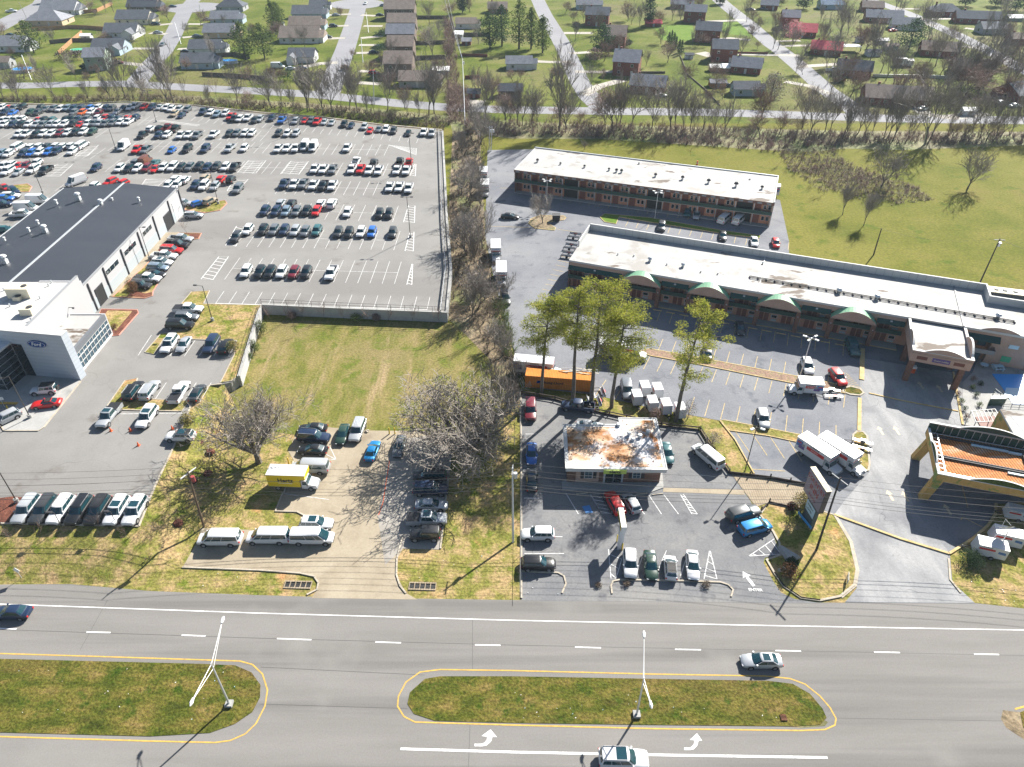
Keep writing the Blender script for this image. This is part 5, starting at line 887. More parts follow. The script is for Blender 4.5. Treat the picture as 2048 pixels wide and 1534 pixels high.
for i in range(5, 8):
    a, c = W1[i]+Vector((-1.2, 0, 0)), W1[i+1]+Vector((-1.2, 0, 0)); b.hexa([(a.x-.05, a.y, ZL+.5), (a.x+.05, a.y, ZL+.5), (c.x+.05, c.y, ZL+.5), (c.x-.05, c.y, ZL+.5), (a.x-.05, a.y, ZL+.85), (a.x+.05, a.y, ZL+.85), (c.x+.05, c.y, ZL+.85), (c.x-.05, c.y, ZL+.85)], 'galvanised')
part(b, 'rail', gb)
# ---- brick rental office
hz = thing('rental_office', 'small brick office with stained flat roof and Hertz sign', 'building', (0, 0, 0))
b = MB(); b.prism([(8.4, 78.4), (22.5, 78.2), (22.8, 88.2), (17.4, 88.2), (17.4, 86.6), (8.5, 86.6)], 0, 3.4, 'brown_brick'); part(b, 'brick_wall', hz)
RO = [(8.0, 77.3), (23.0, 77.0), (23.3, 88.9), (17.2, 88.9), (17.2, 87.3), (8.2, 87.3)]
b = MB(); b.prism(RO, 3.3, 3.95, 'white_trim'); part(b, 'fascia', hz)
b = MB(); b.prism([(8.5, 77.8), (22.5, 77.55), (22.8, 88.4), (17.7, 88.4), (17.7, 86.8), (8.7, 86.8)], 3.9, 3.97, 'stained_roof'); part(b, 'stained_roof', hz)
b = MB(); b.kerb([Vector(p) for p in RO], .25, 3.9, 4.04, 'white_trim', True); part(b, 'roof_edge', hz)
yf = 78.36
for cx in (11.6, 18.9):
    b = MB(); b.box(cx-1.9, yf-.08, .25, cx+1.6, yf, 3.2, 'cream' if 0 else 'tan_wall'); part(b, 'wall_panel', hz)
    b = MB(); b.box(cx-.65, yf-.16, 1.0, cx+.65, yf-.08, 2.75, 'white_trim'); w_ = part(b, 'window', hz)
    b = MB()
    for i in range(2):
        for j in range(3): b.box(cx-.55+i*.57, yf-.175, 1.08+j*.55, cx-.03+i*.57, yf-.16, 1.55+j*.55, 'glass_mid')
    part(b, 'pane', w_)
    for s in (-1, 1): b = MB(); b.box(cx+s*.95-.25, yf-.15, 1.0, cx+s*.95+.25, yf-.08, 2.75, 'dark_trim'); part(b, 'shutter', hz)
b = MB(); b.box(13.9, yf-.14, .14, 16.9, yf-.02, 3.2, 'white_trim'); part(b, 'door_frame', hz)
for x in (14.2, 15.45): b = MB(); b.box(x, yf-.2, .16, x+1.15, yf-.14, 2.7, 'glass_dark'); part(b, 'door', hz)
b = MB(); b.box(13.6, 76.82, 3.25, 17.0, 76.98, 4.0, 'hertz_green'); sg = part(b, 'sign_board', hz); text('Hertz', .72, 'black', sg, frame((15.3, 76.79, 3.63), (1, 0, 0), (0, 0, 1)), bold=.02)
for (x, y, s) in [(1258, 868, .5), (1280, 872, .45), (1266, 878, .3), (1296, 863, .4), (1237, 849, .3)]:
    p = G(x, y, 4.2); b = MB(); b.tube((p.x, p.y, 3.96), (p.x, p.y, 3.96+s), .3, .22, 10, 'galvanised'); b.tube((p.x, p.y, 3.96+s), (p.x, p.y, 4.1+s), .4, .3, 10, 'galvanised'); part(b, 'roof_vent', hz)
# ---- motels
def motel_frame(O, ang):
    d = Vector((math.cos(ang), math.sin(ang), 0)); k = Vector((-d.y, d.x, 0)); return O, d, k
class Loc:
    """local frame: s along the front, t depth behind the front edge, z up"""
    def __init__(s, O, ang): s.O = Vector((O[0], O[1], 0)); s.d = Vector((math.cos(ang), math.sin(ang), 0)); s.k = Vector((-s.d.y, s.d.x, 0)); s.ang = ang
    def P(s, a, t, z=0): p = s.O+s.d*a+s.k*t; return Vector((p.x, p.y, z))
    def inv(s, p): q = Vector((p.x, p.y, 0))-s.O; return q.dot(s.d), q.dot(s.k)
    def box(s, b, a0, t0, z0, a1, t1, z1, m): b.hexa([s.P(a0, t0, z0), s.P(a1, t0, z0), s.P(a1, t1, z0), s.P(a0, t1, z0), s.P(a0, t0, z1), s.P(a1, t0, z1), s.P(a1, t1, z1), s.P(a0, t1, z1)], m)
def lpart(L, name, parent, *boxes):
    b = MB()
    for bx in boxes: L.box(b, *bx)
    return b.build(name, None, parent)
A = Loc((.7, 192.8), R(-19.4)); LA, DA, HA = 68.8, 18.8, 6.5
fm = thing('far_motel', 'two-storey orange brick motel with long white flat roof', 'building', (0, 0, 0))
lpart(A, 'brick_wall', fm, (.3, 1.3, 0, LA-.3, DA-1.7, HA-.3, 'orange_brick')); lpart(A, 'end_wall', fm, (0, 0, 0, .3, DA, HA-.3, 'brown_brick'), (LA-.3, 0, 0, LA, DA, HA-.3, 'tan_wall'))
lpart(A, 'roof', fm, (-.1, -.1, HA-.3, LA+.1, DA+.1, HA, 'white_roof')); lpart(A, 'fascia', fm, (-.12, -.16, HA-.75, LA+.12, -.1, HA-.02, 'brown_brick'), *[(i*2.3+.4, -.19, HA-.62, i*2.3+1.5, -.16, HA-.2, 'grey_trim') for i in range(30)])
lpart(A, 'roof_edge', fm, (-.1, DA-.2, HA, LA+.1, DA+.1, HA+.28, 'galvanised'), (LA-.15, 0, HA, LA+.1, DA, HA+.2, 'white_trim'), (-.1, 0, HA, .05, DA, HA+.1, 'white_trim'))
lpart(A, 'balcony', fm, (0, -.05, 2.95, LA, 1.3, 3.15, 'grey_concrete')); lpart(A, 'balcony_railing', fm, (0, -.1, 3.1, LA, -.05, 4.0, 'dark_green'))  # railing coloured dark to stand in for the shade it lies in
lpart(A, 'walkway', fm, (0, -.6, 0, LA, 1.3, .16, 'grey_concrete'))
nb = 15
for i in range(nb+1): lpart(A, 'column', fm, (i*LA/nb-.1 if i else 0, 0, .1, i*LA/nb+.1, .2, HA-.3, 'metal'))
for fl in (0, 1):
    z0 = .15+fl*3.0
    for i in range(nb):
        a = i*LA/nb; w = LA/nb
        if i % 5 == 3: lpart(A, 'stair_opening', fm, (a+.3, 1.22, z0, a+w-.3, 1.29, z0+2.6, 'black')); continue
        lpart(A, 'double_door', fm, (a+.2, 1.2, z0, a+1.75, 1.28, z0+2.25, 'maroon_door'))
        for u in (2.25, 3.35):
            wd = lpart(A, 'window', fm, (a+u, 1.2, z0+.85, a+u+.8, 1.28, z0+2.0, 'white_trim')) if u < 3 or 1 else None
            lpart(A, 'pane', wd, (a+u+.08, 1.185, z0+.92, a+u+.72, 1.2, z0+1.93, 'glass_dark'))
for (x, y, s) in [(1075, 322, 1.0), (1121, 327, .7), (1169, 333, .8), (1218, 339, .8), (1233, 342, 1.0), (1243, 343, 1.0), (1311, 351, 1), (1365, 357, 1.1), (1417, 364, 1.2), (1472, 371, 1.3), (1524, 376, 1), (1500, 357, .4), (1278, 326, .5)]:
    p = G(x, y, HA+.3); b = MB(); b.tube((p.x, p.y, HA), (p.x, p.y, HA+.7*s), .3, .3, 8, 'galvanised'); b.tube((p.x, p.y, HA+.6*s), (p.x, p.y, HA+1.0*s), .5*s, .25*s, 10, 'dark_trim'); b.build('roof_vent', None, fm)
# long arched motel
B = Loc((12.2, 138.2), math.atan2(-26.8, 72.1)); HB, DB, LB, LM = 7.0, 16.3, 88.5, 81.5
am = thing('arched_motel', 'long peach motel with green barrel arches and white parapet roof', 'building', (0, 0, 0))
lpart(B, 'wall', am, (.25, 1.4, 0, LM, DB-.3, HB-.4, 'peach_wall'), (LM, .25, 0, LB-.25, DB-5.2, HB-.4, 'tan_wall'))
lpart(B, 'upper_band', am, (0, 0, 5.6, 66.5, 1.4, HB-.35, 'tan_wall'), (75.9, -.05, 4.9, LB, 1.9, HB-.35, 'tan_wall'))
lpart(B, 'end_wall', am, (0, 0, 0, .25, DB-.3, HB-.4, 'brown_brick'), (LB-.25, 0, 0, LB, DB-5.2, HB, 'tan_wall'))
lpart(B, 'roof', am, (0, 0, HB-.4, LM, DB-.3, HB, 'white_roof'), (LM, 0, HB-.4, LB, DB-5.2, HB, 'white_roof'))
lpart(B, 'parapet', am, (.2, DB-.3, 0, LM, DB, HB+1.5, 'white_trim'), (LM-.3, DB-5.2, 0, LM, DB-.3, HB+1.5, 'white_trim'), (LM, DB-5.2, 0, LB, DB-4.9, HB+1.5, 'white_trim'), (LB-.3, 1.5, HB-.5, LB, DB-5.2, HB+1.5, 'white_trim'), (0, 7, HB-.5, .25, DB-.3, HB+1.3, 'white_trim'))
lpart(B, 'parapet_joint', am, *[(.8+i*1.55, DB-.34, HB, .84+i*1.55, DB-.31, HB+1.45, 'grey_trim') for i in range(52)])
lpart(B, 'roof_edge', am, (0, -.1, HB-.38, 66.6, .02, HB+.06, 'white_trim'), (76, -.1, HB-.38, LB, .02, HB+.06, 'white_trim'))
lpart(B, 'balcony', am, (0, -.05, 2.75, 66.5, 1.4, 2.95, 'grey_concrete')); lpart(B, 'balcony_railing', am, (0, -.12, 2.85, 66.5, -.05, 3.7, 'dark_green'))
lpart(B, 'walkway', am, (0, -.9, 0, 66.5, 1.4, .16, 'grey_concrete')); lpart(B, 'kerb', am, (0, -1.1, 0, 66.5, -.9, .15, 'yellow_kerb'))
AR = []
for x0, x1 in [(1229, 1311), (1366, 1452), (1508, 1600), (1660, 1755)]:
    ya = 583 if x0 == 1229 else 583+(x0-1229)*.19; a0 = B.inv(G(x0, ya, 4.9))[0]; a1 = B.inv(G(x1, ya+15, 4.9))[0]; AR.append((a0, a1))
prev = 0.0
for a0, a1 in AR+[(66.5, 66.5)]:
    b = MB(); b.hexa([B.P(prev, -.55, 4.98), B.P(a0, -.55, 4.98), B.P(a0, 0, 5.1), B.P(prev, 0, 5.1), B.P(prev, -.55, 5.05), B.P(a0, -.55, 5.05), B.P(a0, 0, 5.85), B.P(prev, 0, 5.85)], 'green_metal'); b.build('green_awning', None, am)
    lpart(B, 'flood_light', am, ((prev+a0)/2-.2, -.3, 5.5, (prev+a0)/2+.2, -.05, 5.75, 'head_lamp')) if a0-prev > 3 else None
    prev = a1
for a0, a1 in AR:
    n = 14; b = MB(); top = []; w = a1-a0; cx = (a0+a1)/2
    TF = -1.5; bands = [(0, .05, 'cream')]; u_ = .05
    while u_ < .98: bands += [(u_, u_+.15, 'bright_green'), (u_+.15, u_+.2, 'cream')]; u_ += .2
    def az(i, q): return 4.9+(2.05+.35*q)*(1-(2*i/n-1)**2)**.9
    for i in range(n):
        u0, u1 = a0+w*i/n, a0+w*(i+1)/n
        for q0, q1, m_ in bands:
            t0, t1 = TF+q0*1.5, TF+min(1, q1)*1.5; q1 = min(1, q1)
            b.quad(B.P(u0, t0, az(i, q0)), B.P(u1, t0, az(i+1, q0)), B.P(u1, t1, az(i+1, q1)), B.P(u0, t1, az(i, q1)), m_)
    b.build('arch_roof', None, am); b = MB(); f = [B.P(a0+w*i/n, TF+.04, az(i, 0)-.03) for i in range(n+1)]; nn = len(f)
    b.add(f, [tuple(range(nn))], 'tan_wall'); b.hexa([B.P(a0, TF+.04, 4.8), B.P(a1, TF+.04, 4.8), B.P(a1, 0, 4.8), B.P(a0, 0, 4.8), B.P(a0, TF+.04, 4.96), B.P(a1, TF+.04, 4.96), B.P(a1, 0, 4.96), B.P(a0, 0, 4.96)], 'tan_wall'); b.build('arch_face', None, am)
    for a in (a0+.35, a1-.35): lpart(B, 'brick_column', am, (a-.4, TF+.1, 0, a+.4, TF+.9, 4.8, 'brown_brick')); lpart(B, 'column_lamp', am, (a-.1, TF+.04, 3.6, a+.1, TF+.1, 3.8, 'head_lamp'))
for fl in (0, 1):
    z0 = .15+fl*2.78
    for i in range(15):
        a = .6+i*4.4
        for u in (.2, 1.25): lpart(B, 'door', am, (a+u, 1.32, z0, a+u+.85, 1.38, z0+2.0, 'maroon_door'))
        wd = lpart(B, 'window', am, (a+2.55, 1.3, z0+.85, a+3.75, 1.38, z0+1.6, 'white_trim')); lpart(B, 'pane', wd, (a+2.65, 1.285, z0+.93, a+3.65, 1.3, z0+1.52, 'glass_dark'))
        lpart(B, 'air_conditioner', am, (a+2.6, 1.25, z0+.2, a+3.7, 1.38, z0+.6, 'lower_wall'))
for (u, t, w_, h_, zz, m) in [(84.3, .2, 1.6, 1.3, 4.0, 'tarp'), (84.0, .2, 1.6, 1.2, 1.0, 'bright_green'), (79.2, .2, 1.4, 1.0, 3.6, 'glass_mid'), (78.5, .2, 2.0, 2.2, .2, 'glass_mid')]: lpart(B, 'window', am, (u, t-.04, zz, u+w_, t+.06, zz+h_, m))
lpart(B, 'balcony', am, (76.3, -1.3, 2.8, 82.2, .25, 2.95, 'grey_concrete'), (76.3, -1.35, 2.9, 82.2, -1.28, 3.7, 'grey_trim'), (82.13, -1.3, 2.9, 82.2, .25, 3.7, 'grey_trim'))
b = MB(); b.hexa([B.P(76, -1.2, 5.2), B.P(82.4, -1.2, 5.2), B.P(82.4, 0, 5.5), B.P(76, 0, 5.5), B.P(76, -1.2, 5.3), B.P(82.4, -1.2, 5.3), B.P(82.4, 0, 6.1), B.P(76, 0, 6.1)], 'green_metal'); b.build('green_awning', None, am)
def arch_poly(L, a0, a1, t, zb, h, n=12): return [L.P(a0+(a1-a0)*i/n, t, zb+h*math.sin(PI*i/n)**.85) for i in range(n+1)]
def arch_solid(L, a0, a1, t0, t1, zb, h, m, cap, name, parent, swap=False):
    b = MB(); n = 12
    if not swap: f = arch_poly(L, a0, a1, t0, zb, h); g = arch_poly(L, a0, a1, t1, zb, h)
    else:
        f = [L.P(t0, a0+(a1-a0)*i/n, zb+h*math.sin(PI*i/n)**.85) for i in range(n+1)]; g = [L.P(t1, a0+(a1-a0)*i/n, zb+h*math.sin(PI*i/n)**.85) for i in range(n+1)]
    k = len(f); b.add(f, [tuple(range(k))], m); b.add(g, [tuple(range(k-1, -1, -1))], m); b.add(f+g, [(i, i+1, k+i+1, k+i) for i in range(k-1)], cap); return b.build(name, None, parent)
arch_solid(B, 78.5, 85.5, -.02, .25, HB-.1, 1.0, 'tan_wall', 'white_trim', 'arched_parapet', am)
# entrance portico
P0, P1, PF = 66.7, 76.4, -11.4
lpart(B, 'portico_roof', am, (P0, PF, HB-.75, P1, 0, HB-.55, 'white_roof')); lpart(B, 'portico_fascia', am, (P0, PF, 4.6, P1, PF+.35, HB-.2, 'tan_wall'), (P0, PF+.35, 4.6, P0+.35, 0, HB-.2, 'tan_wall'), (P1-.35, PF+.35, 4.6, P1, 0, HB-.2, 'tan_wall')); lpart(B, 'portico_ceiling', am, (P0+.35, PF+.35, 4.65, P1-.35, 0, 4.75, 'grey_concrete'))
lpart(B, 'portico_coping', am, (P0-.05, PF-.05, HB-.2, P1+.05, PF+.4, HB-.1, 'white_trim'), (P0-.05, PF+.4, HB-.2, P0+.4, 0, HB-.1, 'white_trim'), (P1-.4, PF+.4, HB-.2, P1+.05, 0, HB-.1, 'white_trim'))
arch_solid(B, P0+1.8, P1-1.2, PF, PF+.35, HB-.15, 1.0, 'tan_wall', 'white_trim', 'arched_parapet', am); arch_solid(B, PF+1.5, -4, P0, P0+.35, HB-.15, 1.0, 'tan_wall', 'white_trim', 'arched_parapet', am, True); arch_solid(B, PF+1, -3.5, P1-.35, P1, HB-.15, 1.3, 'tan_wall', 'white_trim', 'arched_parapet', am, True)
for a, t in [(P0+.7, PF+.7), (P1-1.0, PF+.7), (P0+.7, -4), (P1-1, -4)]: lpart(B, 'brick_column', am, (a-.45, t-.45, 0, a+.45, t+.45, 4.65, 'brown_brick'))
for u in (1.0, 6.9): lpart(B, 'fascia_panel', am, (P0+u, PF-.04, 5.2, P0+u+1.7, PF+.02, 5.85, 'maroon_door'))
sgn = lpart(B, 'lobby_sign', am, (P0+3.5, PF-.08, 5.15, P0+6.3, PF-.01, 5.95, 'truck_purple')); text('Guest Lobby', .46, 'cream', sgn, frame(B.P(P0+4.9, PF-.1, 5.55), B.d, (0, 0, 1)))
# rooftop pipe run and vents
b = MB(); s_a = B.inv(G(1500, 552, HB+.4)); s_b = B.inv(G(2030, 642, HB+.4)); pa = B.P(s_a[0], s_a[1], HB+.3); pb = B.P(s_b[0], s_b[1], HB+.3)
for o in (-.25, .25): b.tube(pa+B.k*o, pb+B.k*o, .09, n=6, m='dark_trim')
for i in range(30): p = pa.lerp(pb, i/29); b.box(p.x-.06, p.y-.35, HB, p.x+.06, p.y+.35, HB+.3, 'dark_trim')
b.build('roof_pipe', None, am)
for (x, y, s) in [(1300, 520, 1.1), (1366, 531, 1), (1268, 510, .4), (1334, 527, .4), (1402, 542, .4), (1436, 546, .4), (1678, 583, 1.2), (1754, 596, 1.2), (1236, 507, .4), (1996, 634, 1.2), (1526, 525, .5)]:
    p = G(x, y, HB+.3); b = MB(); b.tube((p.x, p.y, HB), (p.x, p.y, HB+.7*s), .3*s, .3*s, 8, 'galvanised'); b.tube((p.x, p.y, HB+.6*s), (p.x, p.y, HB+.95*s), .5*s, .25*s, 10, 'galvanised'); b.build('roof_vent', None, am)
b = MB(); a = B.inv(G(1520, 560, HB))[0]; b2 = B.inv(G(1928, 640, HB))[0]; B.box(b, a, 0, HB, a+.25, DB-.3, HB+.12, 'white_trim'); B.box(b, 75.8, 0, HB, 76.1, DB-.3, HB+.12, 'grey_trim'); b.build('expansion_joint', None, am)
# ---- drive-through canopy with rusty deck
K = Loc((61.4, 74.5), R(-18)); cn = thing('entrance_canopy', 'yellow canopy with rusty orange roof deck and splayed legs', 'canopy', (0, 0, 0)); LC, DC = 18, 10.9; ZB, ZC = 4.3, 5.7
lpart(K, 'roof_deck', cn, (.5, .4, 4.75, LC-.4, DC-.4, 4.85, 'corrugated_rust'))
lpart(K, 'fascia', cn, (0, 0, ZB, LC, .25, ZC-.15, 'yellow_stucco'), (0, .25, ZB, .25, DC-.25, ZC-.1, 'yellow_stucco'), (0, DC-.25, ZB, LC, DC, ZC+.9, 'blue_paint' if 0 else 'dark_green'), (LC-.25, .25, ZB, LC, DC-.25, ZC, 'yellow_stucco'))
lpart(K, 'coping', cn, (-.06, -.06, ZC-.15, LC+.06, .3, ZC-.03, 'white_trim'), (-.06, .3, ZC-.1, .3, DC-.3, ZC+.02, 'white_trim'), (-.06, DC-.3, ZC+.9, LC+.06, DC+.06, ZC+1.0, 'white_trim'))
arch_solid(K, 4.0, 12.5, 0, .25, ZC-.1, 1.0, 'bright_green' if 0 else 'mid_green', 'white_trim', 'arched_parapet', cn); arch_solid(K, 2, 7.5, 0, .25, ZC-.05, .8, 'mid_green', 'white_trim', 'arched_parapet', cn, True); arch_solid(K, 4, 13, DC-.25, DC, ZC+.95, 1.0, 'dark_green', 'white_trim', 'arched_parapet', cn)
for t in (4.6, 5.0): lpart(K, 'steel_beam', cn, (.6, t, 4.85, LC-.6, t+.16, 5.15, 'dark_trim'))
lpart(K, 'steel_beam', cn, (.6, DC-1.3, 4.85, LC-.6, DC-1.1, 5.15, 'dark_trim')); lpart(K, 'steel_beam', cn, (LC-5.2, .5, 4.9, LC-4.9, DC-.5, 5.25, 'timber'))
lpart(K, 'duct', cn, (6, DC-1.9, 4.9, 11, DC-1.6, 5.15, 'tarp'), (11, DC-2.1, 4.9, 14, DC-1.8, 5.2, 'tarp'), (10, 3.9, 4.9, 14, 4.2, 5.1, 'tarp'))
lpart(K, 'frame_lattice', cn, (.6, .3, ZC-.24, LC-.6, .36, ZC-.18, 'galvanised'), (1.2, DC-.33, ZC+.8, LC-.6, DC-.29, ZC+.86, 'galvanised'), *[(.9+i*1.4, .3, 4.85, .96+i*1.4, .36, ZC-.2, 'galvanised') for i in range(12)], *[(.9+i*1.4, .35, 5.2, .96+i*1.4, .9, 5.36, 'galvanised') for i in range(12)],
      *[(.3, .9+i, 5.2, 1.3, .96+i, 5.26, 'galvanised') for i in range(10)], *[(1.24, .9+i, 4.85, 1.3, .96+i, 5.38, 'galvanised') for i in range(10)], *[(1.2+i, DC-.35, 4.85, 1.27+i, DC-.27, ZC+.85, 'galvanised') for i in range(16)])
lpart(K, 'frame_rail', cn, (1.2, .8, 5.3, 1.3, DC-1, 5.38, 'galvanised'), (.6, .85, 5.3, LC-.6, .92, 5.38, 'galvanised'), (.6, DC-.9, 5.2, LC-.6, DC-.8, 5.3, 'galvanised'))
for (a, t, da, dt) in [(.5, 1.0, -.7, -.3), (.5, DC-1.5, -.7, .3), (13.6, .8, .7, -.3), (13.6, DC-1.5, .7, .3)]:
    b = MB(); w2 = .75
    b.hexa([K.P(a+da-.6, t+dt-.5, 0), K.P(a+da+.6, t+dt-.5, 0), K.P(a+da+.6, t+dt+.5, 0), K.P(a+da-.6, t+dt+.5, 0), K.P(a-.3, t-.5, ZB+.2), K.P(a+1.0, t-.5, ZB+.2), K.P(a+1.0, t+.5, ZB+.2), K.P(a-.3, t+.5, ZB+.2)], 'yellow_stucco'); b.build('splayed_leg', None, cn)
lpart(K, 'ceiling', cn, (.3, .3, ZB+.05, LC-.3, DC-.3, ZB+.12, 'yellow_stucco'))
# yellow-walled building right of the canopy, pool, pergola
p = [G(x, y, 5.5) for x, y in ((2000, 818), (2090, 838), (2110, 905), (2040, 890))]
yb = thing('yellow_building', 'yellow-walled building with white flat roof at the right edge', 'building', (0, 0, 0))
b = MB(); b.prism([(q.x, q.y) for q in p], 0, 5.2, 'yellow_stucco'); b.build('wall', None, yb); b = MB(); b.prism([(q.x, q.y) for q in p], 5.2, 5.5, 'white_roof', 'white_trim'); b.build('roof', None, yb)
p2 = [G(x, y, 5.5) for x, y in ((2022, 832), (2080, 845), (2095, 880), (2046, 862))]; b = MB(); b.prism([(q.x, q.y) for q in p2], 5.5, 5.53, 'lower_wall'); b.build('roof_well', None, yb)
t = thing('pool_cover', 'bright blue pool cover with a pale tarp at the right edge', 'pool', (0, 0, 0))
b = MB(); b.prism(gl([(1984, 748), (2120, 750), (2120, 812), (2025, 808), (2008, 780)], .1), .09, .16, 'pool_blue'); b.build('cover', None, t)
b = MB(); b.prism(gl([(2012, 776), (2120, 782), (2120, 806), (2026, 803), (2008, 790)], .1), .16, .2, 'tarp'); b.build('tarp', None, t)
t = thing('pool_fence', 'dark green fence between the pool and the yellow building', 'fence', (0, 0, 0)); b = MB(); fence_run(b, gl([(1985, 790), (2008, 808), (2120, 814)]), .08, 1.3, 1.2, .05, 'dark_green', (1, .15, .55)); b.build('railing', None, t)
t = thing('picket_fence', 'short green slatted screen beside the pool fence', 'fence', (0, 0, 0)); b = MB(); b.hexa([*gl([(1976, 806), (2005, 806), (2005, 812), (1974, 812)]), *[q+Vector((0, 0, 1.6)) for q in gl([(1976, 806), (2005, 806), (2005, 812), (1974, 812)])]], 'dark_green'); b.build('screen', None, t)
t = thing('pergola', 'white open pergola frame over the dark red deck', 'pergola', (0, 0, 0)); b = MB(); q = gl([(1943, 822), (1990, 818), (2004, 842), (1952, 844)], 2.6)
for i in range(4): b.tube(q[i], q[(i+1) % 4], .08, n=4, m='white_trim'); b.tube((q[i].x, q[i].y, 0), q[i], .07, n=4, m='white_trim')
for i in range(1, 6): b.tube(q[0].lerp(q[1], i/6), q[3].lerp(q[2], i/6), .06, n=4, m='white_trim')
b.build('beam', None, t); b = MB(); b.prism(gl([(1950, 835), (2005, 832), (2030, 880), (1975, 878)], .1), .09, .22, 'maroon_door'); b.build('deck', None, t)
t = thing('patio_table', 'round pale patio table in the motel courtyard shade', 'table', G(1966, 735, .08)); b = MB(); b.tube((0, 0, .7), (0, 0, .74), .7, n=16, m='tarp'); b.build('table_top', None, t); b = MB(); b.tube((0, 0, 0), (0, 0, .7), .05, m='dark_trim'); b.build('leg', None, t)
t = thing('patio_table', 'white picnic table near the motel end in the courtyard', 'table', G(1994, 738, .08)); b = MB(); b.box(-.9, -.4, .7, .9, .4, .75, 'tarp'); b.build('table_top', None, t); b = MB(); b.box(-.9, -.9, .42, .9, -.6, .46, 'tarp'); b.box(-.9, .6, .42, .9, .9, .46, 'tarp'); b.build('bench', None, t); b = MB(); b.box(-.7, -.8, 0, -.6, .8, .7, 'tarp'); b.box(.6, -.8, 0, .7, .8, .7, 'tarp'); b.build('leg', None, t)
# ---- suburb houses
NH = [0]
def house(px, py, wpx, wall, roof, label, rot=0.0, dep=None, st=1, hip=False, gable=True, wing=False, name='house', zr=None, win=True):
    H0 = 2.9*st if name != 'shed' else 2.0; p = G(px, py, H0+.8); p.z = 0; dist = (p.y*cp_+(CAMH-H0)*sp_); w = wpx*1.1*dist/FPX; d = dep or w*.68; rh = zr or (d*.29 if name != 'shed' else d*.2)
    t = thing(name, label, 'shed' if name == 'shed' else 'house', p, rot, None); wl = wall if wall in M else 'siding_'+wall; NH[0] += 1
    b = MB(); b.box(-w/2, -d/2, 0, w/2, d/2, H0, wl)
    e = .45
    if not hip: b.add([(-w/2, -d/2, H0), (-w/2, d/2, H0), (-w/2, 0, H0+rh), (w/2, -d/2, H0), (w/2, d/2, H0), (w/2, 0, H0+rh)], [(0, 2, 1), (3, 4, 5)], wl)
    b.build('wall', None, t)
    b = MB(); rm = roof if roof in M else 'shingle_'+roof; zz = H0-e*rh/(d/2); X = w/2+e; Y = d/2+e
    if hip:
        i = d/2; b.add([(-X, -Y, zz), (X, -Y, zz), (X, Y, zz), (-X, Y, zz), (-X+i, 0, H0+rh), (X-i, 0, H0+rh)], [(0, 1, 5, 4), (2, 3, 4, 5), (1, 2, 5), (3, 0, 4), (0, 3, 2, 1)], rm)
    else:
        for k in (0, .15): pass
        b.add([(-X, -Y, zz), (X, -Y, zz), (X, 0, H0+rh+.1), (-X, 0, H0+rh+.1), (X, Y, zz), (-X, Y, zz), (-X, -Y, zz-.15), (X, -Y, zz-.15), (X, Y, zz-.15), (-X, Y, zz-.15)], [(0, 1, 2, 3), (3, 2, 4, 5), (0, 6, 7, 1), (5, 4, 8, 9)], rm)
    r_ = b.build('roof', None, t)
    if name == 'shed':
        b = MB(); b.box(-.5, -d/2-.05, 0, .5, -d/2, 1.7, 'grey_trim'); b.build('door', None, t); return t
    if win:
        for f in range(st):
            n = max(2, int(w/4))
            for i in range(n):
                x = -w/2+(i+.5)*w/n
                if f == 0 and i == n//2: b = MB(); b.box(x-.5, -d/2-.06, 0, x+.5, -d/2, 2.1, 'white_trim'); b.build('door', None, t); continue
                b = MB(); b.box(x-.6, -d/2-.06, 2.7*f+.9, x+.6, -d/2, 2.7*f+2.1, 'white_trim'); b.box(x-.48, -d/2-.08, 2.7*f+1.0, x+.48, -d/2-.06, 2.7*f+2.0, 'glass_dark'); b.build('window', None, t)
        for s in (-1, 1):
            b = MB(); b.box(s*w/2-.06, -.6, .9, s*w/2+.06, .6, 2.1, 'glass_dark'); b.build('window', None, t)
    if wing:
        sx = wing; b = MB(); ww = w*.34; x0 = sx*(w/2-ww/2); dd = d*.75
        b.box(x0-ww/2, -d/2-dd*.5, 0, x0+ww/2, -d/2+.2, H0-.15, wl); b.add([(x0-ww/2, -d/2-dd*.5, H0-.15), (x0+ww/2, -d/2-dd*.5, H0-.15), (x0, -d/2-dd*.5, H0+ww*.3)], [(0, 1, 2)], wl); b.build('wing_wall', None, t)
        b = MB(); yy = -d/2-dd*.5-.3; zh = H0+ww*.3+.05; xq = ww/2+.35; ze = H0-.15-.35*.6; b.add([(x0-xq, yy, ze), (x0, yy, zh), (x0, 0, zh), (x0-xq, 0, ze), (x0+xq, yy, ze), (x0+xq, 0, ze)], [(0, 1, 2, 3), (1, 4, 5, 2)], rm); b.build('wing_roof', None, t)
    if wall == 'brick': b = MB(); b.box(-w*.3-.4, .6, H0, -w*.3+.4, 1.3, H0+rh+.7, 'brick'); b.build('chimney', None, r_)
    if gable and not hip and wall != 'brick' and st == 1 and not wing and w > 9:
        b = MB(); x1 = w/2; b.box(x1, -d/2+1, 0, x1+2.2, d/2-2, H0-.3, wl); b.build('garage', None, t); b = MB(); b.add([(x1-.2, -d/2+.7, H0-.4), (x1+2.6, -d/2+.7, H0-.4), (x1+2.6, d/2-1.7, H0-.4), (x1-.2, d/2-1.7, H0-.4), (x1-.2, -.5, H0+rh*.6), (x1+2.6, -.5, H0+rh*.6)], [(0, 1, 5, 4), (3, 4, 5, 2), (1, 2, 5)], rm); b.build('garage_roof', None, t)
    return t
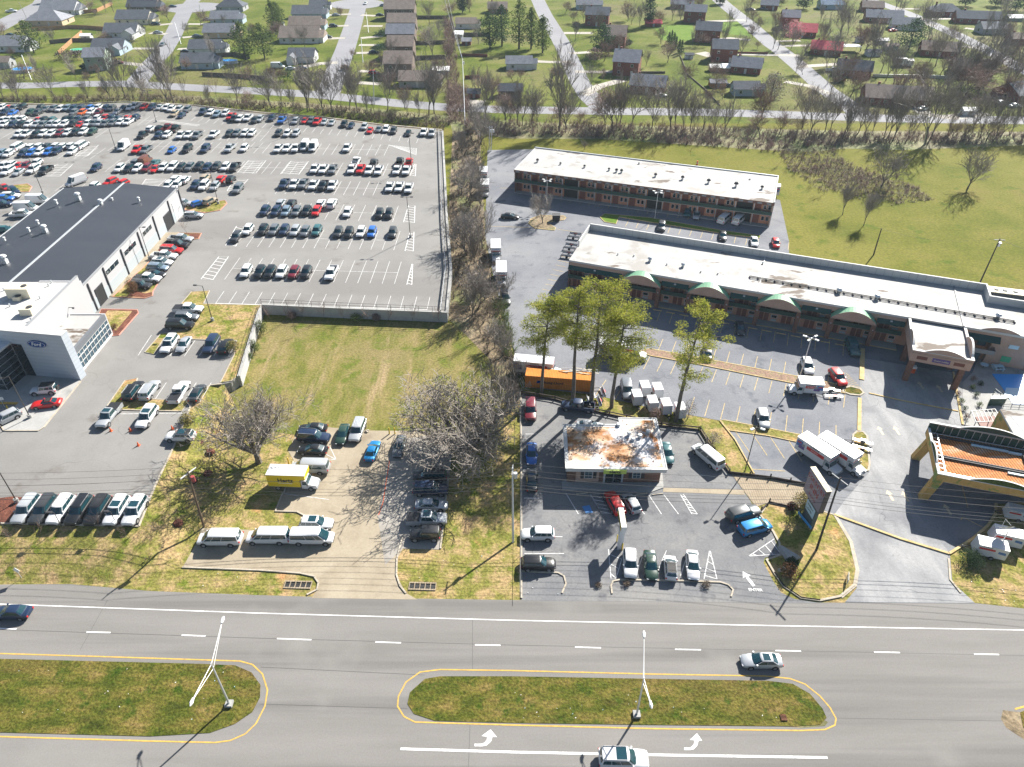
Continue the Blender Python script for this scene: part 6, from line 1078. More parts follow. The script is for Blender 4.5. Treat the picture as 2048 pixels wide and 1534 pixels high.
for a in [(123, 12, 62, 'white', 'grey', 'white-gabled grey-roofed house at the top left'), (97, 32, 66, 'beige', 'grey', 'beige house with hip roof at the top left', 0, None, 1, True), (22, 82, 62, 'white', 'grey', 'white house with pale blue wall at the left edge'), (2, 116, 34, 'grey', 'brown', 'grey house behind the round blue pool'),
    (288, 6, 52, 'brown', 'dark', 'dark-roofed tall house beside the cul-de-sac'), (270, 30, 58, 'cream', 'charcoal', 'cream house with broad charcoal roof'), (246, 56, 58, 'white', 'charcoal', 'white house with front gable by the sheds', 0, None, 1, False, True, 1), (221, 86, 56, 'blue', 'charcoal', 'pale blue house behind the green tall one', 0, None, 1, False, True, 1),
    (191, 104, 36, 'green', 'grey', 'tall green two-storey house casting a shadow', .12, 9, 2), (463, 6, 48, 'grey', 'dark', 'dark-roofed house at the top right of the cul-de-sac', 0, None, 1, True), (452, 30, 50, 'blue', 'grey', 'long blue-grey house with side gable'), (441, 56, 54, 'beige', 'grey', 'tan-gabled house beside the big evergreen'),
    (413, 88, 56, 'white', 'charcoal', 'white house with charcoal roof left of evergreens'), (398, 115, 58, 'blue', 'charcoal', 'blue-walled house behind the tall bare tree'), (637, 4, 30, 'white', 'charcoal', 'small white house at the very top'), (617, 20, 54, 'blue', 'charcoal', 'blue house with charcoal roof left of the straight street'),
    (612, 42, 56, 'blue', 'brown', 'blue house with brown roof left of the straight street'), (602, 65, 70, 'white', 'brown', 'long white house with brown roof left of the street'), (605, 104, 46, 'white', 'charcoal', 'white double-gabled corner house', 0, 9, 1, False, True, -1), (800, 10, 54, 'brown', 'brown', 'dark brown gabled house at the top of the brown row', 0, 12, 2),
    (804, 36, 50, 'brown', 'brown', 'second brown house of the row', 0, 11, 2, False, False), (802, 58, 50, 'brown', 'grey', 'third brown house of the row', 0, 11, 2, False, False), (802, 82, 46, 'brown', 'brown', 'fourth brown house of the row', 0, 11, 2, False, False), (798, 115, 50, 'brown', 'brown', 'two-storey brown house nearest the back road', 0, 12, 2, False, False),
    (836, 150, 66, 'grey', 'brown', 'low long-roofed house in the hedgerow corner', 0, 9), (932, 40, 36, 'white', 'brown', 'pale outbuilding below the crossing hedgerow'), (995, 10, 34, 'brick', 'brown', 'small red brick house at the top behind the pines', 0, 9), (1038, 118, 46, 'white', 'grey', 'white-walled grey-roofed house under the pines'),
    (1020, 172, 42, 'brown', 'dark', 'dark house inside the bare tree clump'), (1175, 3, 40, 'blue', 'grey', 'blue house at the very top'), (1196, 22, 42, 'brick', 'charcoal', 'red brick house with pale charcoal roof beside a lone tree', -.18, 10, 2), (1232, 62, 38, 'brick', 'brown', 'red brick house with brown roof next to the round magnolia', -.2, 12, 2),
    (1256, 112, 46, 'brick', 'grey', 'brick house below the magnolia with grey roof', -.25, 12, 2), (1298, 160, 62, 'brick', 'grey', 'brick house with white porch stairs by the back road', -.28, 10), (1365, 2, 40, 'brick', 'grey', 'brick house at the very top right of centre', -.2, 9), (1392, 16, 38, 'brick', 'grey', 'brick house with white garage doors above the bright lawn', -.25, 9, 2),
    (1418, 52, 44, 'brick', 'charcoal', 'brick house with two garage doors below the bright lawn', -.25, 10, 2), (1450, 88, 44, 'brick', 'charcoal', 'brick house with a row of white windows', -.15, 10, 2), (1495, 124, 52, 'brick', 'grey', 'long brick house with two carports', -.35, 10), (1492, 168, 46, 'blue', 'charcoal', 'grey-blue cottage beside the round tree'),
    (1582, 27, 30, 'brick', 'grey', 'brick house with white garages at the far street', -.2, 9, 2), (1607, 55, 46, 'brick', 'red', 'brick house with rosy roof behind the pink tree', -.3, 10), (1654, 90, 52, 'brick', 'red', 'long house with bright red metal roof', -.35, 9), (1710, 130, 58, 'brick', 'dark', 'brick house with dark roof beside a street lamp', -.35, 10),
    (1795, 184, 112, 'brick', 'brown', 'very long brown-roofed brick house', -.22, 11), (1768, 28, 62, 'brick', 'grey', 'brick house with pale patio cover', -.25, 10), (1810, 42, 44, 'white', 'grey', 'grey-roofed house left of the dark evergreen', -.25, 9), (1890, 16, 52, 'brick', 'charcoal', 'brick house with hip roof across the far street', -.1, 11, 1, True),
    (1955, 30, 74, 'brick', 'charcoal', 'long brick house with white side roof at the top right', -.2, 10), (1745, 8, 36, 'brick', 'brown', 'brick house at the very top right', -.2, 9), (1880, 92, 62, 'brick', 'brown', 'brown-roofed brick house under the tall bare trees', -.3, 10), (1945, 128, 66, 'brick', 'brown', 'dark brick house behind the bare tree stand', -.3, 10),
    (2030, 176, 48, 'brick', 'charcoal', 'brick house cut by the right edge', .5, 11), (1985, 50, 44, 'grey', 'grey', 'grey house near the right top corner'), (2040, 70, 36, 'brick', 'brown', 'brick house at the right edge below the corner'), (1540, 4, 30, 'brick', 'grey', 'brick house at the top by the diagonal street', -.3, 8),
    (1660, 3, 36, 'blue', 'teal' if 0 else 'blue', 'blue-roofed house at the very top'), (1330, 3, 0, 0, 0, '')][:-1]: house(*a)
for a in [(171, 66, 17, 'white', 'white', 'white garden shed inside the wooden fence'), (1307, 40, 28, 'brick', 'red', 'long dark red shed by the bright lawn', -.05, 6), (1379, 104, 14, 'white', 'dark', 'white shed by the dark cypresses'), (1434, 128, 24, 'fence_wood', 'white', 'brown open carport left of the long brick house'), (1462, 128, 30, 'brown', 'white', 'white-roofed carport beside the long brick house'), (1436, 158, 28, 'fence_wood', 'grey', 'brown open shed left of the blue cottage'),
    (948, 178, 22, 'brick', 'dark', 'dark red barn-shaped shed by the back road', 0, 5), (933, 76, 16, 'brick', 'grey', 'small red shed below the hedgerow', 0, 5), (918, 62, 14, 'white', 'white', 'small white shed by the hedgerow', 0, 5), (1722, 72, 14, 'white', 'dark', 'small white shed with dark roof by the path'), (1766, 75, 18, 'white', 'white', 'white shed with dark window band'), (1784, 86, 22, 'white', 'brown', 'white barn left of the dark evergreen'),
    (1748, 98, 24, 'white', 'dark', 'white shed with dark roof in the right gardens'), (1818, 116, 14, 'fence_wood', 'white', 'brown shed under the dark evergreen'), (2000, 210, 0, 0, 0, ''), (1940, 213, 22, 'white', 'white', 'pale shed by the bare trees at right'), (2030, 30, 26, 'green', 'white', 'green shed at the top right corner'), (740, 0, 0, 0, 0, ''), (882, 133, 28, 'grey', 'white', 'long pale-roofed shed left of the hedgerow'), (560, 42, 12, 'grey', 'charcoal', 'small grey shed beside the tall pines')]:
    if a[2]: house(*a, name='shed')
t = thing('camper', 'white camper trailer parked on the lawn', 'camper', G(1806, 132), -.3); b = MB(); b.box(-4, -1.4, .6, 1, 1.4, 3.2, 'truck_white'); b.box(1, -1.4, .6, 3.6, 1.4, 2.6, 'truck_white'); b.build('body', None, t); b = MB(); b.box(-3, -1.42, 1.6, -1, -1.4, 2.3, 'glass_dark'); b.build('window', None, t)
for (x, y, lb) in [(1690, 91, 'white patio slab roof behind the red metal roof'), ]:
    t = thing('patio_cover', lb, 'canopy', G(x, y, 2.4), -.1); b = MB(); b.box(-7, -3, 0, 7, 3, .12, 'truck_white'); b.build('roof', None, t); b = MB(); [b.tube((u, v, -2.4), (u, v, 0), .07, n=4, m='white_trim') for u in (-6.5, 6.5) for v in (-2.7, 2.7)]; b.build('post', None, t)
for i, (pts, m, h, lb) in enumerate([([(62, 62), (105, 60), (145, 57), (175, 58), (225, 62)], 'fence_wood', 1.8, 'tan board fence along the back of the first gardens'), ([(118, 110), (145, 85), (165, 68)], 'fence_wood', 1.8, 'orange slanting board fence by the oval pool'), ([(100, 88), (140, 84), (190, 84), (225, 78)], 'old_fence', 1.8, 'brown board fence behind the white shed'),
    ([(155, 28), (195, 24), (225, 10)], 'fence_wood', 1.8, 'golden board fence at the top left'), ([(427, 115), (470, 112), (500, 118)], 'old_fence', 1.8, 'dark fence by the rectangular pool'), ([(405, 152), (470, 155), (530, 160)], 'old_fence', 1.6, 'dark fence beneath the tall bare tree'), ([(825, 38), (890, 38)], 'old_fence', 1.8, 'first grey fence right of the brown row'), ([(825, 90), (890, 88)], 'old_fence', 1.8, 'second grey fence right of the brown row'), ([(825, 120), (890, 118)], 'old_fence', 1.8, 'third grey fence right of the brown row'),
    ([(905, 72), (950, 73), (980, 72)], 'old_fence', 1.8, 'grey fence under the crossing wires'), ([(920, 112), (975, 114)], 'brick', 1.2, 'red garden wall under the crossing wires'), ([(930, 158), (960, 157)], 'brick', 1.4, 'red garden wall beside the barn-shaped shed'), ([(1745, 154), (1860, 156), (1980, 162)], 'galvanised', 1.2, 'thin grey fence behind the very long house'), ([(1360, 112), (1375, 150), (1410, 180), (1440, 212)], 'old_fence', .5, 'dark low hedge fence running down to the back road'),
    ([(1475, 107), (1535, 108)], 'brick', .8, 'low brick wall beside the brick driveway'), ([(1230, 147), (1330, 147)], 'old_fence', .9, 'low dark wall before the brick drive')]):
    t = thing('garden_fence', lb, 'fence', (0, 0, 0)); b = MB(); b.kerb(gl(pts), .2, 0, h, m); b.build('fence_panel', None, t)
for (x, y, rx_, ry_, m, lb) in [(156, 104, 3.2, 2.6, 'bright_green', 'oval green pool beside the orange fence'), (47, 143, 4.6, 3.4, 'pool_blue', 'round blue above-ground pool at the left'), (457, 126, 4.4, 2.4, 'pool_blue', 'rectangular blue above-ground pool right of the houses')]:
    t = thing('garden_pool', lb, 'pool', G(x, y)); b = MB(); n = 16; P_ = [(rx_*math.cos(2*PI*i/n), ry_*math.sin(2*PI*i/n)) for i in range(n)]; b.prism(P_, 0, 1.2, 'white_trim'); b.build('pool_wall', None, t); b = MB(); b.prism([(u*.92, v*.92) for u, v in P_], 1.18, 1.21, m); b.build('water', None, t)
# ---------------------------------------------------------------- plants
def bare_tree_meshes(seed, H, spread=.5, th=.28, lv=(7, 5, 5, 4), r0=.03, rmin=.018, up=.35, mats=('bark', 'twig'), jit=.13, l1=(1.1, 1.6), lr=(.55, .8)):
    """unit: metres; returns (trunk mesh, branch mesh)"""
    rn = random.Random(seed); T = MB(); Bm = MB(); R0 = H*r0
    def grow(p, d, L, r, lev):
        n = 4 if lev < 2 else (3 if lev < 3 else 2); pts = [p]; rs = [r]; cur = d.copy()
        for i in range(n):
            cur = (cur+Vector((rn.gauss(0, jit), rn.gauss(0, jit), rn.gauss(0, jit*.6)+(.06 if lev else 0)))).normalized(); pts.append(pts[-1]+cur*L/n); rs.append(max(rmin, r*(1-(i+1)/n*(.45 if lev == 0 else .7))))
        tgt = T if lev == 0 else Bm
        for i in range(n): tgt.tube(pts[i], pts[i+1], rs[i], rs[i+1], 7 if lev == 0 else (5 if lev == 1 else 3), mats[0] if lev < 2 else mats[1], cap=False)
        if lev >= len(lv): return
        k = lv[lev]
        for j in range(k):
            t = (j+rn.random())/k; t = (.55+.45*t) if lev == 0 else (.2+.8*t); x = t*n; i = min(n-1, int(x)); q = pts[i].lerp(pts[i+1], x-i)
            ax = (pts[i+1]-pts[i]).normalized(); a = rn.uniform(0, 2*PI) if lev else 2*PI*j/k+rn.uniform(-.4, .4); o = ax.orthogonal().normalized(); o = Matrix.Rotation(a, 3, ax) @ o
            sp = spread*rn.uniform(.75, 1.25); dd = (ax*(1-sp*.35)+o*sp*1.15+Vector((0, 0, up*(.4 if lev else .8)))).normalized()
            grow(q, dd, L*(rn.uniform(*lr) if lev else rn.uniform(*l1)*(1-.25*abs(t-.75))), max(rmin, rs[i]*(.55 if lev == 0 else .55)), lev+1)
    L0 = H*th*1.5; grow(Vector((0, 0, -.2)), Vector((rn.gauss(0, .05), rn.gauss(0, .05), 1)), L0, R0, 0)
    zm = max((v[2] for v in Bm.v), default=1); k = H/zm
    for g in (T, Bm): g.v = [(x*k, y*k, z*k) for x, y, z in g.v]
    return T.mesh('trunk', None, True), Bm.mesh('branches', None, False)
def place(nm, label, cat, ms, loc, rz, sc, group, names=('trunk', 'branches')):
    t = thing(nm, label, cat, loc, rz, group); t.scale = (sc[0], sc[0], sc[1]) if isinstance(sc, tuple) else (sc,)*3
    for n_, me in zip(names, ms): ob(n_, me, t)
    return t
# two big trees over the rental lot
HT1 = bare_tree_meshes(3, 17, .80, .11, (13, 9, 6, 4), .040, .030, .34, ('bark', 'twig'), .05, (3.0, 3.9), (.38, .6)); HT2 = bare_tree_meshes(11, 14.5, .95, .09, (16, 10, 6, 4), .042, .030, .24, ('bark', 'twig'), .06, (3.4, 4.4), (.36, .58))
place('bare_tree', 'large leafless tree with upright limbs left of the yellow truck', 'tree', HT1, G(518, 925), .4, 1.0, None); place('bare_tree', 'very wide leafless tree overhanging the dark parked cars', 'tree', HT2, G(925, 905), 1.9, (1.12, .95), None)
NT = [bare_tree_meshes(20+i, 14, .45+.1*(i % 3), .18, (7, 6, 5, 3), .026, .045, .45, ('bark', 'twig'), .08, (1.8, 2.6), (.45, .7)) for i in range(4)]      # middle distance
FT = [bare_tree_meshes(40+i, 18, .32+.12*(i % 3), .26, (7, 6, 4, 3), .022, .06, .5, ('bark', 'twig'), .09, (1.5, 2.3), (.42, .68)) for i in range(4)]   # far
FR = [bare_tree_meshes(60+i, 15, .60+.1*i, .22, (7, 5, 5, 3), .022, .045, .3, ('dark_bark', 'red_twig')) for i in range(3)]   # round far crowns
SL = [bare_tree_meshes(80+i, 12, .22, .42, (5, 4, 3), .013, .045, .7, ('dark_bark', 'brown_twig')) for i in range(3)]          # slender saplings
ST = bare_tree_meshes(90, 3.2, .35, .35, (4, 3, 2), .012, .015, .6, ('bark', 'red_twig'))
CRO = bare_tree_meshes(95, 14, .30, .30, (8, 6, 5, 3), .02, .04, .8, ('bark', 'twig'))
def trees(lst, base, phrase, group, meshes, nm='bare_tree', zb=0.0, adj='leafless tree'):
    lst = sorted(lst, key=lambda a: a[:2]); n = len(lst)
    for i, a in enumerate(lst):
        x, y, h = a[:3]; ms = a[3] if len(a) > 3 else meshes[i % len(meshes)]; p = G(x, y, zb)
        hw = 'tall ' if h > base*1.15 else ('low ' if h < base*.85 else '')
        place(nm, '%s%s, %s from the left %s' % (hw, adj, ordn(i+1), phrase), 'tree', ms, p, random.uniform(0, 6.28), h*(1.18 if ms in FT else 1)/base, group)
trees([(38, 203, 13), (8, 200, 11), (112, 200, 13), (222, 205, 11), (180, 204, 8), (350, 210, 21), (475, 210, 14), (300, 204, 9), (268, 204, 8), (420, 214, 8), (543, 216, 14), (620, 222, 14), (648, 228, 15), (700, 222, 15), (716, 226, 17), (775, 222, 15), (868, 226, 13), (735, 228, 9), (590, 222, 9), (815, 230, 9), (840, 232, 8)], 18, 'in the line behind the car lot', 'leafless trees behind the car lot', FT)
trees([(1118, 262, 26), (1062, 250, 13), (1035, 250, 14), (1045, 250, 12), (1075, 255, 10), (1132, 262, 15), (1210, 258, 12), (1240, 254, 17), (1232, 258, 14), (1303, 258, 15), (1340, 262, 18), (1366, 262, 13), (1380, 262, 14), (1405, 262, 12), (1430, 266, 10), (1448, 268, 11), (1522, 240, 16, FR[0]), (1605, 255, 14), (1650, 263, 14), (1660, 262, 12), (1690, 275, 12), (1715, 268, 12), (1730, 272, 10), (1768, 275, 14), (1785, 283, 17), (1812, 283, 10), (1850, 288, 22), (1860, 278, 18), (1895, 270, 12), (1945, 266, 13), (1960, 276, 14), (1992, 275, 13), (2020, 270, 12), (2045, 278, 14)], 18, 'in the line behind the motel meadow', 'leafless trees behind the motel meadow', FT)
trees([(1335, 125, 12, FR[1]), (1252, 122, 9), (1258, 40, 13, FR[0]), (1280, 55, 13, FT[1]), (1145, 46, 9), (1130, 28, 9), (1208, 160, 6, FR[2]), (1372, 170, 12, FR[1]), (1396, 93, 8, FR[2]), (1445, 198, 7, FR[2]), (1412, 205, 7), (1500, 18, 8), (1507, 48, 10, FR[0]), (1515, 98, 5)], 18, 'among the middle gardens', 'leafless garden trees', FR)
trees([(1548, 60, 13), (1563, 10, 8), (1600, 68, 0.01), (1640, 44, 9), (1680, 76, 15), (1695, 70, 12), (1608, 112, 8), (1652, 135, 8), (1765, 62, 8), (1790, 25, 13), (1798, 33, 9), (1832, 40, 8), (1696, 162, 13), (1720, 175, 10), (1860, 122, 14), (1905, 150, 15), (1925, 165, 16), (1950, 165, 14), (1966, 176, 16), (2008, 185, 15), (2030, 160, 16), (1985, 150, 14), (1880, 150, 11), (1850, 170, 10), (1835, 180, 9), (2000, 40, 12), (2045, 140, 15), (1970, 70, 11), (1920, 185, 12), (1890, 190, 9), (1955, 190, 11), (2020, 195, 10)][:2]+[(1640, 44, 9), (1680, 76, 15), (1695, 70, 12), (1608, 112, 8), (1652, 135, 8), (1765, 62, 8), (1790, 25, 13), (1798, 33, 9), (1832, 40, 8), (1696, 162, 13), (1720, 175, 10), (1860, 122, 14), (1905, 150, 15), (1925, 165, 16), (1950, 165, 14), (1966, 176, 16), (2008, 185, 15), (2030, 160, 16), (1985, 150, 14), (1880, 150, 11), (1850, 170, 10), (1835, 180, 9), (2000, 40, 12), (2045, 140, 15), (1970, 70, 11), (1920, 185, 12), (1890, 190, 9), (1955, 190, 11), (2020, 195, 10)], 18, 'among the right-hand gardens', 'leafless trees in the right gardens', FR+FT)
trees([(860, 50, 12), (866, 118, 15), (890, 120, 10), (900, 40, 14), (880, 75, 8), (780, 190, 12, FR[0]), (965, 190, 12, FR[1]), (985, 205, 13, FR[0]), (945, 175, 8), (540, 160, 8), (505, 170, 10), (560, 165, 7), (183, 25, 9), (212, 24, 12), (228, 24, 12), (180, 165, 6), (200, 150, 6), (410, 36, 4), (377, 70, 6), (1010, 240, 11, FR[2]), (1020, 245, 12, FR[1]), (940, 25, 10), (1300, 50, 9)], 18, 'scattered in the left gardens', 'leafless trees in the left gardens', FR+FT)
q_ = random.Random(31)
def scat(n, x0, x1, yf, h0, h1): return [(x0+(x1-x0)*(i+q_.random())/n, yf(x0+(x1-x0)*(i+.5)/n)+q_.uniform(-9, 7), q_.uniform(h0, h1)) for i in range(n)]
trees(scat(24, -30, 900, lambda x: 203+max(0, x-250)*.042, 6, 19), 18, 'in the thin second line behind the car lot', 'second line of leafless trees behind the car lot', FT[:2]+SL+FR[:1]+FT[2:])
trees(scat(30, 930, 2070, lambda x: 256+max(0, x-1200)*.03, 5, 18), 18, 'in the thin second line behind the meadow', 'second line of leafless trees behind the meadow', SL[:1]+FT[:2]+SL[1:]+FR+FT[2:])
trees(scat(30, 1640, 2060, lambda x: q_.uniform(70, 205), 12, 18), 18, 'in the wooded right gardens', 'more leafless trees in the right gardens', FT+FR)
trees(scat(38, 1100, 1640, lambda x: q_.uniform(20, 200), 6, 12), 18, 'dotted over the middle lawns', 'more leafless trees over the middle lawns', FR+FT)
trees(scat(44, 0, 1060, lambda x: q_.uniform(20, 165), 5, 11), 18, 'dotted over the left lawns', 'more leafless trees over the left lawns', FR+FT)
# strip between the two lots
rs = random.Random(5); strip_ = []
for i in range(30):
    t = i/29; y = 262+t*450; x = 925+(20 if y < 420 else 0)+max(0, y-420)*.19+rs.uniform(-22, 26); strip_.append((x, y, rs.uniform(7.5, 12.5)))
def lab_strip(lst):
    for i, (x, y, h) in enumerate(sorted(lst, key=lambda a: a[1])):
        place('bare_tree', 'leafless tree, %s from the far end of the strip between the lots' % ordn(i+1), 'tree', (NT+SL)[i % 7] if h > 8 else NT[i % 4], G(x, y), rs.uniform(0, 6.3), h/14, 'leafless trees between the two lots')
lab_strip(strip_)
trees([(1085, 447, 8.5, NT[1]), (1074, 437, 8, NT[3])], 14, 'on the yellow kerbed island', None, NT)
trees([(1010, 590, 6, NT[2]), (1022, 800, 6.5, NT[0]), (1000, 835, 7.5, NT[2]), (990, 790, 8, NT[3]), (1028, 760, 6, NT[1])], 14, 'beside the timber barrier corner', 'leafless trees by the timber corner', NT)
trees([(1598, 490-55, .01)][:0]+[(1685, 430, 10, CRO), (1727, 452, 10.5, CRO), (1762, 375, 12.5, NT[2]), (1935, 378, 14, NT[1]), (1562, 325, 8, SL[0]), (1575, 330, 8, SL[1]), (1592, 338, 9, SL[2]), (1625, 362, 8, SL[0]), (1648, 388, 9, SL[1]), (1755, 360, 6, SL[2]), (1700, 385, 5, SL[1]), (1382, 313, 4, SL[0]), (1168, 300, 4, NT[0]), (1612, 345, 7, SL[1])], 14, 'on the wide meadow', 'leafless trees on the meadow', NT)
# young planted trees
for i, (x, y, h) in enumerate([(542, 640, 4.2), (572, 640, 4.5), (602, 641, 4.2), (650, 642, 4.6), (692, 643, 4.2), (737, 644, 4.0), (775, 646, 4.4), (823, 648, 4.6), (880, 650, 4.4), (598, 669, 3.2)]):
    place('young_tree', 'thin young leafless tree, %s from the left below the retaining wall' % ordn(i+1), 'tree', ST, G(x, y), i*1.3, h/3.2, 'young trees below the retaining wall')
for i, (x, y, h) in enumerate([(33, 1080, 4), (79, 1082, 4), (197, 1069, 4.2), (263, 1083, 3.6), (316, 1066, 3.6), (338, 1025, 3.6), (355, 1045, 3.0), (400, 886, 3.2), (420, 902, 3.0), (415, 945, 3.4), (385, 960, 2.6)]):
    p = G(x, y, .9); place('young_tree', 'tiny leafless tree in a mulch ring, %s from the left on the grassy bank' % ordn(i+1), 'tree', ST, p, i*1.7, h/3.2, 'tiny trees on the grassy bank')
    b = MB(); q = p+Vector((0, 0, .12)); b.tube((q.x, q.y, q.z-.35), (q.x, q.y, q.z+.08), .75, .5, 12, 'mulch'); t = ob('mulch_ring', b.mesh('mulch_ring', None)); tag(t, 'dark mulch ring, %s from the left on the grassy bank' % ordn(i+1), 'mulch ring', 'mulch rings')
for x, y in ((472, 653), (374, 466)): place('young_tree', 'small leafless tree on the %s' % ('grassy corner by the lamp' if x == 472 else 'mulch end near the garage'), 'tree', ST, G(x, y, ZL), 0, 1.3, None)
# foliage clumps
def clump(b, rn, c, rx, ry, rz, n, s, m, hollow=.55):
    for _ in range(n):
        while True:
            u = Vector((rn.uniform(-1, 1), rn.uniform(-1, 1), rn.uniform(-1, 1)))
            if hollow < u.length < 1: break
        p = Vector(c)+Vector((u.x*rx, u.y*ry, u.z*rz)); slim = .3 if m == 'pine_needle' else .5; a = Vector((rn.gauss(0, 1), rn.gauss(0, 1), rn.gauss(0, .6))).normalized()*s*rn.uniform(.6, 1.3); d = a.cross(Vector((rn.gauss(0, 1), rn.gauss(0, 1), rn.gauss(0, 1)))).normalized()*s*slim
        b.add([p-a*.5-d*.5, p+a*.5-d*.3, p+d*.7], [(0, 1, 2)], m)
def pine_meshes(seed, H, crown, r, n_l=36, m='pine_needle', leaf=.42, per=70, lean=0.0, bare=.5):
    rn = random.Random(seed); T = MB(); Bm = MB(); pts = [Vector((lean*(i/8)**2+rn.gauss(0, .06), rn.gauss(0, .06), H*i/8-.1)) for i in range(9)]
    for i in range(8): T.tube(pts[i], pts[i+1], H*.018*(1-i/9.5), H*.018*(1-(i+1)/9.5), 8, 'bark', cap=False)
    for j in range(n_l):
        t = bare+(1-bare)*(j+rn.random()*.6)/n_l; z = H*t; i = min(7, int(t*8)); q = pts[i].lerp(pts[i+1], t*8-i); a = rn.uniform(0, 2*PI); k = (t-bare)/(1-bare)
        L = r*(.55+.75*math.sin(PI*(k*.85+.12)))*rn.uniform(.55, 1.15); e = q+Vector((math.cos(a)*L, math.sin(a)*L, L*rn.uniform(.0, .45))); T.tube(q, e, .09, .03, 4, 'bark', cap=False)
        for u in (.45, .72, 1.0):
            if rn.random() < .85: c = q.lerp(e, u)+Vector((rn.gauss(0, .25), rn.gauss(0, .25), rn.gauss(0, .2))); clump(Bm, rn, c, 1.15*r/3.4, 1.15*r/3.4, .55*r/3.4, int(per*rn.uniform(.6, 1.2)), leaf, m, .25)
    clump(Bm, rn, pts[8], .9, .9, 1.0, per*2, leaf, m, .2)
    return T.mesh('trunk', None, True), Bm.mesh('crown')
PN = [(1083, 787, 19, 3.6, .52, 1.0, 'pine with bare lower trunk beside the container, leftmost'), (1145, 802, 22, 2.9, .50, .0, 'slim pine second from the left by the container'), (1182, 808, 23.5, 4.2, .42, .3, 'tallest dense pine in the middle of the group'), (1222, 815, 20, 3.8, .42, 1.0, 'leaning pine right of the tallest one'), (1352, 842, 22.5, 3.4, .40, 1.2, 'lone pine with a forked crown at the right')]
for i, (x, y, h, r, br, ln, lb) in enumerate(PN): place('pine_tree', lb, 'tree', pine_meshes(200+i, h, 0, r, 40 if r > 3.5 else 30, lean=ln, bare=br, leaf=.36, per=120), G(x, y), 0, 1.0, 'pines behind the rental office', ('trunk', 'crown'))
def bush_mesh(seed, rx, ry, rz, n, s, m, trunk=0.0, lobes=5):
    rn = random.Random(seed); b = MB()
    for k in range(lobes): a = 2*PI*k/lobes; f = .45 if lobes > 1 else 0; clump(b, rn, (math.cos(a)*rx*f, math.sin(a)*ry*f, trunk+rz*(.55+.2*rn.random())), rx*.62, ry*.62, rz*.5, n//(lobes+1), s, m, .5)
    clump(b, rn, (0, 0, trunk+rz*.9), rx*.55, ry*.55, rz*.55, n//(lobes+1), s, m, .4)
    return b.mesh('crown')
def evergreen(x, y, h, r, m, label, n=1500, s=.7, lobes=7, zb=0, cat='tree', nm='evergreen_tree', group=None, tr=.15, tall=False):
    p = G(x, y, zb); t = thing(nm, label, cat, p, 0, group); rn = random.Random(int(x*7+y)); b = MB(); b.tube((0, 0, -.1), (0, 0, h*.75), h*.025, h*.012, 6, 'dark_bark'); b.build('trunk', None, t)
    b = MB(); zc0 = h*tr
    for k in range(lobes*3):
        u = (k+.5)/(lobes*3); z = zc0+(h-zc0)*u; rr = r*(math.sin(PI*min(.98, u*.85+.12))**.7) if not tall else r*(1-u)**.6; a = k*2.4+rn.random()
        f = rn.uniform(.3, .75); clump(b, rn, (math.cos(a)*rr*f, math.sin(a)*rr*f, z), rr*.55+.2, rr*.55+.2, (h-zc0)*.12+.2, n//(lobes*3), s, m, .3)
    b.build('crown', None, t); return t
for a in [(68, 105, 13, 6.5, 'mid_green', 'broad green pine beside the white house at left'), (492, 120, 15, 6, 'mid_green', 'left of two big evergreens between the streets'), (530, 118, 14, 6.5, 'mid_green', 'right of two big evergreens between the streets'), (552, 70, 15, 5, 'mid_green', 'tall open pine above the two evergreens'), (560, 62, 13, 4, 'mid_green', 'second tall open pine above the two evergreens'),
          (980, 98, 15, 6.5, 'evergreen', 'dark broad evergreen left in the cluster below the crossing'), (1004, 92, 17, 5.5, 'evergreen', 'dark evergreen centre of the cluster below the crossing'), (1038, 98, 20, 5, 'mid_green', 'tall pine left of three by the street'), (1062, 98, 17, 4, 'mid_green', 'tall pine middle of three by the street'), (1085, 106, 15, 4.5, 'mid_green', 'tall pine right of three by the street'), (925, 26, 11, 4, 'evergreen', 'dark evergreen at the top of the hedgerow'),
          (1203, 108, 12, 6, 'evergreen', 'round dark magnolia beside the brick houses'), (1297, 52, 14, 4, 'evergreen', 'dark upright evergreen left of the bright lawn'), (1817, 100, 13, 8, 'evergreen', 'big dark round evergreen among the white sheds'), (1606, 18, 10, 6, 'evergreen', 'dark evergreen at the top by the far street'), (1930, 12, 10, 6, 'evergreen', 'dark evergreen at the top right'), (1990, 12, 9, 6, 'evergreen', 'second dark evergreen at the top right'), (2030, 22, 10, 7, 'evergreen', 'dark evergreen in the top right corner'),
          (100, 6, 6, 4, 'mid_green', 'small round green tree at the top left'), (1560, 2, 8, 6, 'mid_green', 'green tree at the very top'), (1440, 8, 8, 5, 'mid_green', 'green tree beside the diagonal street top')]: evergreen(*a, n=1300, s=.9, group='evergreens in the suburb')
for i, (x, y, h) in enumerate([(1337, 88, 5), (1342, 89, 6), (1347, 92, 5.5), (1351, 97, 5), (1357, 106, 5.5), (1362, 109, 6)]): evergreen(x, y, h, 1.3, 'evergreen', 'dark narrow cypress, %s from the left in the lawn row' % ordn(i+1), 350, .6, 4, group='row of narrow cypresses', tr=.03, tall=True)
evergreen(1585, 82, 9, 6, 'pink_bud', 'rosy budding tree before the brick houses', 900, .7); evergreen(1190, 122, 5, 4.5, 'red_twig', 'round brown bush left of the grey-roofed brick house', 900, .6)
evergreen(1540, 205, 10.5, 7, 'twig', 'dense round grey tree beside the back road', 1500, .5)
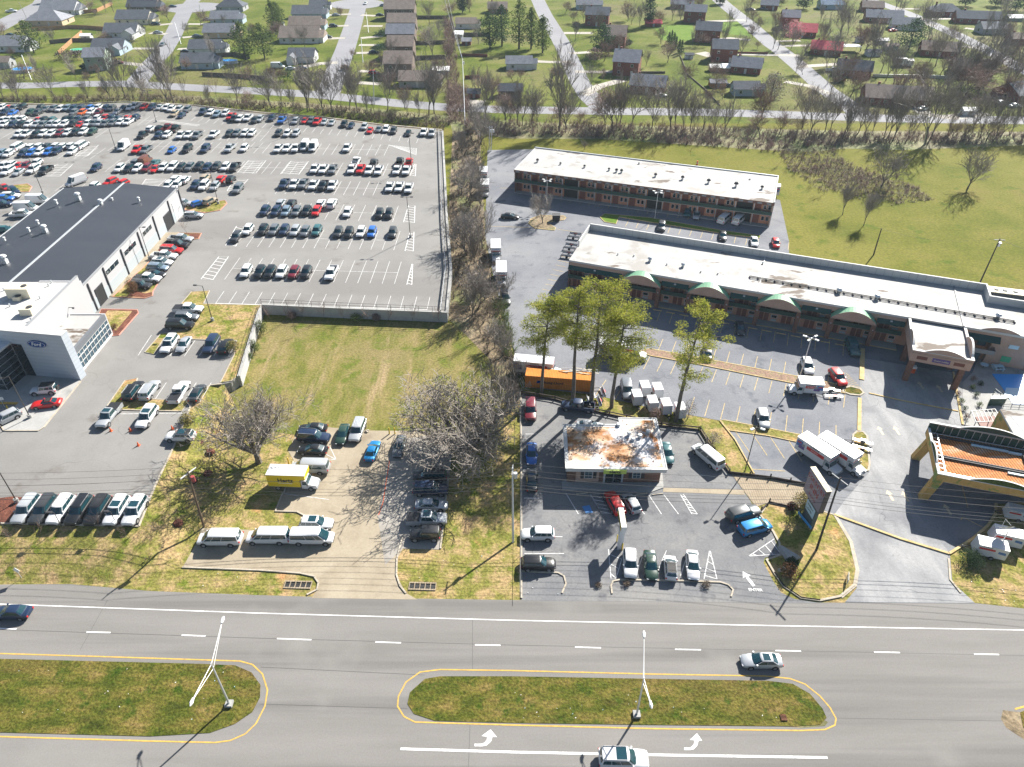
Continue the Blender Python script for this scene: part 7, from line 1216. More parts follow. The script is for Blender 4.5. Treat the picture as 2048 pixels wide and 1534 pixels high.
# shrubs near
def shrub(x, y, r, h, m, label, n=900, s=.22, zb=0.0, group=None):
    t = thing('shrub', label, 'shrub', G(x, y, zb), 0, group); ob('crown', bush_mesh(int(x+y), r, r, h, n, s, m), t); b = MB(); b.tube((0, 0, -.1), (0, 0, h*.6), .08, .04, 5, 'dark_bark'); b.build('stem', None, t); return t
shrub(1940, 1126, 1.75, 1.5, 'evergreen', 'round dark shrub in front of the white trailer', 2600, .16); shrub(1578, 1150, 1.35, 1.5, 'rust_leaf', 'rusty brown shrub on the grass island'); shrub(1583, 1130, .9, .9, 'evergreen', 'low green shrub behind the rusty shrub')
shrub(1603, 1022, 1.7, 2.8, 'bank_grass', 'big bleached shrub left of the tall inn sign', 2200, .2); shrub(1583, 1018, .8, .9, 'mulch', 'small red-brown shrub beside the bleached shrub')
shrub(377, 850, 1.3, 2.0, 'bank_grass', 'olive shrub at the terrace kerb', 1500, .2, 1.2); shrub(268, 588, 1.3, 3.0, 'rust_leaf', 'rust coloured shrub in the mulch corner by the wing', 1500, .2, ZL); shrub(468, 703, 1.3, 1.8, 'bank_grass', 'olive shrub at the end of the short row', 1400, .2, ZL)
shrub(523, 668, 1.4, 2.4, 'mid_green', 'upright green shrub at the retaining wall corner', 1300, .22); shrub(510, 705, 1.1, 2.2, 'mid_green', 'green shrub below the slanting wall', 1000, .22); shrub(500, 722, .9, 1.6, 'mid_green', 'small green shrub below the slanting wall', 700, .2)
shrub(714, 640, 1.6, 1.2, 'spring_leaf', 'low yellow-green shrub against the wall'); shrub(585, 637, 1.0, 1.2, 'red_twig', 'red-brown shrub against the wall'); shrub(753, 641, .9, 1.2, 'red_twig', 'second red-brown shrub against the wall')
shrub(1310, 838, 1.1, 1.8, 'red_twig', 'twiggy bush left of the lone pine', 800, .16); shrub(1375, 838, 1.4, 3.2, 'twig', 'upright twiggy bush right of the lone pine', 1100, .16); shrub(1425, 888, 1.4, 1.8, 'twig', 'twiggy bush beside the timber wall corner', 1000, .16)
shrub(230, 655, .7, .7, 'rust_leaf', 'small brown shrub on the triangular mulch bed', 400, .16, ZL+.1); shrub(1197, 1172, .5, .4, 'brown_twig', 'dry tuft behind the curved kerb stop', 260, .16)
shrub(1253, 1170, .55, .5, 'brown_twig', 'dry weed tuft under the white SUV kerb', 300, .16); shrub(1412, 1172, .7, .6, 'brown_twig', 'dry weed tuft under the white sedan kerb', 340, .16)
for i, (x, y) in enumerate([(1912, 770), (1915, 790), (1922, 805), (1928, 820), (1932, 836), (1944, 778), (1952, 792), (1946, 760), (1958, 812), (1960, 770)]): shrub(x, y, .6, .7, ['evergreen', 'red_twig', 'mid_green'][i % 3], 'small courtyard shrub, %s along the walkway behind the canopy' % ordn(i+1), 260, .16, .08, 'courtyard shrubs')
for i, (x, y, r, m) in enumerate([(130, 118, 4, 'brown_twig'), (155, 120, 4, 'brown_twig'), (232, 130, 3, 'brown_twig'), (170, 138, 2, 'evergreen'), (545, 160, 4, 'brown_twig'), (575, 160, 4, 'evergreen'), (610, 158, 4, 'brown_twig'), (640, 160, 4, 'brown_twig'), (1250, 90, 2, 'evergreen'), (1257, 88, 2, 'evergreen'), (1152, 52, 2, 'brown_twig'), (1672, 165, 2, 'rust_leaf'), (1681, 164, 2, 'rust_leaf'), (1780, 118, 5, 'evergreen'), (765, 75, 4, 'evergreen'), (760, 105, 4, 'evergreen'), (690, 140, 2, 'rust_leaf')]):
    shrub(x, y, r, r*.8, m, 'garden shrub, %s of the suburb shrubs from the left' % ordn(i+1), 500, .6, 0, 'garden shrubs')
# dense undergrowth: nobody could count these stems
def brush(name, quads, n, h, m, label, seed, leaf=.35, zb=0.0, stems=10):
    rn = random.Random(seed); b = MB()
    ar = []; Q = [gl(q, zb) for q in quads]
    for q in Q: ar.append(((q[1]-q[0]).cross(q[3]-q[0])).length+((q[1]-q[2]).cross(q[3]-q[2])).length)
    for _ in range(n):
        q = rn.choices(Q, ar)[0]; u, v = rn.random(), rn.random(); p = q[0].lerp(q[1], u).lerp(q[3].lerp(q[2], u), v); hh = h*rn.uniform(.4, 1.2)
        for _ in range(stems):
            e = p+Vector((rn.gauss(0, .4)*hh, rn.gauss(0, .4)*hh, hh*rn.uniform(.6, 1.1))); w_ = Vector((rn.gauss(0, 1), rn.gauss(0, 1), 0)).normalized()*.035*(1+h*.25); mid = p.lerp(e, .5)+Vector((rn.gauss(0, .12), rn.gauss(0, .12), .1))
            b.add([p-w_, p+w_, mid+w_*.8, mid-w_*.8, e], [(0, 1, 2, 3), (3, 2, 4)], m)
            for _ in range(3): c = mid.lerp(e, rn.random()); d = Vector((rn.gauss(0, 1), rn.gauss(0, 1), rn.gauss(.3, .7)))*leaf; b.add([c, c+d+w_*.6, c+d*.9-w_*.6], [(0, 1, 2)], m)
    o = b.build(name); return tag(o, label, 'undergrowth', None, 'stuff')
brush('undergrowth', [[(-40, 197), (300, 192), (300, 205), (-40, 206)], [(300, 192), (640, 212), (640, 232), (300, 205)], [(640, 212), (905, 238), (890, 262), (640, 232)]], 900, 1.9, 'brown_twig', 'brown leafless scrub behind the car lot', 1, .5)
brush('undergrowth', [[(930, 240), (1200, 248), (1200, 276), (930, 272)], [(1200, 248), (1536, 262), (1550, 305), (1200, 276)], [(1536, 262), (1700, 268), (1690, 292), (1540, 300)], [(1700, 268), (2070, 268), (2070, 290), (1700, 290)]], 1300, 2.1, 'red_twig', 'grey-brown scrub along the creek behind the meadow', 2, .55)
brush('undergrowth', [[(905, 265), (965, 265), (972, 460), (900, 450)], [(900, 450), (972, 460), (1008, 600), (905, 600)], [(905, 600), (1008, 600), (1030, 720), (960, 690)], [(965, 690), (1030, 715), (1044, 830), (1000, 830)]], 650, 1.4, 'brown_twig', 'brown scrub filling the strip between the lots', 3, .4)
SQ = [[(1555, 300), (1660, 296), (1720, 350), (1580, 345)], [(1575, 335), (1735, 338), (1800, 372), (1640, 385)], [(1630, 360), (1790, 350), (1850, 390), (1700, 400)], [(1700, 375), (1830, 372), (1870, 400), (1780, 412)], [(1600, 320), (1690, 318), (1760, 365), (1650, 365)]]
brush('undergrowth', SQ, 330, 1.1, 'red_twig', 'reddish scrub patch on the meadow', 4, .4)
brush('dry_weeds', SQ, 2600, .32, 'weed_straw', 'low straw-coloured weeds on the meadow', 14, .28, 0.0, 5)
brush('undergrowth', [[(888, 40), (905, 40), (925, 215), (895, 215)], [(895, 180), (940, 180), (945, 250), (895, 250)]], 500, 3.0, 'red_twig', 'leafless hedgerow running up between the gardens', 5, .6)
brush('undergrowth', [[(1820, 195), (2060, 185), (2060, 215), (1850, 205)], [(1560, 215), (1680, 215), (1680, 222), (1560, 222)]], 160, 2.5, 'red_twig', 'scrub under the right-hand trees', 6, .6)
brush('dry_weeds', [[(280, 1060), (330, 1055), (350, 1120), (240, 1120)], [(330, 950), (440, 900), (430, 1000), (320, 1040)], [(385, 800), (470, 800), (450, 900), (360, 900)]], 260, .5, 'dry_earth', 'dry weeds on the grassy bank', 7, .14, .8, 6)
brush('evergreen_scrub', [[(985, 600), (1010, 600), (1032, 715), (1005, 715)]], 100, 1.8, 'mid_green', 'green scrub beside the yellow kerb', 8, .35)
# ---------------------------------------------------------------- street furniture
def lot_lamp(x, y, H, label, z=ZL, arm=((-1, .0),), pole='bronze_pole', group='dark lamp posts of the car lot', base=True, head='dark_trim', r=.09):
    t = thing('street_lamp', label, 'lamp post', G(x, y, z), 0, group); b = MB(); b.tube((0, 0, 0), (0, 0, H), r, r*.7, 8, pole); b.build('pole', None, t)
    if base: b = MB(); b.tube((0, 0, -.1), (0, 0, .75), .33, .33, 12, 'grey_concrete'); b.build('base', None, t)
    for dx, dy in arm:
        d = Vector((dx, dy, 0)).normalized(); L = math.hypot(dx, dy); b = MB(); b.tube((0, 0, H-.1), d*L+Vector((0, 0, H)), .04, n=5, m=pole); b.build('arm', None, t)
        c = d*(L+.3)+Vector((0, 0, H)); k = Vector((-d.y, d.x, 0)); b = MB(); b.hexa([c-d*.35-k*.2+Vector((0, 0, -.08)), c+d*.35-k*.2+Vector((0, 0, -.08)), c+d*.35+k*.2+Vector((0, 0, -.08)), c-d*.35+k*.2+Vector((0, 0, -.08)), c-d*.3-k*.15+Vector((0, 0, .08)), c+d*.35-k*.15+Vector((0, 0, .08)), c+d*.35+k*.15+Vector((0, 0, .08)), c-d*.3+k*.15+Vector((0, 0, .08))], head); b.build('lamp_head', None, t)
    return t
two = ((-.8, 0), (.8, 0))
for x, y, H, lb, ar in [(821, 475, 10.3, 'dark double lamp post at the right hatched end', two), (823.7, 337, 10.3, 'dark lamp post beside the red pickup', two), (582, 271, 10.3, 'dark lamp post at the far row gap', two), (313, 244, 10.3, 'dark lamp post left of the far hatched triangle', two), (231.6, 298, 10.3, 'dark lamp post beside the white cargo van', two), (45, 237, 10.3, 'dark lamp post at the far left of the lot', two), (86, 386, 10.3, 'dark lamp post above the ribbed roof', two),
                        (437, 408, 9, 'dark lamp post on the grass island end', two), (299.7, 519, 8, 'dark lamp post beside the service wing wall', ((.8, 0),)), (366, 424, 7, 'dark lamp post at the far garage corner', ((.8, 0),)), (425.5, 642, 8, 'dark lamp post on the grassy corner', ((-1.2, .2),)), (61, 836, 8.6, 'dark lamp post on the white display apron', ((-.9, -.5),)), (35, 1005, 7.5, 'dark lamp post at the mulch corner', ((-.9, 0),))]:
    lot_lamp(x, y, H, lb, arm=ar)
for x, y, H, lb, ar in [(16, 1070, 3.6, 'low dark light at the left end of the bank', ((-.3, 0),)), (125, 1056, 3.2, 'low dark light before the seven SUVs', ((-.3, 0),)), (236, 1054, 3.2, 'low dark light at the right of the seven SUVs', ((-.3, 0),))]: lot_lamp(x, y, H, lb, z=1.6, arm=ar, group='low lights facing the highway', base=False, r=.06)
M4 = ((-.7, .4), (.7, .4), (-.5, -.5), (.5, -.5))
lot_lamp(1309.4, 438, 7.4, 'grey double lamp post on the curved grass strip', 0, M4, 'galvanised', 'grey lamp posts of the motel', False, 'sign_white'); lot_lamp(1093, 412, 7.2, 'grey lamp post before the far motel', 0, M4, 'galvanised', 'grey lamp posts of the motel', False, 'sign_white')
lot_lamp(1600, 752, 8.4, 'grey four-head lamp post over the small box truck', 0, M4, 'galvanised', 'grey lamp posts of the motel', False, 'sign_white', .12); lot_lamp(1489.7, 942, 9.0, 'bronze lamp post beside the timber wall end', 0, ((-.5, -.3), (.5, -.3)), 'bronze_pole', None, False, 'sign_white')
def highway_lamp(x, y, H, arms, label):
    t = thing('highway_lamp', label, 'street lamp', G(x, y, .05), 0, 'twin-armed highway lamps'); b = MB(); b.tube((0, 0, 0), (0, 0, H), .13, .08, 8, 'galvanised'); b.build('pole', None, t); b = MB(); b.box(-.4, -.4, -.1, .4, .4, .35, 'grey_concrete'); b.build('base', None, t)
    for e in arms:
        e = Vector(e); b = MB(); b.tube((0, 0, H-.15), e, .045, n=5, m='sign_white'); b.tube((0, 0, H-1.0), e-Vector((0, 0, .05)), .035, n=5, m='sign_white'); a = Vector((0, 0, H-.6)).lerp(e, .35); b.tube(a, Vector((0, 0, H-.15)).lerp(e, .35), .03, n=4, m='sign_white'); b.build('arm', None, t)
        d = (e-Vector((0, 0, H))); d.z = 0; d.normalize(); b = MB(); b.tube(e-d*.2, e+d*.35, .12, .2, 8, 'sign_white'); b.tube(e+d*.35, e+d*.65, .2, .06, 8, 'sign_white'); b.build('lamp_head', None, t)
def arm_to(x, y, z, bx, by): p = G(x, y, z)-G(bx, by, .05); p.z = z-.05; return p
highway_lamp(459, 1409, 8.3, (arm_to(444, 1243, 9.2, 459, 1409), arm_to(385, 1400, 9.2, 459, 1409)), 'white twin-armed lamp on the left median')
highway_lamp(1273, 1430, 7.6, (arm_to(1288, 1272, 8.4, 1273, 1430), arm_to(1301, 1405, 8.4, 1273, 1430)), 'grey twin-armed lamp on the right median')
# utility poles and wires
def upole(bx, by, tx, ty, H, label, cross=2.4, ang=.3, m='wood', tf=True, zb=0.0, kit=0):
    p = G(bx, by, zb); q = G(tx, ty, zb+H)-p; t = thing('utility_pole', label, 'utility pole', p, 0, 'wooden utility poles'); b = MB(); b.tube((0, 0, -.2), q, .17, .11, 9, m); b.build('pole', None, t); T = []
    if cross:
        d = Vector((math.cos(ang), math.sin(ang), 0)); c = q-Vector((0, 0, .4)); b = MB(); k = Vector((-d.y, d.x, 0))*.06
        b.hexa([c-d*cross/2-k, c+d*cross/2-k, c+d*cross/2+k, c-d*cross/2+k]+[v+Vector((0, 0, .13)) for v in (c-d*cross/2-k, c+d*cross/2-k, c+d*cross/2+k, c-d*cross/2+k)], 'grey_trim' if m != 'wood' else 'sign_white'); b.build('crossarm', None, t); T = [p+c+d*cross*f+Vector((0, 0, .2)) for f in (-.45, .0, .45)]
    if tf: b = MB(); c = q+Vector((.4, 0, -1.8)); b.tube(c, c+Vector((0, 0, .9)), .27, n=10, m='letter_red' if kit else 'galvanised'); b.build('transformer', None, t)
    return p+q, T
uA, TA = upole(408, 1054, 375, 943, 10.6, 'leaning wooden utility pole above the white vans', 2.6, 1.05, kit=1)
uB, TB = upole(1026, 1085, 1025, 936, 10.6, 'pale utility pole between the two rental lots', 2.0, 1.5, 'galvanised')
uC, TC = upole(1632, 1102, 1681, 955, 11.5, 'dark leaning utility pole beside the tall inn sign', 2.6, -1.05, 'timber', False)
uD, TD = upole(1955.4, 575, 2000.4, 477, 12, 'dark utility pole with transformers behind the motel', 2.2, -.1, 'timber'); uE, TE = upole(1747, 510, 1763, 457, 7, 'short dark utility pole on the meadow edge', 0, 0, 'timber', False)
upole(978, 303, 979, 253, 10, 'left of the paired grey poles with transformers', 1.6, .2, 'galvanised'); upole(982, 302, 984, 253, 10, 'right of the paired grey poles with transformers', 0, 0, 'galvanised'); upole(930, 250, 925, 118, 16, 'tall pale pole in the hedgerow', 1.6, .0, 'galvanised')
for x, y, tx, ty, H, lb in [(1196, 225, 1198, 187, 8, 'left of the paired poles by the back road'), (1200, 226, 1200, 186, 8, 'right of the paired poles by the back road'), (1465, 232, 1470, 184, 10, 'thin pole behind the blue cottage'), (1848, 290, 1857, 235, 12, 'tall pole in the meadow tree line'), (1325, 80, 1328, 50, 7, 'pole on the bright lawn edge'), (53, 35, 38, 5, 9, 'lamp pole on the far left street'), (63, 160, 43, 110, 8, 'lamp pole by the round blue pool'), (403, 35, 398, 8, 7, 'lamp pole at the cul-de-sac'), (362, 88, 349, 45, 8, 'lamp pole on the cul-de-sac road'), (737, 65, 732, 25, 8, 'first pole on the straight street'), (726, 125, 722, 76, 8, 'second pole on the straight street'), (748, 208, 746, 140, 11, 'pole behind the far kerb row'), (1655, 168, 1658, 148, 5, 'lamp pole by the brick house drive')]:
    upole(x, y, tx, ty, H, lb, 0, 0, 'galvanised', False)
NW = [0]
def wire(pts, sag, label, r=.022, m='black'):
    b = MB()
    for a, c in zip(pts, pts[1:]):
        n = 14; pr = None
        for i in range(n+1):
            u = i/n; p = a.lerp(c, u)-Vector((0, 0, sag*4*u*(1-u)))
            if pr is not None: b.tube(pr, p, r, n=3, m=m, cap=False)
            pr = p
    o = b.build('power_line'); return tag(o, label, 'power line', 'overhead wires along the highway')
def along(off, zz): # follow the three poles and leave the frame on both sides
    a, c, e = [Vector((u.x, u.y, 0)) for u in (uA, uB, uC)]; L = a+(a-c)*1.1; Rr = e+(e-c)*1.1+Vector((0, -2, 0)); o = Vector((0, off, zz)); return [L+o, a+o, c+o, e+o, Rr+o]
for i, (off, zz, sg, lb) in enumerate([(1.1, 10.5, .9, 'topmost overhead wire'), (.0, 10.45, 1.0, 'second overhead wire'), (-1.1, 10.4, 1.0, 'third overhead wire'), (.3, 9.2, 1.2, 'fourth overhead wire'), (.0, 8.0, 1.1, 'fifth overhead wire'), (.1, 7.4, 1.2, 'sixth, thick overhead cable'), (.0, 6.8, 1.2, 'lowest thick overhead cable')]): wire(along(off, zz), sg, lb+' of the bundle crossing the front lots', .032 if i > 4 else .02)
wire([TD[1], G(2300, 560, 10)], 1, 'wire leaving the transformer pole to the right'); wire([uE, TD[0]], 1.5, 'slack wire between the two meadow poles', .015)
pB = G(930, 250, 0); wire([G(925, 118, 16), G(897, 0, 14)], 1, 'pale wire running up the hedgerow', .05, 'galvanised'); wire([G(925, 118, 15), G(890, 0, 13)], 1, 'second pale wire running up the hedgerow', .05, 'galvanised')
# tall inn sign
sp = thing('inn_sign', 'tall tapered roadside sign reading COUNTRY INN with message board', 'sign', (0, 0, 0))
c0 = Vector((42.6, 70.2, 0)); dS = Vector((-.12, 1, 0)).normalized(); nS = Vector((-dS.y, dS.x, 0))   # dS runs away from the road, faces look left/right
def SP(u, n, z): p = c0+dS*u+nS*n; return Vector((p.x, p.y, z))
b = MB(); b.hexa([SP(-1.9, -.35, 3.9), SP(2.9, -.35, 3.9), SP(2.9, .35, 3.9), SP(-1.9, .35, 3.9), SP(-1.9, -.35, 8.2), SP(2.9, -.35, 8.2), SP(2.9, .35, 8.2), SP(-1.9, .35, 8.2)], 'sign_brown'); b.build('sign_box', None, sp)
b = MB(); b.hexa([SP(-1.95, -.4, 8.2), SP(2.95, -.4, 8.2), SP(2.95, .4, 8.2), SP(-1.95, .4, 8.2), SP(-1.95, -.4, 8.3), SP(2.95, -.4, 8.3), SP(2.95, .4, 8.3), SP(-1.95, .4, 8.3)], 'cream'); b.box(c0.x-.03, c0.y-1.5, 8.3, c0.x+.03, c0.y+2.4, 8.33, 'grey_trim'); b.build('cap', None, sp)
b = MB(); b.hexa([SP(-1.2, -.3, 0), SP(1.4, -.3, 0), SP(1.4, .3, 0), SP(-1.2, .3, 0), SP(-1.2, -.3, 3.9), SP(1.4, -.3, 3.9), SP(1.4, .3, 3.9), SP(-1.2, .3, 3.9)], 'pedestal_blue'); b.build('pedestal', None, sp)
for s in (1, -1):
    b = MB(); f = [SP(-1.8, s*.37, 4.0), SP(2.8, s*.37, 4.0), SP(2.8, s*.37, 8.1), SP(-1.8, s*.37, 8.1)]; b.add(f if s < 0 else f[::-1], [(0, 1, 2, 3)], 'sign_mauve'); fc = b.build('sign_face', None, sp); xa = dS*(-s)
    if s > 0: xa = -dS
    else: xa = dS
    text('COUNTRY', 1.0, 'letter_red', fc, frame(SP(.5, s*.385, 7.2), xa, (0, 0, 1)), bold=.015, sx=.98); text('INN', 1.35, 'letter_red', fc, frame(SP(.5, s*.385, 5.9), xa, (0, 0, 1)), bold=.02); text('& SUITES', .5, 'letter_red', fc, frame(SP(.5, s*.385, 4.7), xa, (0, 0, 1)))
    b = MB(); f = [SP(-1.1, s*.32, 1.9), SP(1.3, s*.32, 1.9), SP(1.3, s*.32, 3.6), SP(-1.1, s*.32, 3.6)]; b.add(f if s < 0 else f[::-1], [(0, 1, 2, 3)], 'tarp'); mb_ = b.build('message_board', None, sp); text('WEEKLY', .42, 'black', mb_, frame(SP(.1, s*.33, 3.1), xa, (0, 0, 1))); text('RATES', .42, 'black', mb_, frame(SP(.1, s*.33, 2.45), xa, (0, 0, 1)))
# rental company pylon in the asphalt lot
py = thing('pylon_sign', 'white and grey L-shaped pylon sign between yellow bollards', 'sign', (15.0, 65.6, 0)); b = MB(); b.box(-.4, -.35, 0, .35, .35, 4.6, 'truck_white'); b.build('mast', None, py); b = MB(); b.box(-.38, -.9, 4.2, .34, 2.7, 5.2, 'hertz_green' if 0 else 'truck_white'); b.build('sign_box', None, py)
b = MB(); b.box(-.40, -.85, 4.25, -.385, 2.65, 5.15, 'hertz_yellow'); b.box(.345, -.85, 4.25, .36, 2.65, 5.15, 'hertz_yellow'); f = b.build('sign_face', None, py); text('Hertz', .8, 'black', f, frame((.365, .9, 4.7), (0, 1, 0), (0, 0, 1)), bold=.015); text('Hertz', .8, 'black', f, frame((-.41, .9, 4.7), (0, -1, 0), (0, 0, 1)), bold=.015)
b = MB(); [b.box(-.36, y, 5.2, .32, y+.03, 5.22, 'grey_trim') for y in (.5, 1.3, 2.0)]; b.build('seam', None, py)
def bollard(x, y, label, z=0, h=1.1): t = ob('bollard', None); b = MB(); b.tube((0, 0, 0), (0, 0, h), .11, n=10, m='safety_yellow'); b.tube((0, 0, h), (0, 0, h+.06), .11, .05, 10, 'safety_yellow'); bpy.data.objects.remove(t); o = b.build('bollard', None, None, True); o.location = G(x, y, z); return tag(o, label, 'bollard', 'yellow bollards')
for x, y, lb in [(1234, 1083, 'yellow bollard left of the white pylon'), (1244, 1100, 'yellow bollard in front of the white pylon'), (779, 868, 'left yellow bollard behind the concrete lot'), (790, 868, 'right yellow bollard behind the concrete lot'), (578, 928, 'yellow marker post beside the yellow truck')]: bollard(x, y, lb, h=1.3)
for x, y, lb in [(209, 597, 'yellow bollard right of the open service door'), (191, 616, 'yellow bollard left of the open service door'), (330, 463, 'yellow bollard at the small garage door'), (342, 452, 'second yellow bollard at the small garage door'), (366, 424, 'yellow bollard at the far garage corner'), (349, 442, 'yellow bollard left of the white garage door'), (18, 822, 'yellow post on the display apron')]: bollard(x, y, lb, ZL)
for x, y, lb in [(222, 862, 'orange cone beside the silver pickup truck'), (261, 862, 'orange cone left of the long white SUV'), (277, 891, 'orange cone lying alone below the others'), (345, 858, 'orange cone behind the white SUV with black roof')]:
    b = MB(); b.tube((0, 0, .03), (0, 0, .75), .2, .04, 12, 'cone_orange'); b.box(-.25, -.25, 0, .25, .25, .05, 'cone_orange'); b.tube((0, 0, .35), (0, 0, .5), .125, .095, 12, 'sign_white'); o = b.build('traffic_cone'); o.location = G(x, y, ZL); tag(o, lb, 'traffic cone', 'orange cones')
b = MB(); b.tube((0, 0, .03), (0, 0, 1.3), .3, .2, 12, 'cone_orange'); b.tube((0, 0, .5), (0, 0, .8), .29, .25, 12, 'sign_white'); o = b.build('traffic_barrel'); o.location = G(1394, 330); tag(o, 'orange and white barrel behind the far motel', 'traffic barrel')
# container
ct = thing('shipping_container', 'long orange shipping container lettered Hapag-Lloyd', 'container', G(1119, 772), -.13); b = MB(); b.box(-6.1, -1.22, .1, 6.1, 1.22, 2.65, 'container_orange'); b.build('box', None, ct)
b = MB(); [b.box(x, -1.26, .1, x+.12, 1.26, 2.7, 'cone_orange' if 0 else 'container_orange') for x in (-6.12, 6.0)]; b.box(-6.1, -1.25, 2.6, 6.1, 1.25, 2.68, 'container_orange'); b.build('frame', None, ct)
text('Hapag-Lloyd', .75, 'black', ct, frame((-1.2, -1.27, 1.5), (1, 0, 0), (0, 0, 1)), bold=.02, ext=0); b = MB(); b.hexa([Vector(p) for p in ((-4.1, -1.26, 1.2), (-3.5, -1.26, 1.2), (-3.5, -1.24, 1.2), (-4.1, -1.24, 1.2), (-3.9, -1.26, 1.8), (-3.3, -1.26, 1.8), (-3.3, -1.24, 1.8), (-3.9, -1.24, 1.8))], 'oval_blue'); b.build('logo', None, ct)
rl_ = thing('scrap_pile', 'boards and scrap lying on the container roof', 'scrap', G(1160, 742, 2.7), -.13); b = MB(); r9 = random.Random(9)
for _ in range(16): x, y = r9.uniform(-3, 3), r9.uniform(-.9, .9); T = Matrix.Translation((x, y, .04+.02*r9.random())) @ Matrix.Rotation(r9.uniform(-.3, .3), 4, 'Z'); b.box(-.9, -.05, 0, .9, .05, .04, r9.choice(['wood', 'grey_trim', 'cream']), T)
b.build('board', None, rl_)
# timber barrier rails
def barrier(pts, label, hh=(.35, .85), th=.16):
    t = thing('timber_barrier', label, 'barrier', (0, 0, 0)); g = gl(pts)
    for i in range(len(g)-1):
        a, c = g[i], g[i+1]; n = max(1, int((c-a).length/2.4))
        for k in range(n+1): p = a.lerp(c, k/n); b = MB(); b.box(p.x-.08, p.y-.08, 0, p.x+.08, p.y+.08, .95, 'timber'); b.build('post', None, t) if len(pts) > 1 else None
    b = MB(); b.kerb(g, th, 0, hh[0], 'timber'); b.kerb(g, .1, hh[1]-.2, hh[1], 'timber'); b.build('rail', None, t)
barrier([(1043, 789), (1110, 800), (1185, 823), (1322, 853), (1397, 861)], 'long dark timber rail below the pines'); barrier([(1400, 861), (1428, 905), (1458, 946)], 'dark timber rail beside the slanted white van'); barrier([(1458, 947), (1540, 957), (1620, 972)], 'low dark timber edge above the tan paving', (.3, .5))
barrier([(1622, 1012), (1602, 1020), (1538, 1006), (1522, 1022)], 'low dark timber edge below the tan paving', (.3, .4), .25)
b = MB(); g = gl([(1040, 795), (1041, 1000), (1040, 1195)]); fw = thing('wire_fence', 'thin rusty fence between the two rental lots', 'fence', (0, 0, 0)); fence_run(b, g, 0, 1.2, 3.0, .035, 'grey_trim', (1.0,)); b.build('railing', None, fw)
# wheel stops
def stop(x, y, rz, label, m='kerb_concrete', z=.03, L=1.8): b = MB(); b.hexa([(-L/2, -.1, 0), (L/2, -.1, 0), (L/2, .1, 0), (-L/2, .1, 0), (-L/2+.05, -.06, .14), (L/2-.05, -.06, .14), (L/2-.05, .06, .14), (-L/2+.05, .06, .14)], m); o = b.build('wheel_stop'); o.location = G(x, y, z); o.rotation_euler.z = rz; return tag(o, label, 'wheel stop', 'concrete wheel stops' if m == 'kerb_concrete' else 'yellow wheel stops')
for x, y, lb in [(1164, 987, 'left of the office door'), (1283, 988, 'right of the silver hatchback'), (1315, 989, 'at the sunlit right stall')]: stop(x, y, .15, 'grey wheel stop '+lb)
q0, q1 = G(1315, 621, .03), G(1680, 690, .03)
for i in range(14): p = q0.lerp(q1, i/13); b = MB(); b.box(-.9, -.09, 0, .9, .09, .13, 'yellow_kerb'); o = b.build('wheel_stop'); o.location = p; o.rotation_euler.z = -.35; tag(o, 'yellow wheel stop, %s from the left under the arched motel' % ordn(i+1), 'wheel stop', 'yellow wheel stops')
# storm drains
for x, y, lb in [(596, 1170, 'brick framed storm drain left of the concrete drive'), (845, 1173, 'brick framed storm drain right of the concrete drive')]:
    t = thing('storm_drain', lb, 'storm drain', G(x, y, .0), -.03, 'storm drains'); b = MB()
    for y0, y1 in ((-.62, -.42), (.42, .62)): b.box(-1.8, y0, .01, 1.8, y1, .12, 'paver')
    for i in range(6): b.box(-1.8+i*.7, -.42, .01, -1.7+i*.7, .42, .11, 'paver')
    b.build('frame', None, t); b = MB(); b.box(-1.75, -.42, .005, 1.75, .42, .02, 'black'); b.build('opening', None, t)
b = MB(); b.box(-.35, -.35, .0, .35, .35, .12, 'rust_leaf'); [b.box(-.3, -.3+i*.15, .12, .3, -.24+i*.15, .14, 'mulch') for i in range(5)]; o = b.build('drain_grate'); o.location = G(1567, 1436, .05); tag(o, 'small rusty drain grate in the right median', 'drain')
# small signs
def board(x, y, w_, h_, zb, rz, col, label, txt=None, z=0.0, tilt=0): 
    t = thing('road_sign', label, 'sign', G(x, y, z), rz); b = MB(); [b.tube((u, 0, 0), (u, 0, zb+h_*.5), .04, n=5, m='galvanised') for u in ((0,) if w_ < 1 else (-w_*.35, w_*.35))]; b.build('post', None, t); b = MB(); T = Matrix.Translation((0, -.05, zb+h_/2)) @ Matrix.Rotation(tilt, 4, 'Y'); b.box(-w_/2, -.02, -h_/2, w_/2, .02, h_/2, col, T); f = b.build('sign_board', None, t)
    if txt: text(txt, h_*.35, 'black' if col != 'truck_blue' else 'sign_white', f, frame((0, -.085, zb+h_/2), (1, 0, 0), (0, 0, 1)))
    return t
board(44, 1157, .75, .75, 1.4, -.2, 'sign_white', 'white diamond sign at the left roadside', None, 0, PI/4); board(1692, 1163, 1.5, .8, .4, 1.2, 'sign_white', 'low white real estate board on the grass island'); board(1607, 1045, 3.2, .5, .25, 1.85, 'blue_sky_panel', 'long blue banner leaning at the inn sign')
board(10, 815, .9, .6, 1.6, .3, 'sign_white', 'white directional sign on the display apron', None, ZL)
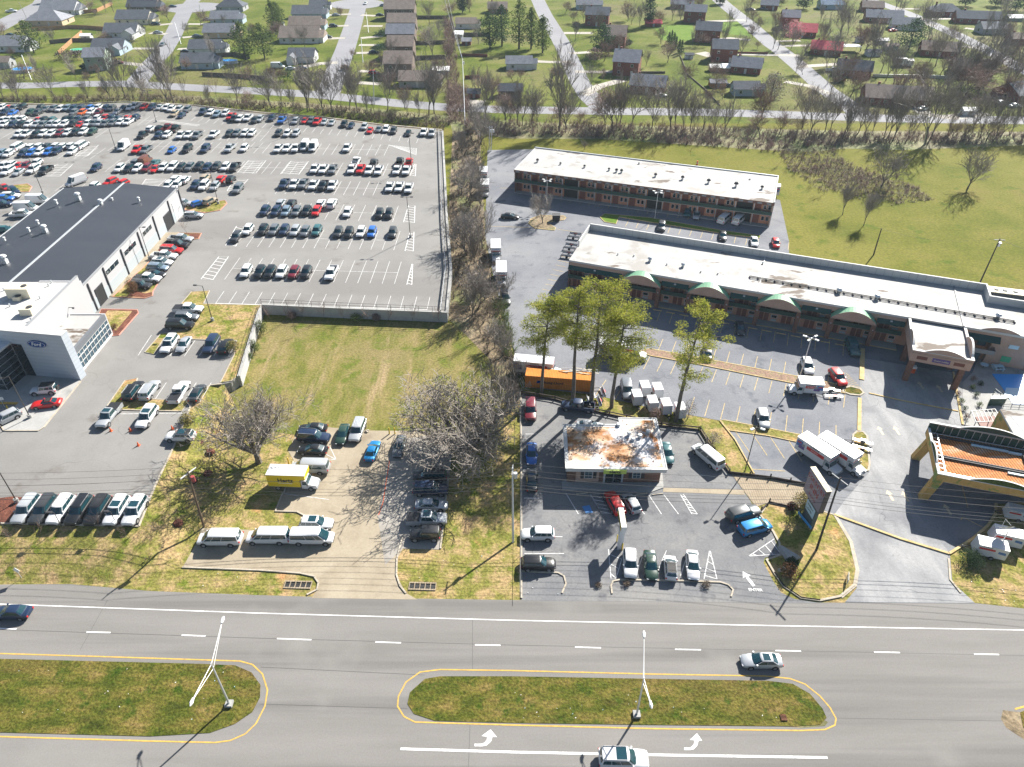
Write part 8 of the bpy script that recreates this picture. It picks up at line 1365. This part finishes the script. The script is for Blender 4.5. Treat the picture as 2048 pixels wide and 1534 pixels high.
# dumpster and satellite dish, fuel stand
t = thing('dumpster', 'dark dumpster on the yellow kerbed island', 'dumpster', G(1112, 441, .1), 0); b = MB(); b.hexa([(-.9, -.7, .1), (.9, -.7, .1), (.9, .7, .1), (-.9, .7, .1), (-1, -.8, 1.5), (1, -.8, 1.5), (1, .8, 1.7), (-1, .8, 1.7)], 'black_plastic'); b.build('bin', None, t); b = MB(); b.box(-1.05, -.85, 1.6, 1.05, .85, 1.68, 'dark_trim'); b.build('lid', None, t)
t = thing('satellite_dish', 'large grey satellite dish standing among the white trailers', 'satellite dish', G(1995, 1098), 0); b = MB(); b.tube((0, 0, 0), (0, 0, 3.6), .08, n=8, m='galvanised'); b.build('post', None, t)
b = MB(); T = Matrix.Translation((-.2, .2, 3.9)) @ Matrix.Rotation(R(-50), 4, 'X'); n = 16; ringv = [T @ Vector((0, 0, 0))]
for k, rr in ((1, .5), (2, .95)): ringv += [T @ Vector((rr*math.cos(2*PI*i/n), rr*math.sin(2*PI*i/n), .12*k*k*.6)) for i in range(n)]
b.add(ringv, [(0, 1+i, 1+(i+1) % n) for i in range(n)]+[(1+i, 1+n+i, 1+n+(i+1) % n, 1+(i+1) % n) for i in range(n)], 'galvanised'); b.build('dish', None, t); b = MB(); b.tube(T @ Vector((0, -.9, .4)), T @ Vector((0, 0, 1.3)), .04, n=5, m='grey_trim'); b.tube(T @ Vector((0, .9, .4)), T @ Vector((0, 0, 1.3)), .04, n=5, m='grey_trim'); b.build('feed_arm', None, t)
t = thing('propane_stand', 'small orange and white stand under the motel portico', 'stand', G(1822, 745), -.2); b = MB(); b.box(-.5, -.3, 0, .5, .3, 1.1, 'cone_orange'); b.build('cabinet', None, t); b = MB(); b.box(-.55, -.4, 1.1, .55, .4, 1.5, 'sign_white'); b.build('sign_board', None, t)
for x, y, s, lb in [(1560, 1140, .3, 'larger pale boulder by the rusty shrub'), (1568, 1136, .22, 'smaller pale boulder by the rusty shrub'), (734, 862, .35, 'pale rock beside the silver SUV')]:
    me = bpy.data.meshes.new('boulder'); import bmesh; bm = bmesh.new(); bmesh.ops.create_icosphere(bm, subdivisions=2, radius=s)
    for v in bm.verts: v.co *= 1+.25*math.sin(v.co.x*13+v.co.y*9+v.co.z*17); v.co.z *= .6
    bm.to_mesh(me); bm.free(); me.materials.append(M['kerb_concrete']); o = ob('boulder', me, None, G(x, y, .15)); tag(o, lb, 'boulder')
b = MB(); b.hexa([Vector(p) for p in ((-1.2, -1.4, 0), (1.2, -1.4, 0), (.3, 1.6, 0), (-.3, 1.6, 0), (-.8, -1.1, .5), (.8, -1.1, .5), (.2, 1.2, .4), (-.2, 1.2, .4))], 'blue_sky_panel' if 0 else 'grey_concrete'); o = b.build('culvert_headwall'); o.location = G(1574, 1108, .1); o.rotation_euler.z = .5; tag(o, 'concrete culvert headwall on the shaded island edge', 'culvert')
# small litter on the grass
r7 = random.Random(77); b = MB()
for quad, n in (([(0, 1330), (500, 1340), (500, 1440), (0, 1450)], 40), ([(840, 1370), (1620, 1375), (1620, 1440), (840, 1435)], 60), ([(400, 1110), (620, 1150), (500, 1180), (100, 1160)], 20), ([(815, 1110), (1035, 1110), (1035, 1190), (830, 1180)], 25), ([(1050, 1160), (1120, 1160), (1120, 1190), (1050, 1190)], 10), ([(1560, 1150), (1640, 1160), (1690, 1190), (1600, 1190)], 25), ([(1060, 776), (1190, 790), (1180, 800), (1060, 785)], 30), ([(1910, 1150), (2048, 1160), (2048, 1210), (1950, 1200)], 25)):
    q = gl(quad, .075)
    for _ in range(n):
        if r7.random() < .6: continue
        p = q[0].lerp(q[1], r7.random()).lerp(q[3].lerp(q[2], r7.random()), r7.random()); s = r7.uniform(.03, .07); T = Matrix.Translation(p) @ Matrix.Rotation(r7.uniform(0, 6), 4, 'Z'); b.box(-s, -s*.6, 0, s, s*.6, .04, r7.choice(['sign_white', 'kerb_concrete', 'sign_white', 'tarp']), T)
o = b.build('litter'); tag(o, 'bits of pale litter scattered on the grass', 'litter', None, 'stuff')
# ---------------------------------------------------------------- haze over the suburb
b = MB(); b.box(-1200, -80, -1, 1200, 1600, 84); hz_ = b.build('haze'); hz_['kind'] = 'stuff'; hz_['label'] = 'thin bluish air haze over the far suburb'
hm = bpy.data.materials.new('haze'); hm.use_nodes = True; hn = hm.node_tree; hn.nodes.remove(hn.nodes['Principled BSDF']); pv = hn.nodes.new('ShaderNodeVolumePrincipled')
pv.inputs['Color'].default_value = (.68, .86, 1, 1); pv.inputs['Density'].default_value = .00012; pv.inputs['Anisotropy'].default_value = .0; hn.links.new(pv.outputs[0], hn.nodes['Material Output'].inputs['Volume']); hz_.data.materials.append(hm)
for o in C.objects:
    if o.get('label') and len(o['label'].split()) > 16: print('LONG', len(o['label'].split()), o['label'])
